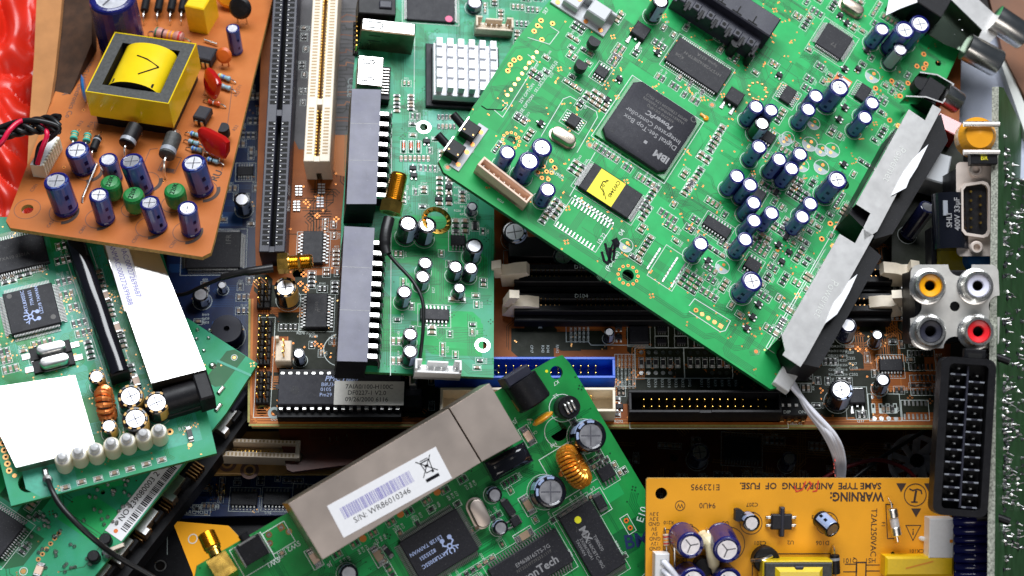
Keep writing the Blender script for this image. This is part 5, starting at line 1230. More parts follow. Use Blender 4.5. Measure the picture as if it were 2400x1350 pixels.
# mains jack, glossy coil pack
x, y = f.L(1216, 872, 70); m = MB(); m.box(-2, 0, 0, 62, 24, 64, 'black_satin', 3)
jr = f.ang(52, 88, 1230, 900)
link(f, 'power_jack', m.mesh('power_jack'), *f.L(1217, 880, 64)[:2], 0, jr + math.pi / 2)
m = MB(); a = Vector((*f.L(1220, 890, 44), 44)); b = Vector((*f.L(1257, 946, 44), 44)); m.tube([a, a + (b - a) * .94, b], 1, 'black', 26, True, [38, 38, 35]); m.v = [v - a for v in m.v]; m.box(*( (b - a) * .5)[:2], -43, 66, 66, 20, 'black', 2, rot=f.ang(38, 56)); link(f, 'jack_barrel', m.mesh('jack_barrel'), M=Matrix.Translation(a))
f.bb.append((*[v - 60 for v in f.L(1232, 910)], *[v + 60 for v in f.L(1232, 910)])); x, y = f.L(1213, 948, 8); f.pcb.box(x, y, .2, 30, 12, 12, 'gold_pad', 3, rot=jr)
P = [f.L(*p, 34) for p in [(1138, 1085), (1230, 1036), (1250, 1080), (1166, 1126)]]; c = Vector((sum(p[0] for p in P) / 4, sum(p[1] for p in P) / 4)); m = MB(); a = Vector(P[1]) - Vector(P[0]); d = Vector(P[0]) - Vector(P[3]); ro_ = math.atan2(a.y, a.x); w, dd = a.length, d.length
m.box(0, 0, 0, w, dd, 24, 'black_gloss', 2); vs = [(-w / 2 + 2 + (w - 4) * i / 20, -dd / 2 + 2 + (dd - 4) * j / 12, 23 + 14 * (1 - abs(i / 10 - 1) ** 4) * (1 - abs(j / 6 - 1) ** 4) - 5 * math.exp(-((i - 9) ** 2 / 40 + (j - 6) ** 2 / 12))) for j in range(13) for i in range(21)]
m.add(vs, [(j * 21 + i, j * 21 + i + 1, j * 21 + 22 + i, j * 21 + 21 + i) for j in range(12) for i in range(20)], 'black_gloss'); link(f, 'coil_pack', m.mesh('coil_pack'), c.x, c.y, 0, ro_); bb(f, c.x, c.y, w + 6, dd + 6)
for px, py, r_, h_, k in ((1385, 1021, 37, 58, 'black'), (1291, 1153, 37, 58, 'black'), (1160, 1160, 17, 28, 'black'), (1174, 1237, 17, 28, 'black'), (818, 1345, 21, 28, 'black')): cap(f, px, py, r_, h_, k, ang=R(40))
x, y = f.L(1335, 954, 44); m = MB(); m.lathe([(24, 0), (26, 3), (26, 40), (24, 44), (.1, 44)], 'black', 30)
for k in (-9, 0, 9): m.tube(smoothpath([(k, -11, 44), (k, -8, 48), (k, 8, 48), (k, 11, 44)], 4), 3.2, 'tin', 8)
link(f, 'drum_coil', m.mesh('drum_coil'), x, y); f.deco.ring(x - 4, y + 2, .45, 30, 31.5, 'silk', 30); bb(f, x, y, 54, 54)
x, y = f.L(1271, 980, 26); m = MB(); m.T = Matrix.Rotation(f.ang(44, -30), 4, 'Z') @ Matrix.Scale(.62, 4, (0, 1, 0)); m.lathe([(.1, -6), (20, -2), (27, 5), (27, 9), (20, 15), (.1, 18)], 'amber', 24); m2 = m
m = MB(); m.T = Matrix.Rotation(f.ang(44, -30), 4, 'Z') @ Matrix.Rotation(math.pi / 2, 4, 'X'); m.lathe([(.1, -7), (16, -6), (25, -2), (27, 1), (24, 5), (14, 7), (.1, 8)], 'amber', 28); m.T = Matrix.Identity(4); m.tube([(-20, 8, -10), (-26, 12, -24)], 2, 'tin', 6)
link(f, 'disc_capacitor', m.mesh('disc_capacitor'), x, y, 28)
toroid(f, 1345, 1094, 33, 18, R(-62), f.ang(48, 76, 1345, 1094), 30, 'copper_wire_gold', 40, .04)
f.deco.rect(*f.L(1332, 1100), 96, 104, 1.5, .45, 'silk')
x, y = f.L(1315, 1111); f.pcb.disc(x, y, .5, 6, 'gold_pad')
chip(f, 1422, 1108, 36, 30, 10, nx=4, pl=12)
# large flat packages
ro = 0
chip(f, 1030, 1280, 146, 104, 14, nx=34, ny=24, pl=13, outline=False, text=(('RTL8305SC', -27, -20, 12, 180, 'ink_blue', .01), ('82353S1', -32, -2, 12, 180, 'ink_blue', .01), ('L812B TAIWAN', -26, 16, 12, 180, 'ink_blue', .01)), dots=((58, 40, 6, 'chip'), (-58, -40, 6, 'chip')))
def crab(fr, px, py, rot, h, s_=1.0):   # the small white figure printed on the chip
    x, y = fr.L(px, py, h); m = MB(); m.T = Matrix.Rotation(rot, 4, 'Z') @ Matrix.Scale(s_, 4); q = h
    m.ring(0, 0, .3, 4, 8, 'ink_blue', 14)
    for s2 in (-1, 1):
        m.line([(s2 * 6, 3), (s2 * 15, 9), (s2 * 12, 18)], 4, .3, 'ink_blue'); m.disc(s2 * 11, 21, .35, 6.5, 'ink_blue', 8); m.line([(s2 * 6, -3), (s2 * 13, -6), (s2 * 16, -16)], 3, .3, 'ink_blue'); m.line([(s2 * 4, -6), (s2 * 7, -13), (s2 * 4, -20)], 3, .3, 'ink_blue'); m.line([(s2 * 13, -6), (s2 * 22, -9)], 3, .3, 'ink_blue')
    link(fr, 'lettering', m.mesh('lettering', False), x, y, h)
crab(f, 1054, 1280, 0, 14.1, .85)
chip(f, 1245, 1325, 178, 84, 12, nx=25, pl=14, text=(('EtronTech', 4, -18, 26, 0, 'ink_grey', .02), ('EM638165TS-7G', 14, 16, 13, 0, 'ink_grey'), ('NT3551P739233.1119', 10, 4, 10, 0, 'ink_dim')))
x, y = f.L(1385, 1272, 12); chip(f, 1390, 1268, 84, 162, 12, nx=24, pl=14, pitch=3.2, dots=((-6, 58, 8, 'yellow_dot'),), text=(('MX', -8, 22, 24, -90 + 0, 'ink_grey', .03), ('29LV160CBTC-90G', -10, -18, 11, -90, 'ink_grey'), ('T080620', 8, -10, 11, -90, 'ink_grey'), ('2X08670GA1', -22, -8, 10, -90, 'ink_grey'), ('TAIWAN', -32, 2, 10, -90, 'ink_grey')))
xtal(f, 1126, 1203, 66, 34, 24, f.ang(30, 62, 1126, 1203), None, 'shield_warm')
x, y = f.L(1407, 1177, 8); m = MB(); m.box(0, 0, .5, 30, 22, 10, 'chip', 1); m.box(-18, 0, .5, 8, 20, 6, 'solder', 1); m.box(18, 0, .5, 8, 20, 6, 'solder', 1); link(f, 'power_diode', m.mesh('power_diode'), x, y, 0, R(-92)); f.deco.rect(x, y, 36, 56, 1.4, .45, 'silk'); bb(f, x, y, 40, 60)
for px, py, k in ((1236, 1022, 'blush'), (736, 1308, 'blush'), (885, 1303, 'cap'), (1236, 1184, 'cap'), (1228, 1255, 'cap')): x, y = f.L(px, py); smd(f, x, y, 36, 17, 8, R(-88) if px != 1228 else 0, k); f.deco.rect(x, y, *((24, 46) if px != 1228 else (46, 24)), 1.4, .45, 'silk')
x, y = f.L(908, 1293); smd(f, x, y, 26, 12, 7, R(-80), 'dark'); 
dp = dpak(f, 1210, 1222, R(-90), .55); x, y = f.L(1192, 1190, 8); m = cached('pd2', lambda: (lambda q: (q.box(0, 0, .5, 36, 18, 9, 'chip', 1), q.box(-20, 0, .5, 7, 12, 5, 'solder', 1), q.box(20, 0, .5, 7, 12, 5, 'solder', 1), q)[3].mesh('power_diode'))(MB())); link(f, 'power_diode', m, x, y, 0, R(-85)); bb(f, x, y, 26, 50)
# push button and empty button place
x, y = f.L(592, 1290, 30); m = MB(); m.box(0, 0, 0, 54, 46, 30, 'black', 1); m.box(0, 24, 0, 40, 4, 31, 'tin'); m.tube([(0, 22, 18), (0, 40, 18)], 11, 'black', 16); m.box(-29, 0, 0, 4, 50, 31, 'tin', 1); m.box(29, 0, 0, 4, 50, 31, 'tin', 1); link(f, 'push_button', m.mesh('push_button'), x, y); bb(f, x, y, 70, 70)
f.deco.rect(*f.L(592, 1300), 76, 66, 1.5, .45, 'silk')
for px, py, s_ in ((630, 1253, 0), (632, 1273, 0), (659, 1236, 1), (677, 1246, 0)): pad(f, px, py, 7, 'gold_pad', False, bool(s_)); x, y = f.L(px, py); f.pcb.disc(x, y, .7, 4, 'solder', 12)
f.deco.rect(*f.L(653, 1260), 54, 50, 1.5, .45, 'silk')
for t, px, py, sz, ro_ in (('SW2', 688, 1280, 16, 180), ('SW1', 640, 1318, 16, 180), ('J6', 772, 1324, 14, 180), ('R74', 655, 1306, 10, 180), ('J5', 1206, 988, 14, 180), ('K7', 1303, 897, 12, 180), ('L2', 1302, 928, 12, 180), ('H4', 1297, 1042, 13, 180), ('L4', 1389, 1145, 11, 180), ('U6', 1317, 1280, 9, -90), ('R20', 1445, 1275, 9, -90), ('C60', 1252, 1015, 9, 180), ('F1', 1240, 990, 9, 180)): f.deco.text(t, *f.L(px, py), sz, .5, 'silk', R(ro_)); bb(f, *f.L(px, py), 30, 16)
f.deco.text('E10', *f.L(1505, 1206), 24, .5, 'silk', f.ang(-14, 42) + math.pi); f.deco.text('BM', *f.L(1492, 1268), 44, .5, 'ink_navy', f.ang(100, -16), .02)
for px, py in ((1468, 1220), (1477, 1237)): pad(f, px, py, 6, 'orange_pad', True)
f.deco.rect(*f.L(1472, 1229), 20, 42, 1.4, .45, 'silk'); x, y = f.L(1281, 870); f.pcb.disc(x, y, .4, 3.4, 'yellow_dot', 14)
f.deco.ring(*f.L(1530, 1370), .45, 30, 32, 'silk')
for k in range(8):   # pairs of tiny parts below the can
    a = 790 + k * 42; b = 1300 - k * 25.2; group(f, a, b, 2, 1, 10, 6, 1, silk='silk_grey')
    for j in range(3): f.deco.text(random.choice(('R27', 'C17', 'C18', 'R66')), *f.L(a + 10 + j * 9, b + 18 - j * 5), 7.5, .5, 'silk', R(90))
group(f, 1117, 1237, 9, 1, 8, 10, 1); group(f, 1340, 1192, 8, 1, 8, 10, 1); group(f, 910, 1330, 1, 8, 10, 7); group(f, 1108, 1335, 7, 1, 8, 12, 1)
for px, py, nx, ny, ro_ in ((1405, 1063, 1, 2, 1), (1394, 1084, 2, 2, 0), (1420, 1078, 1, 1, 0), (1440, 1090, 1, 1, 1), (1452, 1108, 1, 1, 1), (1463, 1102, 1, 1, 1), (1254, 1218, 1, 1, 1), (1462, 1303, 1, 1, 0), (1332, 1298, 1, 1, 1), (1330, 1318, 1, 1, 1), (1352, 1000, 1, 1, 0), (1344, 988, 1, 1, 0), (1010, 1195, 1, 1, 0), (978, 1228, 1, 1, 1), (937, 1250, 1, 1, 1), (1072, 1181, 1, 1, 0), (660, 1296, 1, 1, 0)): group(f, px, py, nx, ny, 11, 8, ro_)
scatter(f, [(900, 1250), (1090, 1130), (1240, 1100), (1300, 1220), (1100, 1400), (860, 1400)], 160, 10, 6, seed=71)
scatter(f, [(1180, 1120), (1270, 1090), (1360, 1180), (1400, 1250), (1180, 1260)], 50, 10, 6, seed=72)
scatter(f, [(560, 1360), (900, 1320), (900, 1400), (540, 1400)], 60, 11, 7, seed=73)
finish_board(f)
# gold aerial socket on its left corner
fg = Frame(520, 1300, F.world(520, 1300).z, .1, .35, (30, -18))
m = MB()
a = F.world(540, 1325, 30)
def at3(px, py, z): return Wd(px, py, z) - a
z0 = a.z
m.T = Matrix.Identity(4)
B = [at3(483, 1316, z0), at3(528, 1290, z0), at3(556, 1335, z0), at3(512, 1364, z0)]
m.add([B[0], B[3], B[2], B[1]] + [b - Vector((0, 0, 34)) for b in (B[0], B[3], B[2], B[1])], [(0, 1, 2, 3), (4, 7, 6, 5), (0, 4, 5, 1), (1, 5, 6, 2), (2, 6, 7, 3), (3, 7, 4, 0)], 'gold')
s0 = at3(507, 1303, z0 - 10); s1 = at3(483, 1250, z0 - 6); d = s1 - s0
pth = []; rd = []
for i in range(41):
    t = i / 40; pth.append(s0 + d * t); rd.append(14 if t < .25 else (17 if t < .34 else (18.5 + (1.1 if i % 2 else -1.1))))
pth.append(s1 + d * .001); rd.append(9)
m.tube(pth, 10, 'gold', 20, True, rd)
for v in m.v: pass
simple('aerial_socket', 'gold threaded aerial socket at the left corner of the router board', 'connector', m, loc=None)
bpy.data.objects['aerial_socket'].location = a * S
# orange board standing behind it
f = Frame(470, 1290, -60, -.25, .35, (30, 100)); thing('orange_board', f, 'small orange circuit board edge behind the gold aerial socket', 'circuit board')
board(f, [(408, 1232), (416, 1222), (535, 1232), (600, 1300), (640, 1420), (462, 1420), (452, 1345)], 'yellow_board', 'board_edge_tan', 12)
x, y = f.L(452, 1263); f.deco.ring(x, y, .4, 9, 12, 'ivory'); finish_board(f)
# ================================================================== yellow supply board, lower right
f = G = Frame(1860, 1200, 20, .10, -.05, (715, 0)); thing('yellow_board', f, 'yellow power supply board with a printed WARNING text, lower right corner', 'circuit board')
board(f, [(1515, 1126), (1519, 1121), (2222, 1121), (2228, 1127), (2238, 1440), (1512, 1440)], 'yellow_board', 'board_edge_tan', 11, holes=[(1550, 1157, 13.5), (2208, 1157, 13.5)])
U = math.pi
def tx(t, px, py, sz, rot=180, b=0.0, sx=1.0, mt='silk_black', sh=0): f.deco.text(t, *f.L(px, py), sz, .5, mt, R(rot), b, sh, sx); 
tx('SAME TYPE  ANDRATING  OF  FUSE.', 1900, 1138, 20, b=.022, sx=1.0); tx('E123995', 1653, 1141, 19); tx('WARNING:', 2008, 1163, 28, b=.03, sx=.86); tx('94U0', 1658, 1184, 17); 
tx('T2AL250VAC', 2047, 1248, 19, -90); tx('CX101', 2148, 1291, 12); tx('F1', 2070, 1229, 12, -90); tx('C207', 1763, 1182, 12); tx('C202', 1610, 1232, 13); tx('C201', 1781, 1272, 13); tx('D203', 1785, 1296, 15); tx('U3', 1700, 1226, 14); tx('R210', 1567, 1224, 11); tx('U2', 1853, 1271, 13); tx('C103', 1915, 1211, 12); tx('D106', 1928, 1272, 14); tx('Q101', 1992, 1313, 15); tx('HS1', 2040, 1313, 15); tx('L201', 1598, 1312, 12); tx('C1', 1585, 1312, 10); tx('J2', 1593, 1337, 12)
for i, t in enumerate(('3.3V', '3.3V', 'GND', '5V', '5V', 'GND', '12V', 'GND')): tx(t, 1533 + (2 if i > 3 else 0), 1204 + i * 11.6, 11.5)
x, y = f.L(1594, 1185); f.deco.ring(x, y, .5, 10, 11.5, 'silk_black'); tx('W', 1594, 1185, 15)
x, y = f.L(2145, 1160); f.deco.ring(x, y, .5, 24, 26, 'silk_black', 36); f.deco.line([(x - 2, y - 16), (x + 2, y + 10)], 5, .5, 'silk_black'); f.deco.line([(x - 9, y - 16), (x + 6, y - 16)], 3, .5, 'silk_black'); f.deco.line([(x + 15, y + 2), (x + 13, y + 10), (x + 4, y + 13), (x - 6, y + 10), (x - 14, y + 14)], 3, .5, 'silk_black')
for px, py in ((2112, 1143), (2177, 1143), (2147, 1202)):
    x, y = f.L(px, py); f.deco.add([(x - 11.5, y + 10, .5), (x, y - 10, .5), (x + 11.5, y + 10, .5)], [(0, 1, 2)], 'silk_black')
x, y = f.L(2140, 1249); f.deco.line([(x - 17, y + 17), (x, y - 17), (x + 17, y + 17)], 1.8, .5, 'silk_black', True); tx('!', 2140, 1246, 20, 180, .02)
for s_ in ([(1862, 1138), (1866, 1152), (1880, 1148), (1888, 1128)], [(1892, 1150), (1902, 1134), (1896, 1128)], [(1904, 1152), (1914, 1150), (1918, 1126)]): f.deco.line([f.L(*p) for p in s_], 3, .6, 'ink_red')
# fuse
m = MB(); a = Vector((*f.L(2091, 1192, 26), 26)); b = Vector((*f.L(2102, 1256, 26), 26)); q = Vector((1, 0, 0)).rotation_difference((b - a).normalized()).to_matrix().to_4x4(); L_ = (b - a).length
m.T = q; m.tube([(L_ * .3, 0, 0), (L_ * .7, 0, 0)], 10, 'clear', 20); m.tube([(0, 0, 0), (L_, 0, 0)], .8, 'tin', 6)
fu = link(f, 'glass_fuse', m.mesh('glass_fuse'), M=Matrix.Translation(a))
m = MB(); m.T = q
for x0 in (0, L_ * .66): m.tube([(x0, 0, 0), (x0 + 2, 0, 0), (x0 + L_ * .34 - 2, 0, 0), (x0 + L_ * .34, 0, 0)], 11, 'tin', 22, True, [9.5, 11.5, 11.5, 9.5])
m.tube([(-2, 0, 0), (-12, 0, 0), (-20, 0, -18)], 2.4, 'tin', 8); m.tube([(L_, 0, 0), (L_ + 12, 0, 0), (L_ + 20, 0, -20)], 2.4, 'tin', 8); link(f, 'end_caps', m.mesh('end_caps'), parent=fu)
f.deco.line([f.L(*p) for p in ((2094, 1182), (2076, 1182), (2080, 1262), (2096, 1262))], 2, .5, 'silk_black'); pad(f, 2092, 1297, 4, 'dark', False)
# capacitors
cap(f, 1619, 1279, 30, 88, 'deepblue', dx=-6, dy=10); cap(f, 1705, 1290, 31, 96, 'deepblue', dx=2, dy=18); cap(f, 1762, 1226, 19, 52, 'black', ang=R(60)); 
cap(f, 1960, 1249, 20, 50, 'black', dx=-26, dy=26, ang=R(60)); cap(f, 1625, 1362, 30, 80, 'deepblue'); cap(f, 1708, 1362, 30, 80, 'deepblue')
for px, py, r_ in ((1608, 1268, 35), (1760, 1226, 24), (1938, 1226, 24), (1705, 1275, 38)): f.deco.ring(*f.L(px, py), .5, r_, r_ + 1.6, 'silk_black', 36)
for px, py in ((1758, 1202), (1940, 1210), (1707, 1246), (1610, 1244)): f.deco.quad(*f.L(px, py), 18, 5, .5, 'silk_black')
# white glue
m = MB(); m.lathe([(.1, 60), (14, 50), (19, 34), (17, 10), (20, 0)], 'glue', 14); x, y = f.L(1660, 1270, 40); m.tube(smoothpath([(0, 0, 50), (6, -26, 52), (14, -56, 46), (24, -84, 36)], 5), 9, 'glue', 10, True, [12] * 5 + [13] * 5 + [8] * 5 + [2]); link(f, 'glue_blob', m.mesh('glue_blob'), x, y)
to92(f, 1731, 1208, 32, 14, R(-90)); sot(f, 1700, 1180) if False else None
axial(f, (1560, 1252), (1562, 1278), 8, 6.5, 'resistor_tan', ((.15, 3, 'band_red'), (.45, 3, 'band_orange'), (.75, 3, 'band_red')), 14)
m = MB(); a = f.L(1579, 1240); b = f.L(1580, 1345); m.tube([(a[0], a[1], 0), (a[0], a[1] - 3, 7), (b[0], b[1], 7)], 2.6, 'tin', 8); link(f, 'jumper_wire', m.mesh('jumper_wire'))
m = MB(); a = f.L(1656, 1238); m.tube([(0, 0, 0), (0, -4, 20), (2, -30, 40)], 2.6, 'tin', 8); link(f, 'jumper_wire', m.mesh('jumper_wire'), *a)
f.deco.rect(*f.L(1562, 1265), 12, 46, 1.5, .5, 'silk_black')
# opto coupler with tape
x, y = f.L(1833, 1224, 16); m = MB(); m.box(0, 0, 2, 46, 34, 14, 'chip', 2.5); m.box(1, 0, 1, 10, 66, 16.4, 'black_satin', 3)
for s_ in (-1, 1):
    for t in (-9, 9): m.box(s_ * 27, t, 4, 8, 6, 4, 'tin', 1); m.box(s_ * 32, t, 0, 4, 6, 7, 'solder', 1)
link(f, 'opto_coupler', m.mesh('opto_coupler'), x, y)
for px, py, r_ in ((1650, 1330, 22), (1797, 1314, 30)):
    m = MB(); m.lathe([(r_, 0), (r_, 26), (r_ * .9, 30), (.1, 30)], 'black', 26); x, y = f.L(px, py, 28); link(f, 'drum_coil', m.mesh('drum_coil'), x, y)
m = MB(); a = f.L(1765, 1317, 40); b = f.L(1812, 1306, 44); m.tube(smoothpath([(a[0], a[1], 24), ((a[0] + b[0]) / 2, (a[1] + b[1]) / 2, 42), (b[0], b[1], 30)], 5), 4, 'tin', 8); link(f, 'jumper_wire', m.mesh('jumper_wire'))
axial(f, (1956, 1300), (1958, 1345), 16, 11, 'black', ((.15, 6, 'grey_stripe'),), 18, 'diode')
# transformer at the lower edge
x, y = f.L(1872, 1345, 70); m = MB(); m.box(0, 0, 0, 150, 60, 70, 'ferrite', 2); m.box(0, 0, 12, 156, 66, 48, 'yellow_tape', 2); m.box(0, -14, 60, 106, 70, 20, 'yellow_tape', 9); m.box(0, 14, 66, 20, 20, 10, 'black_satin', 3)
link(f, 'transformer', m.mesh('transformer'), x, y - 6); f.deco.rect(x, y - 6, 176, 76, 2, .5, 'silk_black')
x, y = f.L(2156, 1328, 40); m = MB(); m.box(0, 0, 0, 156, 44, 40, 'yellow_box', 5); m.T = Matrix.Rotation(R(14), 4, 'Z'); m.quad(0, 4, 64, 3, 40.4, 'band_orange'); m.T = Matrix.Identity(4); link(f, 'film_capacitor', m.mesh('film_capacitor'), x, y)
f.deco.line([f.L(*p) for p in ((1980, 1322), (2008, 1322), (2008, 1340), (1976, 1340))], 2, .5, 'silk_black'); f.deco.rect(*f.L(2018, 1342), 22, 46, 3, .5, 'silk_black'); f.deco.line([f.L(2028, 1324), f.L(2062, 1324)], 2, .5, 'silk_black'); f.deco.line([f.L(2028, 1338), f.L(2062, 1338)], 2, .5, 'silk_black')
x, y = f.L(2207, 1262, 40); m = MB(); m.box(0, 0, 0, 56, 88, 40, 'white_plastic', 2); m.box(34, -4, 8, 44, 72, 26, 'white_plastic', 2); 
for t in (24, -32): m.box(26, t + 4, 34, 22, 8, 2, 'grey_plastic', .8); 
m.quad(22, -6, 7, 7, 40.4, 'band_orange'); m.box(20, -60, 0, 40, 26, 30, 'black', 1); link(f, 'mains_socket', m.mesh('mains_socket'), x, y)
x, y = f.L(1552, 1330, 36); m = MB(); m.box(0, 0, 0, 32, 60, 36, 'white_plastic', 1.5)
for t in range(2): m.box(2, 12 - t * 22, 36, 14, 12, 1, 'grey_plastic')
link(f, 'wire_socket', m.mesh('wire_socket'), x, y)
for k in range(2):
    m = MB(); a = f.L(1556, 1318 + k * 20, 40); m.tube(smoothpath([(a[0], a[1], 30), (a[0] + 10, a[1] - 10, 52), (a[0] + 36, a[1] - 44, 56), (a[0] + 60, a[1] - 90, 50)], 5), 7, 'wire_white', 10); link(f, 'wire', m.mesh('wire'))
m = MB(); m.lathe([(.1, 0), (7, 2), (9, 6), (5, 10), (.1, 11)], 'white_plastic', 12); m.v = [Vector((v.x, v.y * .6, v.z * .5)) for v in m.v]; link(f, 'glue_drop', m.mesh('glue_drop'), *f.L(2161, 1262), 0, R(-20))
x, y = f.L(1648, 1430)
finish_board(f, circles=False, outlines=False)

# ================================================================== the board standing on edge at the right
HZ = 255
f = H = Frame(2338, 700, HZ, .94, .02, (0, 100)); thing('standing_board', f, 'old green board standing on edge at the right with rows of solder joints', 'circuit board')
HP = [(2341, 203), (2352, 206), (2420, 345), (2440, 420), (2440, 1440), (2330, 1440)]
board(f, HP, 'old_green_mask', 'board_edge_grey', 15)
traces(f, 40, 'old_green_trace', 2.4, 8, 81, 5, (40, 200), via=None)
rnd = random.Random(12); rest = MB(); k = 0
spots = []
for i in range(230):
    py = rnd.uniform(290, 1345); px = rnd.choice((2352, 2352, 2358, 2370, 2384, 2394)) + rnd.uniform(-3, 3)
    if py < 300 + (px - 2345) * 2.4: continue
    if 560 < py < 880 and rnd.random() < .3: continue
    spots.append((px, py))
for i in range(30): spots.append((2352 + 8 * (i % 2), 880 + i * 9.5))
for i, (px, py) in enumerate(spots):
    x, y = f.L(px, py); g = random.Random(i)
    def jm(v):
        m = MB(); h_ = 7 + 5 * (v % 3); m.lathe([(6, 0), (4.5, 2.5), (2.2, 6), (1.6, h_), (.1, h_ + 1)], 'solder', 8); return m.mesh('solder_joint')
    me = cached(('sj', i % 3), lambda: jm(i)); 
    M = Matrix.Translation((x, y, 0)) @ Matrix.Rotation(g.uniform(-.5, .5), 4, 'X') @ Matrix.Rotation(g.uniform(-.5, .5), 4, 'Y')
    if i < 90: link(f, 'solder_joint', me, M=M)
    else:
        rest.T = M; h_ = 7 + 5 * (i % 3); rest.lathe([(6, 0), (4.5, 2.5), (2.2, 6), (1.6, h_), (.1, h_ + 1)], 'solder', 7)
tag(link(f, 'solder_joints', rest.mesh('solder_joints')), kind='stuff')
finish_board(f, circles=False)
# parts on its hidden face, whose mouths look up at the lens (own level plane)
g = subframe(H, Frame(2280, 500, HZ - 12, 0, .06, (0, -100)))
# 9 way plug
g = subframe(H, Frame(2285, 490, HZ + 5, -.02, .05, (100, 0)))
x, y = g.L(2288, 490); m = MB(); PP = rrect(-44, -106, 44, 106, 10)
m.prism(PP, -4, 0, 'pale_plate', 'pale_plate'); 
db = link(g, 'serial_plug', m.mesh('plug_flange'), x, y)
def dshape(s_, t=0): return [(a * s_ + t, b * s_ ** .5) for a, b in [(-30, 46), (-24, 54), (18, 58), (26, 52), (30, 44), (30, -44), (26, -52), (18, -58), (-24, -54), (-30, -46)]]
m = MB(); D0 = [(-32, 48), (-24, 58), (16, 64), (27, 60), (32, 50), (32, -50), (27, -60), (16, -64), (-24, -58), (-32, -48)][::-1]; D1 = [(a * .86, b * .9) for a, b in D0]
m.prism(D0, -2, 16, 'pale_plate', 'pale_plate', holes=[D1]); m.prism(D1, -2, 3, 'black', 'black')
for i in range(5): m.cyl(-10, 40 - i * 20, 2, 2.8, 12, 'gold', 12)
for i in range(4): m.cyl(11, 30 - i * 20, 2, 2.8, 12, 'gold', 12)
link(g, 'plug_mouth', m.mesh('plug_mouth'), parent=db, M=Matrix.Translation((-4, -2, 0)))
for s_ in (-1, 1):
    m = MB(); m.lathe([(15, 0), (15, 10), (12, 14), (8, 14), (8, 4), (.1, 4)], 'pale_plate', 6 if False else 22); link(g, 'hex_nut', m.mesh('hex_nut'), parent=db, M=Matrix.Translation((-2, s_ * 87, 0)))
m = MB(); m.box(0, 0, -200, 74, 190, 190, 'black', 2); link(g, 'plug_body', m.mesh('plug_body'), parent=db)
# four phono sockets on one plate
g = subframe(H, Frame(2238, 715, HZ + 2, -.02, .04, (100, 0)))
x, y = g.L(2238, 718); m = MB(); w = 96
P = rrect(-w, -92, w, 92, 18, 6)
# scalloped plate: rounded lobes joined by necks
pl_ = []
for a0, cx_, cy_, nx_, ny_ in (): pass
lob = []
def arc(cx_, cy_, r_, a, b, n=8): return [(cx_ + r_ * math.cos(R(a + (b - a) * i / n)), cy_ + r_ * math.sin(R(a + (b - a) * i / n))) for i in range(n + 1)]
lob += arc(w - 18, 74, 18, 0, 90) + arc(0 + 12, 92, 26, 0, -180, 10) + arc(-w + 18, 74, 18, 90, 180) + arc(-w - 2, 0, 26, 90, -90, 10) + arc(-w + 18, -74, 18, 180, 270) + arc(0, -92, 26, 180, 0, 10) + arc(w - 18, -74, 18, 270, 360) + arc(w + 2, 0, 24, -90, -270, 10)
m.prism(lob, -4, 0, 'plate_steel', 'plate_steel', holes=[circ(0, 0, 11)])
rca = link(g, 'phono_socket_plate', m.mesh('phono_socket_plate', False), x, y)
m = MB(); m.box(0, 0, -180, 170, 160, 170, 'black', 3); link(g, 'socket_body', m.mesh('socket_body'), parent=rca)
for sx_, sy_, mt in ((-1, 1, 'rca_yellow'), (1, 1, 'rca_white'), (-1, -1, 'black_satin'), (1, -1, 'rca_red')):
    m = MB(); m.lathe([(40, 0), (40, 3), (37, 4), (37, 7), (33, 9), (32, 40), (30.5, 43), (25.5, 43), (24.5, 36)], 'tin', 36); m.lathe([(24.5, 37), (23, 39), (13, 36), (11, 30), (11, 6), (.1, 6)], [mt, mt, mt, 'dark', 'dark'], 32)
    link(g, 'phono_socket', m.mesh('phono_socket'), parent=rca, M=Matrix.Translation((sx_ * 52 - 8, sy_ * 50 - 6, 0)))
# long black multiway socket
g = subframe(H, Frame(2262, 1000, HZ - 10, -.02, .05, (-6, 100)))
x, y = g.L(2262, 1024); m = MB(); outer = rrect(-170, -60, 170, 58, 20, 5); inner = rrect(-156, -42, 156, 42, 10, 4)
m.prism(outer, -60, 0, 'black', 'black', holes=[inner], holemat='black'); m.prism(inner, -60, -40, 'black', 'black')
for i in range(11):
    for j, yy in enumerate((-20, 20)):
        xx_ = -146 + i * 27 + (14 if j else 0)
        m.box(xx_ + 13, yy, -40, 4, 34, 26, 'black_satin', .5); m.box(xx_, yy, -40, 3, 5, 30, 'tin', .5)
        for q in (-12, 12): m.box(xx_ + 13, yy + q, -14, 3, 10, 2, 'grey_stripe', .4)
m.box(0, 0, -40, 305, 4, 30, 'black_satin', .5)
sc = link(g, 'video_socket', m.mesh('video_socket'), x, y); m = MB(); m.box(-180, 14, -40, 20, 46, 26, 'black', 2); m.box(-176, 14, -18, 10, 30, 5, 'dark'); link(g, 'socket_latch', m.mesh('socket_latch'), parent=sc)
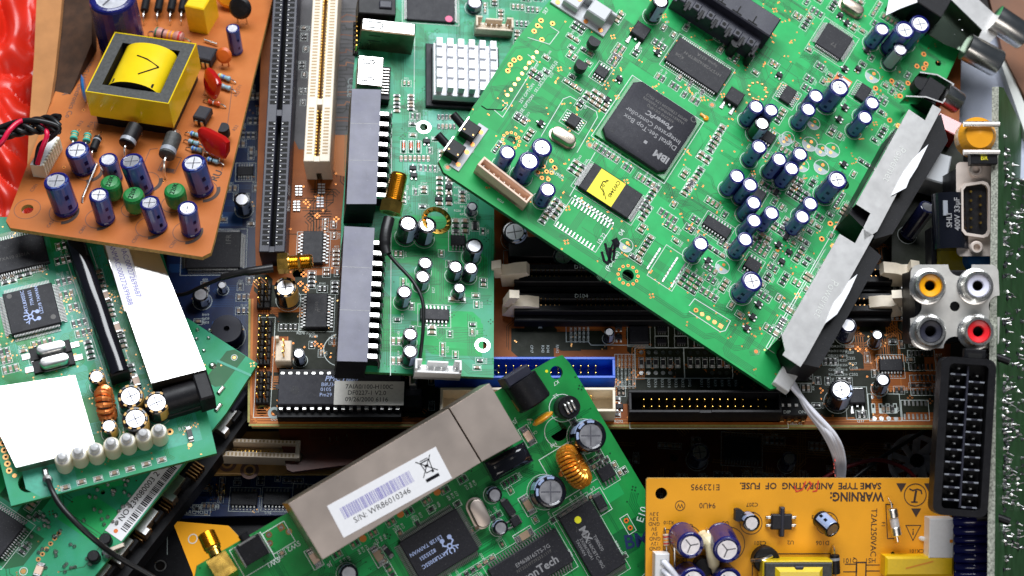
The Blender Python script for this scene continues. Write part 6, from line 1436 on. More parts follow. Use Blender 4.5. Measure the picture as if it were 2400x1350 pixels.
# dark capacitors, yellow coil, amber disc and blue windings on the hidden side
g = subframe(H, Frame(2250, 700, HZ - 70, 0, .10, (100, 0)))
m = MB(); a = g.L(2212, 515); m.tube([(0, 60, 0), (0, -66, 0)], 42, 'black_sleeve', 30); m.box(-20, 24, 33, 10, 34, 8, 'grey_stripe'); m.T = Matrix.Identity(4)
for t, dx, dy in (('SHLI', -12, -6), ('400V 33µF', 6, 8)): m.text(t, dx, dy + 2, 17, 42.6, 'ink_grey', R(90), .02)
link(g, 'electrolytic_capacitor', m.mesh('lying_capacitor'), a[0] + 20, a[1], -20)
m = MB(); m.box(0, 0, -80, 70, 150, 80, 'yellow_tape', 6); m.box(-34, 0, -84, 26, 176, 70, 'black', 3); x, y = g.L(2244, 606); link(g, 'transformer', m.mesh('transformer'), x, y - 10, -40)
m = MB(); m.lathe([(.1, -22), (26, -18), (34, 0), (26, 18), (.1, 22)], 'blue_disc', 26); x, y = g.L(2300, 604); link(g, 'disc_capacitor', m.mesh('disc_capacitor'), x, y, -40)
m = MB(); m.lathe([(.1, -46), (30, -42), (44, -20), (44, 20), (30, 42), (.1, 46)], 'amber', 30); x, y = g.L(2284, 325); link(g, 'disc_capacitor', m.mesh('disc_capacitor'), x, y, 10)
for py, py2 in ((291, 0), (357, 0)):
    m = MB(); x, y = g.L(2294, py, 60); m.tube([(-34, 0, 0), (46, 0, 0)], 6.5, 'tin', 12); link(g, 'steel_pin', m.mesh('steel_pin'), x, y, 60)
m = MB(); m.box(0, 0, 0, 60, 26, 30, 'black', 1); m.text('BR', 0, 0, 14, 30.3, 'yellow_label'); x, y = g.L(2302, 374, 40); link(g, 'relay', m.mesh('relay'), x, y, 30)
m = MB()
for i in range(9): 
    Y = -i * 20; m.tube([(-46, Y, 20), (-30, Y, 34), (30, Y, 34), (46, Y, 20)], 12 if i % 3 else 9, 'winding_blue', 14)
m.box(0, 40, 0, 90, 70, 40, 'blue_sleeve', 8)
x, y = g.L(2290, 1200, 30); link(g, 'blue_winding', m.mesh('blue_winding'), x, y, 0)
for py in (838, 1213):
    m = MB(); p = g.L(2290, py, 76); e = g.L(2364, py + 10, 80); m.tube(smoothpath([(p[0], p[1], 74), ((p[0] + e[0]) / 2, p[1] + 2, 84), (e[0], e[1], 88)], 5), 9, 'black', 10); link(g, 'strap', m.mesh('strap'))
m = MB(); m.box(0, 0, -240, 40, 1100, 100, 'dark'); x, y = g.L(2320, 850, -100); link(g, 'dark_bar', m.mesh('dark_bar', False), x, y)  # one plain near-black box, low behind the sockets

# tall dark capacitor and grey block seen between the boards
f2 = Frame(2180, 480, 30, .1, .42, (100, 0)); thing('power_board', f2, 'half hidden dark power board with a tall green capped capacitor', 'circuit board')
board(f2, [(2090, 320), (2330, 320), (2330, 620), (2090, 620)], 'olive_mask', 'olive_mask')
cap(f2, 2179, 479, 20, 100, 'navy', dx=-30, dy=-30); m = MB(); m.box(0, 0, 0, 52, 80, 70, 'grey_plastic', 3); x, y = f2.L(2200, 392, 70); link(f2, 'filter_block', m.mesh('filter_block'), x, y, 0, R(-18))
m = MB(); m.box(0, 0, 0, 60, 40, 60, 'red_film', 2); x, y = f2.L(2222, 290, 60); link(f2, 'red_block', m.mesh('red_block'), x, y, 0, R(-30))
finish_board(f2)
# ================================================================== lower left: green underside board with sticker and metal tabs
f = C_ = Frame(350, 1100, 20, 0, .42, (385, -500)); thing('green_board', f, 'green board lying solder side up in the lower left corner with a long number sticker', 'circuit board', 'green circuit boards')
board(f, [(604, 852), (440, 746), (100, 700), (-80, 1000), (-80, 1440), (150, 1440), (530, 968)], 'teal_mask', 'board_edge_green', holes=[(241, 1154, 5)])
pours(f, 26, 'green_mask_light', 91, (60, 200)); pours(f, 12, 'green_mask_dark', 95, (50, 150)); traces(f, 40, 'green_mask_dark', 1.8, 7, 92, 4, (40, 160)); viadots(f, 60, 93)
f.pcb.line([f.L(508, 845), f.L(588, 880)], 6, .5, 'teal_pale')
rnd = random.Random(3)
for px, py, n in ((250, 1190, 20), (90, 1250, 26), (160, 1320, 14), (280, 1140, 8)):
    for i in range(n):
        x, y = f.L(px + rnd.uniform(-55, 55), py + rnd.uniform(-45, 45)); link(f, 'solder_joint', cached('sjc', lambda: (lambda q: (q.lathe([(5, 0), (4, 2.5), (1.8, 5), (1.2, 8), (.1, 9)], 'solder', 10), q)[1].mesh('solder_joint'))(MB())), x, y)
for i in range(6): pad(f, 90 + i * 9.6, 1311 - i * 12.2, 5.5, 'gold_pad', True)
for px, py in ((489, 792), (478, 822), (461, 794), (463, 773), (492, 774)): x, y = f.L(px, py); f.pcb.cyl(x, y, .1, 5, 5, 'solder', 10, r2=2)
for px, py, r_ in ((549, 838, 4), (55, 1339, 6)): x, y = f.L(px, py); f.pcb.disc(x, y, .4, r_, 'gold_pad', 14); f.pcb.ring(x, y, .4, r_ + 2, r_ + 3.5, 'silk', 18)
x, y = f.L(498, 857); f.pcb.cyl(x, y, .1, 9, 7, 'solder', 14, r2=3)
for px, py in ((518, 915), (512, 955)): x, y = f.L(px, py); f.pcb.box(x, y, .2, 22, 9, 6, 'solder', 2.5)
x, y = f.L(338, 1164, 1); m = MB(); m.T = Matrix.Rotation(f.ang(135, -170, 338, 1164), 4, 'Z'); m.box(0, 0, .5, 220, 46, .8, 'paper')
m.T = Matrix.Rotation(f.ang(135, -170, 338, 1164), 4, 'Z'); m.text('NO 239080003 2', -6, 10, 19, 1.6, 'ink_black', 0, .004)
xx = -88; rb = random.Random(9)
while xx < 96: w = rb.choice((1.2, 2.2, 3.2)); m.quad(xx + w / 2, -11, w, 16, 1.6, 'ink_black'); xx += w + rb.choice((1.2, 2.0, 3.4))
m.disc(-98, 2, 1.7, 5, 'orange_pad'); link(f, 'sticker', m.mesh('sticker', False), x, y)
for px, py in ((246, 1262), (218, 1302)): x, y = f.L(px, py, 22); m = cached('stud', lambda: (lambda q: (q.lathe([(14, 0), (14, 18), (11, 22), (.1, 22)], 'black', 20), q)[1].mesh('rubber_plug'))(MB())); link(f, 'rubber_plug', m, x, y)
x, y = f.L(248, 1292, 20); m = MB(); m.lathe([(12, 0), (12, 12), (8, 19), (.1, 21)], 'tin', 20); m.box(20, -8, 0, 40, 10, 8, 'nickel', 1, rot=-.6); link(f, 'steel_stud', m.mesh('steel_stud'), x, y)
chip(f, -10, 1245, 90, 90, 14, nx=14, ny=14, pl=12, rot=0); 
x, y = f.L(92, 1338); smd(f, x, y, 30, 18, 8, .3, 'blush')
scatter(f, [(-20, 1140), (-20, 1330), (120, 1330), (100, 1160)], 60, 14, 8, seed=31, silk='silk_grey')
finish_board(f)
# the black connector strip board under its long edge
f = Frame(420, 1140, -55, .05, .42, (385, -500)); thing('connector_strip', f, 'black connector strip with shiny metal tabs beside the lower left green board', 'connector strip')
P = [f.L(*p) for p in ((600, 890), (575, 890), (140, 1440), (230, 1440), (470, 1130), (610, 940))]; m = MB(); m.prism(P, -60, 0, 'black', 'black'); link(f, 'strip_body', m.mesh('strip_body', False))
for px, py in ((528, 982), (406, 1140), (343, 1218), (284, 1286), (232, 1345)):
    x, y = f.L(px, py, 40); m = MB(); m.box(0, 0, 10, 62, 22, 30, 'nickel', 1, top='shield'); m.box(-22, -14, 10, 18, 14, 30, 'nickel', 1, top='shield'); m.box(24, -12, 6, 30, 12, 22, 'black', 1); link(f, 'metal_tab', m.mesh('metal_tab', False), x, y)
for px, py in ((440, 1110), (376, 1185), (316, 1256)):
    for k in range(5):
        x, y = f.L(px + k * 4, py - k * 5, 20); m = cached('gp', lambda: (lambda q: (q.box(0, 0, 0, 2.4, 26, 22, 'gold_pad'), q)[1].mesh('pin'))(MB())); link(f, 'pin', m, x + k * 2, y - 8)
m = MB(); m.box(0, 0, 0, 60, 34, 46, 'black_satin', 2); x, y = f.L(551, 932, 46); link(f, 'black_block', m.mesh('black_block'), x, y)

# ================================================================== lower left router board with LEDs
f = B = Frame(220, 850, 110, .08, .43, (480, -120)); thing('green_board', f, 'pale green board at the left edge with seven frosted LEDs and blank metal cans', 'circuit board', 'green circuit boards')
board(f, [(26, 1186), (508, 1062), (490, 985), (372, 560), (330, 520), (-90, 505), (-120, 1000), (-6, 1060)], 'teal_mask', 'board_edge_green', holes=[(67, 1131, 23)])
pours(f, 34, 'teal_pale', 101, (50, 160)); pours(f, 16, 'deep_green_mask', 105, (30, 110)); traces(f, 170, 'deep_green_mask', 1.1, 3.4, 102, 9, (25, 110)); viadots(f, 120, 103)  # the pale cyan patches imitate reflections by colour
# printed chips
chip(f, 74, 722, 112, 104, 16, nx=32, ny=26, pl=14, outline=False, text=(('RTL8305SC', -12, 22, 11, 90, 'ink_blue', .01), ('77A16S1', 4, 26, 11, 90, 'ink_blue', .01), ('LZZ1B TAIWAN', 20, 16, 10, 90, 'ink_blue', .01)), dots=((-42, 42, 6, 'ink_dim'), (42, -34, 6, 'ink_dim')))
crab(f, 72, 742, R(-90), 16.2, .8)
chip(f, 42, 592, 128, 82, 14, nx=22, pl=14, outline=False, text=(('7XA10 0301A', -10, -8, 12, 0, 'ink_dim'),)); f.deco.text('40', *f.L(24, 548), 12, .5, 'silk'); f.deco.text('38', *f.L(50, 543), 12, .5, 'silk')
for px, py in ((118, 812), (126, 842)):
    x, y = f.L(px, py + 8, 6); m = cached('xb', lambda: (lambda q: (q.box(0, 0, 0, 92, 30, 6, 'black', 1), q.box(-54, 0, .2, 22, 14, 2, 'solder', .5), q.box(54, 0, .2, 22, 14, 2, 'solder', .5), q)[3].mesh('crystal_base'))(MB())); link(f, 'crystal_base', m, x, y); xtal(f, px, py, 66, 24, 26, 0, None, 'shield')
# cans: blank white square, long can with label, glossy black bar
extr(f, 'metal_can', [(-70, 915), (176, 879), (226, 1050), (38, 1096), (-30, 960)], 0, 30, 'nickel', 'shield'); 
Pc = [(238, 560), (366, 575), (482, 866), (355, 898)]
h = 78; P = [f.L(*p, h) for p in Pc]; c = (sum(p[0] for p in P) / 4, sum(p[1] for p in P) / 4); m = MB(); m.prism([(p[0] - c[0], p[1] - c[1]) for p in P][::-1], 0, h, 'nickel', 'shield'); can_ = link(f, 'metal_can', m.mesh('metal_can', False), *c)
xs = [p[0] for p in P]; ys = [p[1] for p in P]; f.bb.append((min(xs), min(ys), max(xs), max(ys)))
a = [f.L(*p, h) for p in ((236, 540), (290, 545), (345, 718), (292, 730))]; a = [(p[0] - c[0], p[1] - c[1]) for p in a]; m = MB(); m.add([(*p, h + .6) for p in a], [(3, 2, 1, 0)], 'paper')
r0 = f.ang(55, 170, 280, 640)
for t, px, py in (('LANMAC:000272699687', 301, 622), ('WANMAC:000272699688', 281, 636)): q = f.L(px, py, h); m.text(t, q[0] - c[0], q[1] - c[1], 17, h + 1, 'ink_black', r0, 0, 0, .96)
m.mats = [('ink_violet' if x == 'ink_black' else x) for x in m.mats]
link(f, 'sticker', m.mesh('sticker', False), parent=can_)
m = MB(); a = Vector((*f.L(175, 560, 60), 60)); b = Vector((*f.L(280, 872, 60), 60)); d = (b - a); L_ = d.length; rot = math.atan2(d.y, d.x); m.box(L_ / 2, 0, -60, L_, 44, 52, 'black', 3)
P_ = [(y_, z_) for y_, z_ in ((-21, -9), (-20, -3), (-15, 3), (-6, 8), (4, 9), (13, 5), (19, -1), (21, -9))]
vs = [(x_, y_, z_ + (.5 * math.sin(x_ * .05))) for x_ in [L_ * i / 24 for i in range(25)] for y_, z_ in P_]; k = len(P_); m.add(vs, [(i * k + j, (i + 1) * k + j, (i + 1) * k + j + 1, i * k + j + 1) for i in range(24) for j in range(k - 1)], 'black_gloss')
link(f, 'coil_pack', m.mesh('coil_pack'), M=Matrix.Translation(a) @ Matrix.Rotation(rot, 4, 'Z'))
for off in (-30, 30): 
    n_ = Vector((-math.sin(rot), math.cos(rot))) * off; f.deco.line([(a.x + n_.x, a.y + n_.y), (b.x + n_.x * 1 + math.cos(rot) * 30, b.y + n_.y + math.sin(rot) * 30)], 1.6, .5, 'silk')
f.bb.append((min(a.x, b.x) - 20, min(a.y, b.y), max(a.x, b.x) + 20, max(a.y, b.y)))
for px, py, r_, h_ in ((306, 928, 29, 62), (367, 943, 28, 60), (317, 981, 29, 62), (255, 998, 18, 46), (226, 882, 18, 58)): cap(f, px, py, r_, h_, 'gold')
toroid(f, 248, 948, 26, 14, R(84), R(84), 15, 'copper_wire', 34, .05)
m = MB(); a = Vector((*f.L(388, 942, 36), 36)); b = Vector((*f.L(488, 912, 36), 36)); m.tube([Vector((0, 0, 0)), (b - a) * .78], 1, 'black', 28, True, [31, 31]); q = (b - a).normalized().to_track_quat('X', 'Z').to_matrix().to_4x4(); m.T = Matrix.Translation((b - a) * .9) @ q; m.box(0, 0, -36, 34, 70, 72, 'black', 4)
m.T = q @ Matrix.Translation((40, 0, -34)); m.box(0, 0, 0, 90, 60, 20, 'black', 2)
link(f, 'power_jack', m.mesh('power_jack'), M=Matrix.Translation(a)); f.bb.append((a.x - 10, a.y - 40, b.x + 30, b.y + 60))
def led(): 
    m = MB(); m.lathe([(17.5, 0), (18.5, 4), (18.5, 44), (16.5, 50), (11, 51)], 'nylon', 22); return m.mesh('led_holder')
def ledb():
    m = MB(); m.lathe([(11, 50), (11, 62), (8, 68), (.1, 71)], 'clear', 18); m.lathe([(14, 50.6), (11, 51.6)], 'clear', 18); return m.mesh('led_lens')
for px, py in ((147, 1075), (184, 1062), (223, 1054), (261, 1041), (298, 1031), (336, 1020), (372, 1010)):
    x, y = f.L(px, py, 50); o = link(f, 'led', cached('led', led), x, y); link(f, 'led_lens', cached('ledb', ledb), parent=o); bb(f, x, y, 40, 40)
    x, y = f.L(px + 7, py + 68); smd(f, x, y, 14, 8, 4, 0, 'cap'); f.deco.rect(x, y, 20, 12, 1.2, .5, 'silk')
for i in range(6): pad(f, 2 + i * 3.9, 1023 + i * 16, 7, 'gold_pad', True)
x, y = f.L(34, 1115); f.pcb.disc(x, y, .5, 5, 'gold_pad'); pad(f, 398, 1012, 8, 'gold_pad', True); x, y = f.L(445, 1043); f.pcb.disc(x, y, .5, 5, 'gold_pad')
x, y = f.L(445, 1018); smd(f, x, y, 30, 12, 8, R(90), 'res'); f.deco.text('R12', *f.L(428, 1005), 12, .5, 'silk')
m = MB(); m.lathe([(12, 0), (10, 10), (.1, 14)], 'solder', 12); m.box(0, 16, 0, 12, 18, 12, 'solder', 3); link(f, 'solder_joint', m.mesh('solder_joint'), *f.L(111, 1124, 6))
for px, py in ((248, 695), (275, 770), (320, 895)): x, y = f.L(px, py); smd(f, x, y, 26, 16, 8, R(-88), 'blush')
for px, py, n in ((150, 575, 3), (148, 610, 3), (150, 660, 3), (155, 690, 3), (172, 720, 2), (186, 757, 3), (196, 780, 3), (210, 820, 4), (258, 722, 4), (285, 795, 4), (310, 875, 4), (235, 655, 4), (10, 825, 2), (8, 845, 3), (25, 865, 3)): group(f, px, py, 1 if n > 3 else n, 1 if n <= 3 else n, 14, 8, 1 if n <= 3 else 0)
x, y = f.L(92, 602); 
for px, py in ((55, 640), (20, 655), (85, 625)): group(f, px, py, 2, 2, 13, 8)
scatter(f, [(-20, 560), (-20, 900), (180, 860), (240, 820), (200, 560)], 300, 13, 8, seed=104, maxn=4)
finish_board(f)
for o in COL.objects: pass

# ================================================================== brown supply board, upper left
f = A = Frame(300, 400, 175, -.02, .64, (470, 78)); thing('brown_board', f, 'tilted brown power supply board with blue capacitors and a yellow transformer', 'circuit board')
board(f, [(14, 518), (24, 534), (474, 602), (494, 592), (503, 560), (655, -70), (238, -70)], 'phenolic', 'board_edge_tan', 11, holes=[(64, 490, 14, 'brown')])
fm = f
# transformer from its seen top corners
h = 112; T4 = [(261, 76), (450, 104), (401, 242), (213, 215)]; P = [f.L(*p, h) for p in T4]; c = Vector((sum(p[0] for p in P) / 4, sum(p[1] for p in P) / 4)); ux = (Vector(P[1]) - Vector(P[0]) + Vector(P[2]) - Vector(P[3])) / 2; uy = (Vector(P[0]) - Vector(P[3]) + Vector(P[1]) - Vector(P[2])) / 2
w, d = ux.length, uy.length; rot = math.atan2(ux.y, ux.x); m = MB()
m.box(0, 0, 0, w * .94, d * .94, 34, 'black', 2); tr = link(f, 'transformer', m.mesh('bobbin_base'), c.x, c.y, 0, rot)
m = MB(); O = [(-w / 2, -d / 2), (w / 2, -d / 2), (w / 2, d / 2), (-w / 2, d / 2)]; K = [(-w * .36, -d * .36), (w * .36, -d * .36), (w * .36, d * .36), (-w * .36, d * .36)]
m.prism(O, 34, h, 'ferrite', 'ferrite', holes=[K], holemat='black'); m.prism(K, 34, 60, 'black', 'black'); m.box(0, -d * .29, 40, w * .5, d * .07, h - 34, 'black', 2); link(f, 'ferrite_core', m.mesh('ferrite_core', False), parent=tr)
m = MB()
for a_, b_, ww, dd in ((0, -d / 2 - 1.5, w + 6, 3), (0, d / 2 + 1.5, w + 6, 3), (-w / 2 - 1.5, 0, 3, d), (w / 2 + 1.5, 0, 3, d)): m.box(a_, b_, 34, ww, dd, h - 32.5, 'yellow_tape', .8)
link(f, 'tape_wrap', m.mesh('tape_wrap', False), parent=tr)
m = MB(); n = 16; wl = w * .325; dl = d * .335; vs = []
for i in range(n + 1): t = i / n * math.pi; vs += [(-wl * math.cos(t), -dl, 66 + 42 * math.sin(t) ** .8 + 20), (-wl * math.cos(t), dl, 66 + 42 * math.sin(t) ** .8 + 20)]
vs = [(x_, y_, z_) for x_, y_, z_ in vs]; m.add(vs, [(2 * i, 2 * i + 2, 2 * i + 3, 2 * i + 1)[::-1] for i in range(n)], 'yellow_tape'); m.add([v for v in vs[0::2]], [tuple(range(n + 1))[::-1]], 'black'); m.add([v for v in vs[1::2]], [tuple(range(n + 1))], 'black')
for s_ in (-1, 1): m.box(s_ * wl * .985, 0, 50, 3, dl * 2, 37, 'yellow_tape')
def onw(px, py):
    q = f.L(px, py, 126); v = Vector((q[0] - c.x, q[1] - c.y)); r_ = Matrix.Rotation(-rot, 2) @ v; t = math.acos(max(-1, min(1, -r_.x / wl))); return Vector((r_.x, r_.y, 86.8 + 42 * math.sin(t) ** .8))
for pts in (((322, 131), (345, 140), (371, 153)), ((371, 153), (348, 165), (324, 175))): m.tube([onw(*p) for p in pts], 1.7, 'ink_black', 6)
link(f, 'winding', m.mesh('winding'), parent=tr); bb(f, c.x, c.y, w + 10, d + 10)
cap(f, 262, -8, 56, 165, 'deepblue', ang=R(20))
for px, py, r_, h_, dx, dy in ((180, 351, 28, 66, 4, 4), (253, 373, 21.5, 66, 3, 0), (307, 376, 27, 96, 14, -4), (453, 381, 28, 92, 8, 2), (131, 423, 29, 94, 8, -2), (231, 456, 22.5, 84, 2, 0), (350, 474, 22.5, 84, 8, 0), (439, 487, 22.5, 80, -2, 0), (545, 66, 16.5, 78, 0, 0)):
    cap(f, px, py, r_, h_, 'blue', dx=dx, dy=dy)
for px, py, r_ in ((147, 497, 30), (206, 400, 30), (231, 512, 29), (350, 532, 30), (437, 543, 30), (478, 446, 30), (345, 425, 28), (310, 490, 24), (406, 478, 26), (262, 455, 22)):
    x, y = f.L(px, py); f.deco.ring(x, y, .5, r_, r_ + 1.3, 'silk_brown', 34)
    if r_ > 27: f.deco.ring(x, y, .52, r_ - 1, r_ + 8, 'silk_black', 14, R(-75), R(30))
inductor(f, 258, 424, 24, 62); inductor(f, 311, 452, 24.5, 66); inductor(f, 408, 442, 24.5, 64)
# wire link, big diodes, axial parts
m = MB(); a = Vector((*f.L(230, 386), 0)); b = Vector((*f.L(193, 475), 0)); m.tube([a, a + Vector((0, 0, 9)) + (b - a) * .06, a + Vector((0, 0, 9)) + (b - a) * .94, b], 3, 'tin', 8); link(f, 'jumper_wire', m.mesh('jumper_wire'))
axial(f, (318, 296), (296, 340), 46, 19, 'black', ((.74, 10, 'grey_stripe'),), 18, 'diode', h1=40); axial(f, (408, 318), (390, 366), 46, 19, 'ferrite', ((.70, 12, 'grey_stripe'),), 30, 'diode', h1=44)
for px in (340, 372, 402, 428): axial(f, (px + 6, -14), (px - 2, 26), 22, 10, 'black', (), 26, 'diode')
axial(f, (362, 76), (430, 90), 16, 13.5, 'resistor_pink', ((.08, 4, 'band_green'), (.3, 4, 'ink_black'), (.48, 5, 'band_orange'), (.62, 5, 'band_orange'), (.86, 5, 'band_red')), 18, 'axial_resistor', 'dog')
for pa, pb, bands, mt in (((512, 176), (540, 186), ('band_yellow', 'band_blue', 'band_yellow'), 'resistor_blue'), ((517, 200), (540, 208), ('grey_stripe', 'grey_stripe', 'grey_stripe'), 'resistor_blue'), ((488, 236), (516, 244), ('band_red', 'paper', 'grey_stripe'), 'glass_diode'), ((446, 312), (468, 318), ('band_blue', 'band_green', 'band_blue'), 'resistor_blue'),
        ((442, 330), (466, 338), ('grey_stripe', 'band_green', 'grey_stripe'), 'resistor_blue'), ((448, 347), (474, 353), ('band_blue', 'band_blue', 'ink_black'), 'resistor_blue'), ((486, 372), (512, 380), ('band_blue', 'ink_black', 'band_blue'), 'resistor_blue')):
    axial(f, pa, pb, 9, 5.5, mt, [(.15 + .28 * i, 3, b_) for i, b_ in enumerate(bands)], 14, 'axial_resistor', 'dog')
for px, py in ((174, 320), (204, 325)): axial(f, (px + 2, py - 10), (px - 2, py + 8), 24, 8.5, 'teal_bead', ((.3, 2, 'gold_stripe'), (.6, 2, 'gold_stripe')), 14, 'axial_resistor', 'dog')
axial(f, (230, 322), (218, 352), 22, 9.5, 'black', ((.2, 4, 'grey_stripe'),), 16, 'diode')
def lozenge(fr, px, py, w, hh, t, mt, rot, name='film_capacitor', z=10, tilt=R(30)):
    x, y = fr.L(px, py, z + hh * .5); m = MB(); P_ = [(-.5, .30), (-.42, .46), (-.2, .5), (.3, .46), (.46, .34), (.5, -.1), (.44, -.42), (.2, -.5), (-.1, -.46), (-.4, -.1)]
    lay = [(.70, -.5), (.94, -.3), (1, 0), (.94, .3), (.70, .5)]; vs = []
    for s_, q in lay: vs += [(a_ * w * s_, q * t, b_ * hh * s_) for a_, b_ in P_]
    k = len(P_); m.add(vs, [(i * k + j, i * k + (j + 1) % k, (i + 1) * k + (j + 1) % k, (i + 1) * k + j) for i in range(4) for j in range(k)] + [tuple(range(k))[::-1], tuple(4 * k + j for j in range(k))], mt)
    for s_ in (-1, 1): m.tube([(s_ * w * .25, 0, -hh * .3), (s_ * w * .25, 0, -hh * .5 - z - 8)], 2, 'tin', 6)
    bb(fr, x, y, w, t + 6); return link(fr, name, m.mesh(name), M=Matrix.Translation((x, y, z + hh * .5)) @ Matrix.Rotation(rot, 4, 'Z') @ Matrix.Rotation(tilt, 4, 'X'))
lozenge(f, 496, 196, 66, 60, 22, 'red_film', R(-42), tilt=R(-25)); lozenge(f, 500, 335, 92, 58, 26, 'red_film', R(-18), tilt=R(-25))
m = MB(); m.T = Matrix.Rotation(R(55), 4, 'X'); m.lathe([(.1, -6), (14, -5), (20, 0), (14, 5), (.1, 6)], 'orange_disc', 24); m.T = Matrix.Identity(4)
for s_ in (-8, 8): m.tube([(s_, 0, -12), (s_, 0, -34)], 1.8, 'orange_disc', 6)
x, y = f.L(525, 130, 34); link(f, 'disc_capacitor', m.mesh('disc_capacitor'), x, y, 34)
m = MB(); m.T = Matrix.Rotation(R(58), 4, 'X'); m.lathe([(.1, -9), (22, -8), (29, 0), (22, 8), (.1, 9)], 'black', 30); m.T = Matrix.Identity(4)
for s_ in (-12, 12): m.tube([(s_, 0, -18), (s_, 0, -50)], 2, 'tin', 6)
x, y = f.L(563, 18, 50); link(f, 'disc_capacitor', m.mesh('disc_capacitor'), x, y, 50)
m = MB(); m.T = Matrix.Rotation(R(62), 4, 'X'); m.lathe([(.1, -12), (28, -10), (38, 0), (28, 10), (.1, 12)], 'amber', 26); x, y = f.L(530, 0, 40); link(f, 'disc_capacitor', m.mesh('disc_capacitor'), x, y + 24, 40)
m = MB(); m.T = Matrix.Rotation(math.pi / 2, 4, 'X') @ Matrix.Rotation(math.pi / 2 + .4, 4, 'Y'); m.lathe([(.1, -4), (24, -4), (34, 0), (24, 4), (.1, 4)], 'blue_disc', 26); x, y = f.L(196, 208, 34); link(f, 'disc_capacitor', m.mesh('disc_capacitor'), x, y, 34)
x, y = f.L(465, 0, 84); m = MB(); m.box(0, 0, 0, 50, 70, 84, 'yellow_box', 3); link(f, 'film_capacitor', m.mesh('film_capacitor'), x, y + 8, 0, R(-4)); bb(f, x, y, 60, 80)
def dip(px, py, w, d, hh, n, rot):
    x, y = f.L(px, py, hh); m = MB(); m.box(0, 0, 8, w, d, hh - 8, 'chip_grey', 2.5)
    for s_ in (-1, 1):
        for i in range(n): m.box((i - (n - 1) / 2) * w / n * .9, s_ * (d / 2 + 2), 0, 7, 3, hh * .65, 'tin', .8)
    bb(f, x, y, w + 8, d + 8); return link(f, 'integrated_circuit', m.mesh('dip_chip'), x, y, 0, rot)
dip(478, 122, 52, 44, 30, 4, R(-4)); dip(474, 262, 32, 40, 28, 2, R(-6)); to92(f, 522, 298, 38, 15, R(-90))
x, y = f.L(495, 103); m = MB(); m.tube([(-18, 4, 7), (18, -4, 7)], 2.5, 'tin', 8); link(f, 'jumper_wire', m.mesh('jumper_wire'), x, y)
for t, px, py, sz in (('SUNG HO Electronics Co', 186, 205, 19), ('SS-25EN-1Rev.A', 168, 180, 19)): f.deco.text(t, *f.L(px, py), sz, .5, 'silk_brown', f.ang(-62, 155, px, py), .004)
for t, px, py in (('C501', 80, 440), ('C421', 119, 524), ('C801', 194, 538), ('C501', 318, 560), ('C501', 406, 572), ('C201', 365, 470), ('R12', 188, 290), ('R13', 212, 292), ('R52', 552, 300), ('R53', 556, 220), ('C11', 560, 205)): f.deco.text(t, *f.L(px, py), 12, .5, 'silk_brown', R(80))
x, y = f.L(508, 412); f.deco.text('RU', x, y, 26, .5, 'silk_black', R(80), .02)
f.deco.rect(*f.L(398, 385), 40, 50, 1.4, .5, 'silk_brown'); f.deco.quad(*f.L(392, 398), 34, 10, .5, 'silk_brown'); f.deco.line([f.L(222, 300), f.L(222, 286), f.L(290, 300)], 1.4, .5, 'silk_brown'); f.deco.line([f.L(545, 200), f.L(520, 400)], 1.4, .5, 'silk_brown'); f.deco.line([f.L(370, 348), f.L(352, 350), f.L(330, 400)], 1.4, .5, 'silk_brown')
for px, py in ((150, 392), (212, 376), (185, 305), (212, 308), (237, 310), (383, 425), (196, 258)): pad(f, px, py, 4.5, 'copper_pad', True)
# white plug at its left edge
P = [f.L(*p, 40) for p in ((70, 386), (100, 390), (140, 322), (112, 312))]; h = 40; m = MB(); m.prism(P, 0, h, 'nylon', 'white_plastic'); link(f, 'wire_plug', m.mesh('wire_plug', False))
a, b = Vector(P[1]), Vector(P[2])
m = MB()
for i in range(9): p = a + (b - a) * (i + .3) / 9.2; m.box(p.x, p.y, 8, 6, 6, 36, 'nylon', 1, rot=math.atan2((b - a).y, (b - a).x))
link(f, 'plug_rib', m.mesh('plug_rib'))
finish_board(f, circles=False, outlines=False)

# twisted black and red wires going into that plug
def wires(name, label, cat, paths, r, group=None, extra=None):
    e = Vector(Wd(*paths[0][1][0])); root = bpy.data.objects.new(name, None); COL.objects.link(root); root.location = e * S; tag(root, label, cat, group)
    for mt, pts in paths:
        m = MB(); m.tube([p - e for p in smoothpath([Wd(*p) for p in pts], 7)], r, mt, 10); o = bpy.data.objects.new('wire', m.mesh('wire')); COL.objects.link(o); o.parent = root
    if extra: extra(root, e)
    return root
ps = []
z = 275
for k in range(5):
    pts = []
    for i in range(15):
        t = i / 14; px = -30 + 170 * t; py = 330 - 40 * t - 10 * math.sin(math.pi * t); ph = t * 9 + k * 1.257
        pts.append((px, py + 20 * math.sin(ph) * (.4 + .6 * t), z + 20 * math.cos(ph)))
    ps.append(('cable_black', pts))
ps.append(('cable_black', [(-30, 310, z), (40, 285, z + 20), (90, 283, z + 30), (138, 298, z + 20), (120, 322, z), (94, 340, 250), (86, 372, 235), (84, 385, 225)]))
ps.append(('wire_red', [(-30, 362, z), (2, 336, z + 26), (22, 306, z + 34), (48, 284, z + 26), (80, 284, z + 5), (104, 300, z + 12), (110, 318, z + 14), (99, 348, 272), (88, 384, 236)]))
wires('wire_bundle', 'twisted black and red wires looping into the white plug of the brown board', 'wires', ps, 6.0)

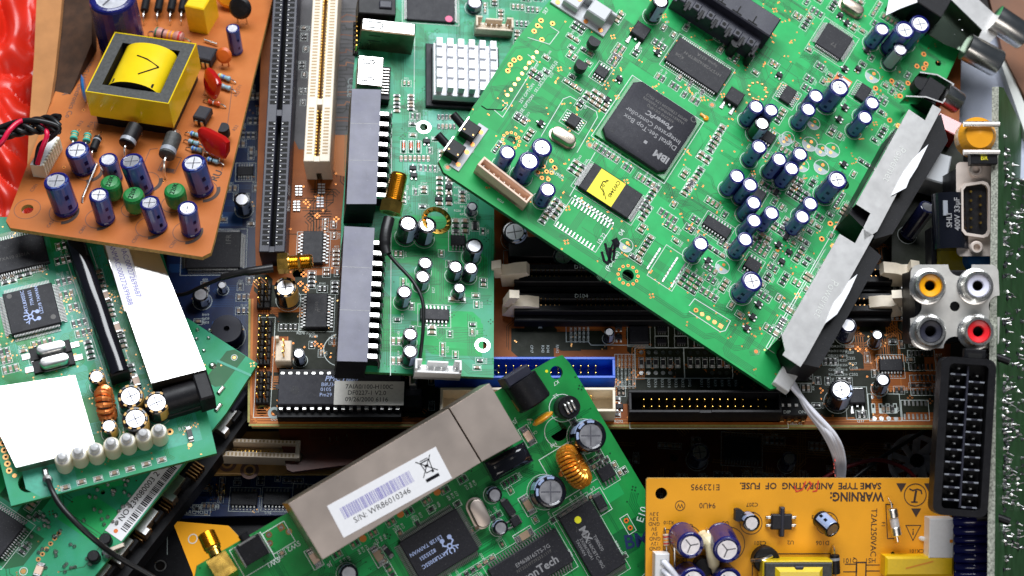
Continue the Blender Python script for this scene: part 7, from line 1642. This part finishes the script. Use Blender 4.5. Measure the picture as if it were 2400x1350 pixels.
# aerial leads
def sma(m, p, d, s_=1.0, nut=True, L_=70):
    """threaded gold plug from p along d, in world units relative to the empty"""
    q = d.normalized().to_track_quat('Z', 'X').to_matrix().to_4x4(); m.T = Matrix.Translation(p) @ q @ Matrix.Scale(s_, 4)
    def hexa(z0, z1, r): 
        m.add([(r * math.cos(i * math.pi / 3), r * math.sin(i * math.pi / 3), z) for z in (z0, z1) for i in range(6)], [(i, (i + 1) % 6, 6 + (i + 1) % 6, 6 + i) for i in range(6)] + [tuple(range(6))[::-1], tuple(range(6, 12))], 'gold')
    pr = [(12, -6), (12, 4)]; hexa(0, 30, 30)
    if nut: hexa(58, 66, 27)
    z = 30; prof = [(22, 30), (22, 34)]
    while z < 34 + L_: prof += [(22.4, z + 4), (19.4, z + 6.4)]; z += 4.8
    prof += [(20, z + 4), (18, z + 7), (13, z + 7), (13, z - 6), (.1, z - 6)]
    m.lathe(prof, 'gold', 26); m.lathe([(.1, 0), (20, 0)], 'gold', 20); m.T = Matrix.Identity(4)
def ex1(root, e):
    m = MB(); p = Wd(915, 500, 205) - e; sma(m, p, Wd(932, 425, 222) - Wd(915, 500, 205), .92, False, 62); o = bpy.data.objects.new('gold_plug', m.mesh('gold_plug')); COL.objects.link(o); o.parent = root
    m = MB(); m.tube([q - e for q in smoothpath([Wd(*p) for p in ((912, 512, 205), (904, 545, 205), (902, 575, 200), (906, 596, 196))], 6)], 13, 'cable_black', 14, True, [13] * 12 + [11.5] * 7); o = bpy.data.objects.new('heat_shrink', m.mesh('heat_shrink')); COL.objects.link(o); o.parent = root
wires('aerial_lead', 'gold screw plug on a thin black lead lying across the upright green board', 'aerial lead', [('cable_black', [(906, 590, 196), (930, 618, 188), (968, 660, 182), (990, 705, 176), (992, 760, 165), (988, 810, 150), (984, 838, 130)])], 4.2, 'gold tipped aerial leads', ex1)
def ex2(root, e):
    m = MB(); p = Wd(652, 618, 105) - e; sma(m, p, Wd(735, 612, 108) - Wd(652, 618, 105), .80, True, 54); o = bpy.data.objects.new('gold_plug', m.mesh('gold_plug')); COL.objects.link(o); o.parent = root
    m = MB(); m.tube([q - e for q in smoothpath([Wd(*p) for p in ((640, 628, 105), (600, 634, 104), (560, 640, 96), (520, 650, 84))], 6)], 10, 'cable_black', 14, True, [10] * 10 + [8] * 9); o = bpy.data.objects.new('heat_shrink', m.mesh('heat_shrink')); COL.objects.link(o); o.parent = root
wires('aerial_lead', 'gold screw plug with a nut lying beside the black slot end, lead running left', 'aerial lead', [('cable_black', [(525, 650, 86), (480, 668, 60), (430, 690, 30), (380, 690, 0), (330, 700, -20)])], 4.6, 'gold tipped aerial leads', ex2)
wires('aerial_wire', 'single black wire soldered to the pale green board and running down right', 'wire', [('cable_black', [(112, 1126, 135), (122, 1150, 150), (140, 1182, 150), (175, 1222, 140), (225, 1268, 110), (275, 1305, 60), (345, 1345, 20), (400, 1380, 0)])], 6.4)

# ================================================================== bag, cardboard and the other things around the boards
def sheet(name, label, cat, x0, y0, x1, y1, z, nx, ny, amp, sc, mt, seed=0, slope=(0, 0)):
    m = MB(); vs = []
    for j in range(ny + 1):
        for i in range(nx + 1):
            px = x0 + (x1 - x0) * i / nx; py = y0 + (y1 - y0) * j / ny
            q = noise.noise(Vector((px * sc, py * sc * .7, seed))) + .5 * abs(noise.noise(Vector((px * sc * 2.3, py * sc * 1.9, seed + 5)))) * 2
            w = Wd(px, py, z + slope[0] * (px - x0) + slope[1] * (py - y0)); vs.append((w.x, w.y, w.z + amp * q))
    m.add(vs, [(j * (nx + 1) + i, j * (nx + 1) + i + 1, (j + 1) * (nx + 1) + i + 1, (j + 1) * (nx + 1) + i)[::-1] for j in range(ny) for i in range(nx)], mt)
    o = simple(name, label, cat, m, loc=Vector(vs[0])); md = o.modifiers.new('thickness', 'SOLIDIFY'); md.thickness = .0003; return o
sheet('plastic_bag', 'crumpled red plastic bag with white print at the upper left edge', 'plastic bag', -90, -60, 100, 560, 20, 60, 110, 70, .0065, 'red_bag', 2, (-.2, 0))
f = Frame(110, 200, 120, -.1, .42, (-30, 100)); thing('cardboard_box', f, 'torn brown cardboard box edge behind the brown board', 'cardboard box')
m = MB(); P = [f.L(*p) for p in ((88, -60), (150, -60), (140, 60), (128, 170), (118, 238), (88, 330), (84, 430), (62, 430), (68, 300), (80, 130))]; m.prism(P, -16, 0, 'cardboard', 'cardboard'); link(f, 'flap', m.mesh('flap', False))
m = MB(); P = [f.L(*p, -18) for p in ((140, -60), (215, -60), (215, 100), (120, 330), (110, 240))]; m.prism(P, -60, -18, 'cardboard_shaded', 'cardboard_shaded'); link(f, 'wall', m.mesh('wall', False))
f = Frame(2290, 160, -60, 0, .42, (100, 0)); thing('grey_panel', f, 'plain pale grey plastic panel behind the round metal sockets, upper right', 'panel')
m = MB(); P = [f.L(*p) for p in ((2150, 40), (2350, 60), (2350, 150), (2420, 330), (2420, 420), (2330, 420), (2150, 300))]; m.prism(P, -10, 0, 'panel_grey', 'panel_grey'); link(f, 'sheet', m.mesh('sheet', False))
m = MB(); P = [f.L(*p, 30) for p in ((2340, 130), (2354, 128), (2425, 300), (2425, 340), (2405, 320))]; m.prism(P, 0, 30, 'frame_white', 'frame_white'); link(f, 'rim', m.mesh('rim', False))
f = Frame(2380, 100, -20, 0, .42, (100, 0)); thing('wooden_board', f, 'brown wooden board in the upper right corner', 'board')
m = MB(); P = [f.L(*p) for p in ((2300, -80), (2480, -80), (2480, 300), (2420, 260), (2352, 128))]; m.prism(P, -20, 0, 'wood', 'wood'); link(f, 'plank', m.mesh('plank', False))
f = Frame(2130, 1060, -190, 0, .42, (100, 0)); thing('fan', f, 'white cooling fan grille in shadow below the mother board', 'fan')
m = MB(); m.lathe([(60, -20), (60, 0), (66, 0), (66, -24)], 'cloth_white', 36)
for i in range(9):
    a = i * 2 * math.pi / 9; m.T = Matrix.Rotation(a, 4, 'Z') @ Matrix.Rotation(.5, 4, 'X'); m.box(36, 0, -10, 44, 22, 2, 'cloth_white', .5)
m.T = Matrix.Identity(4); m.cyl(0, 0, -20, 16, 20, 'black', 24); link(f, 'rotor', m.mesh('rotor'), *f.L(2150, 1078))
wires('loose_wire', 'dark red wire curving through the shadow above the yellow board', 'wire', [('wire_dark_red', [(1890, 1150, -140), (1960, 1105, -120), (2050, 1078, -110), (2120, 1098, -120), (2160, 1140, -150)])], 5)
wires('loose_wire', 'black wire slanting across the white fan below the mother board', 'wire', [('cable_black', [(1990, 1130, -130), (2070, 1070, -120), (2150, 1020, -130), (2200, 990, -160)])], 5)
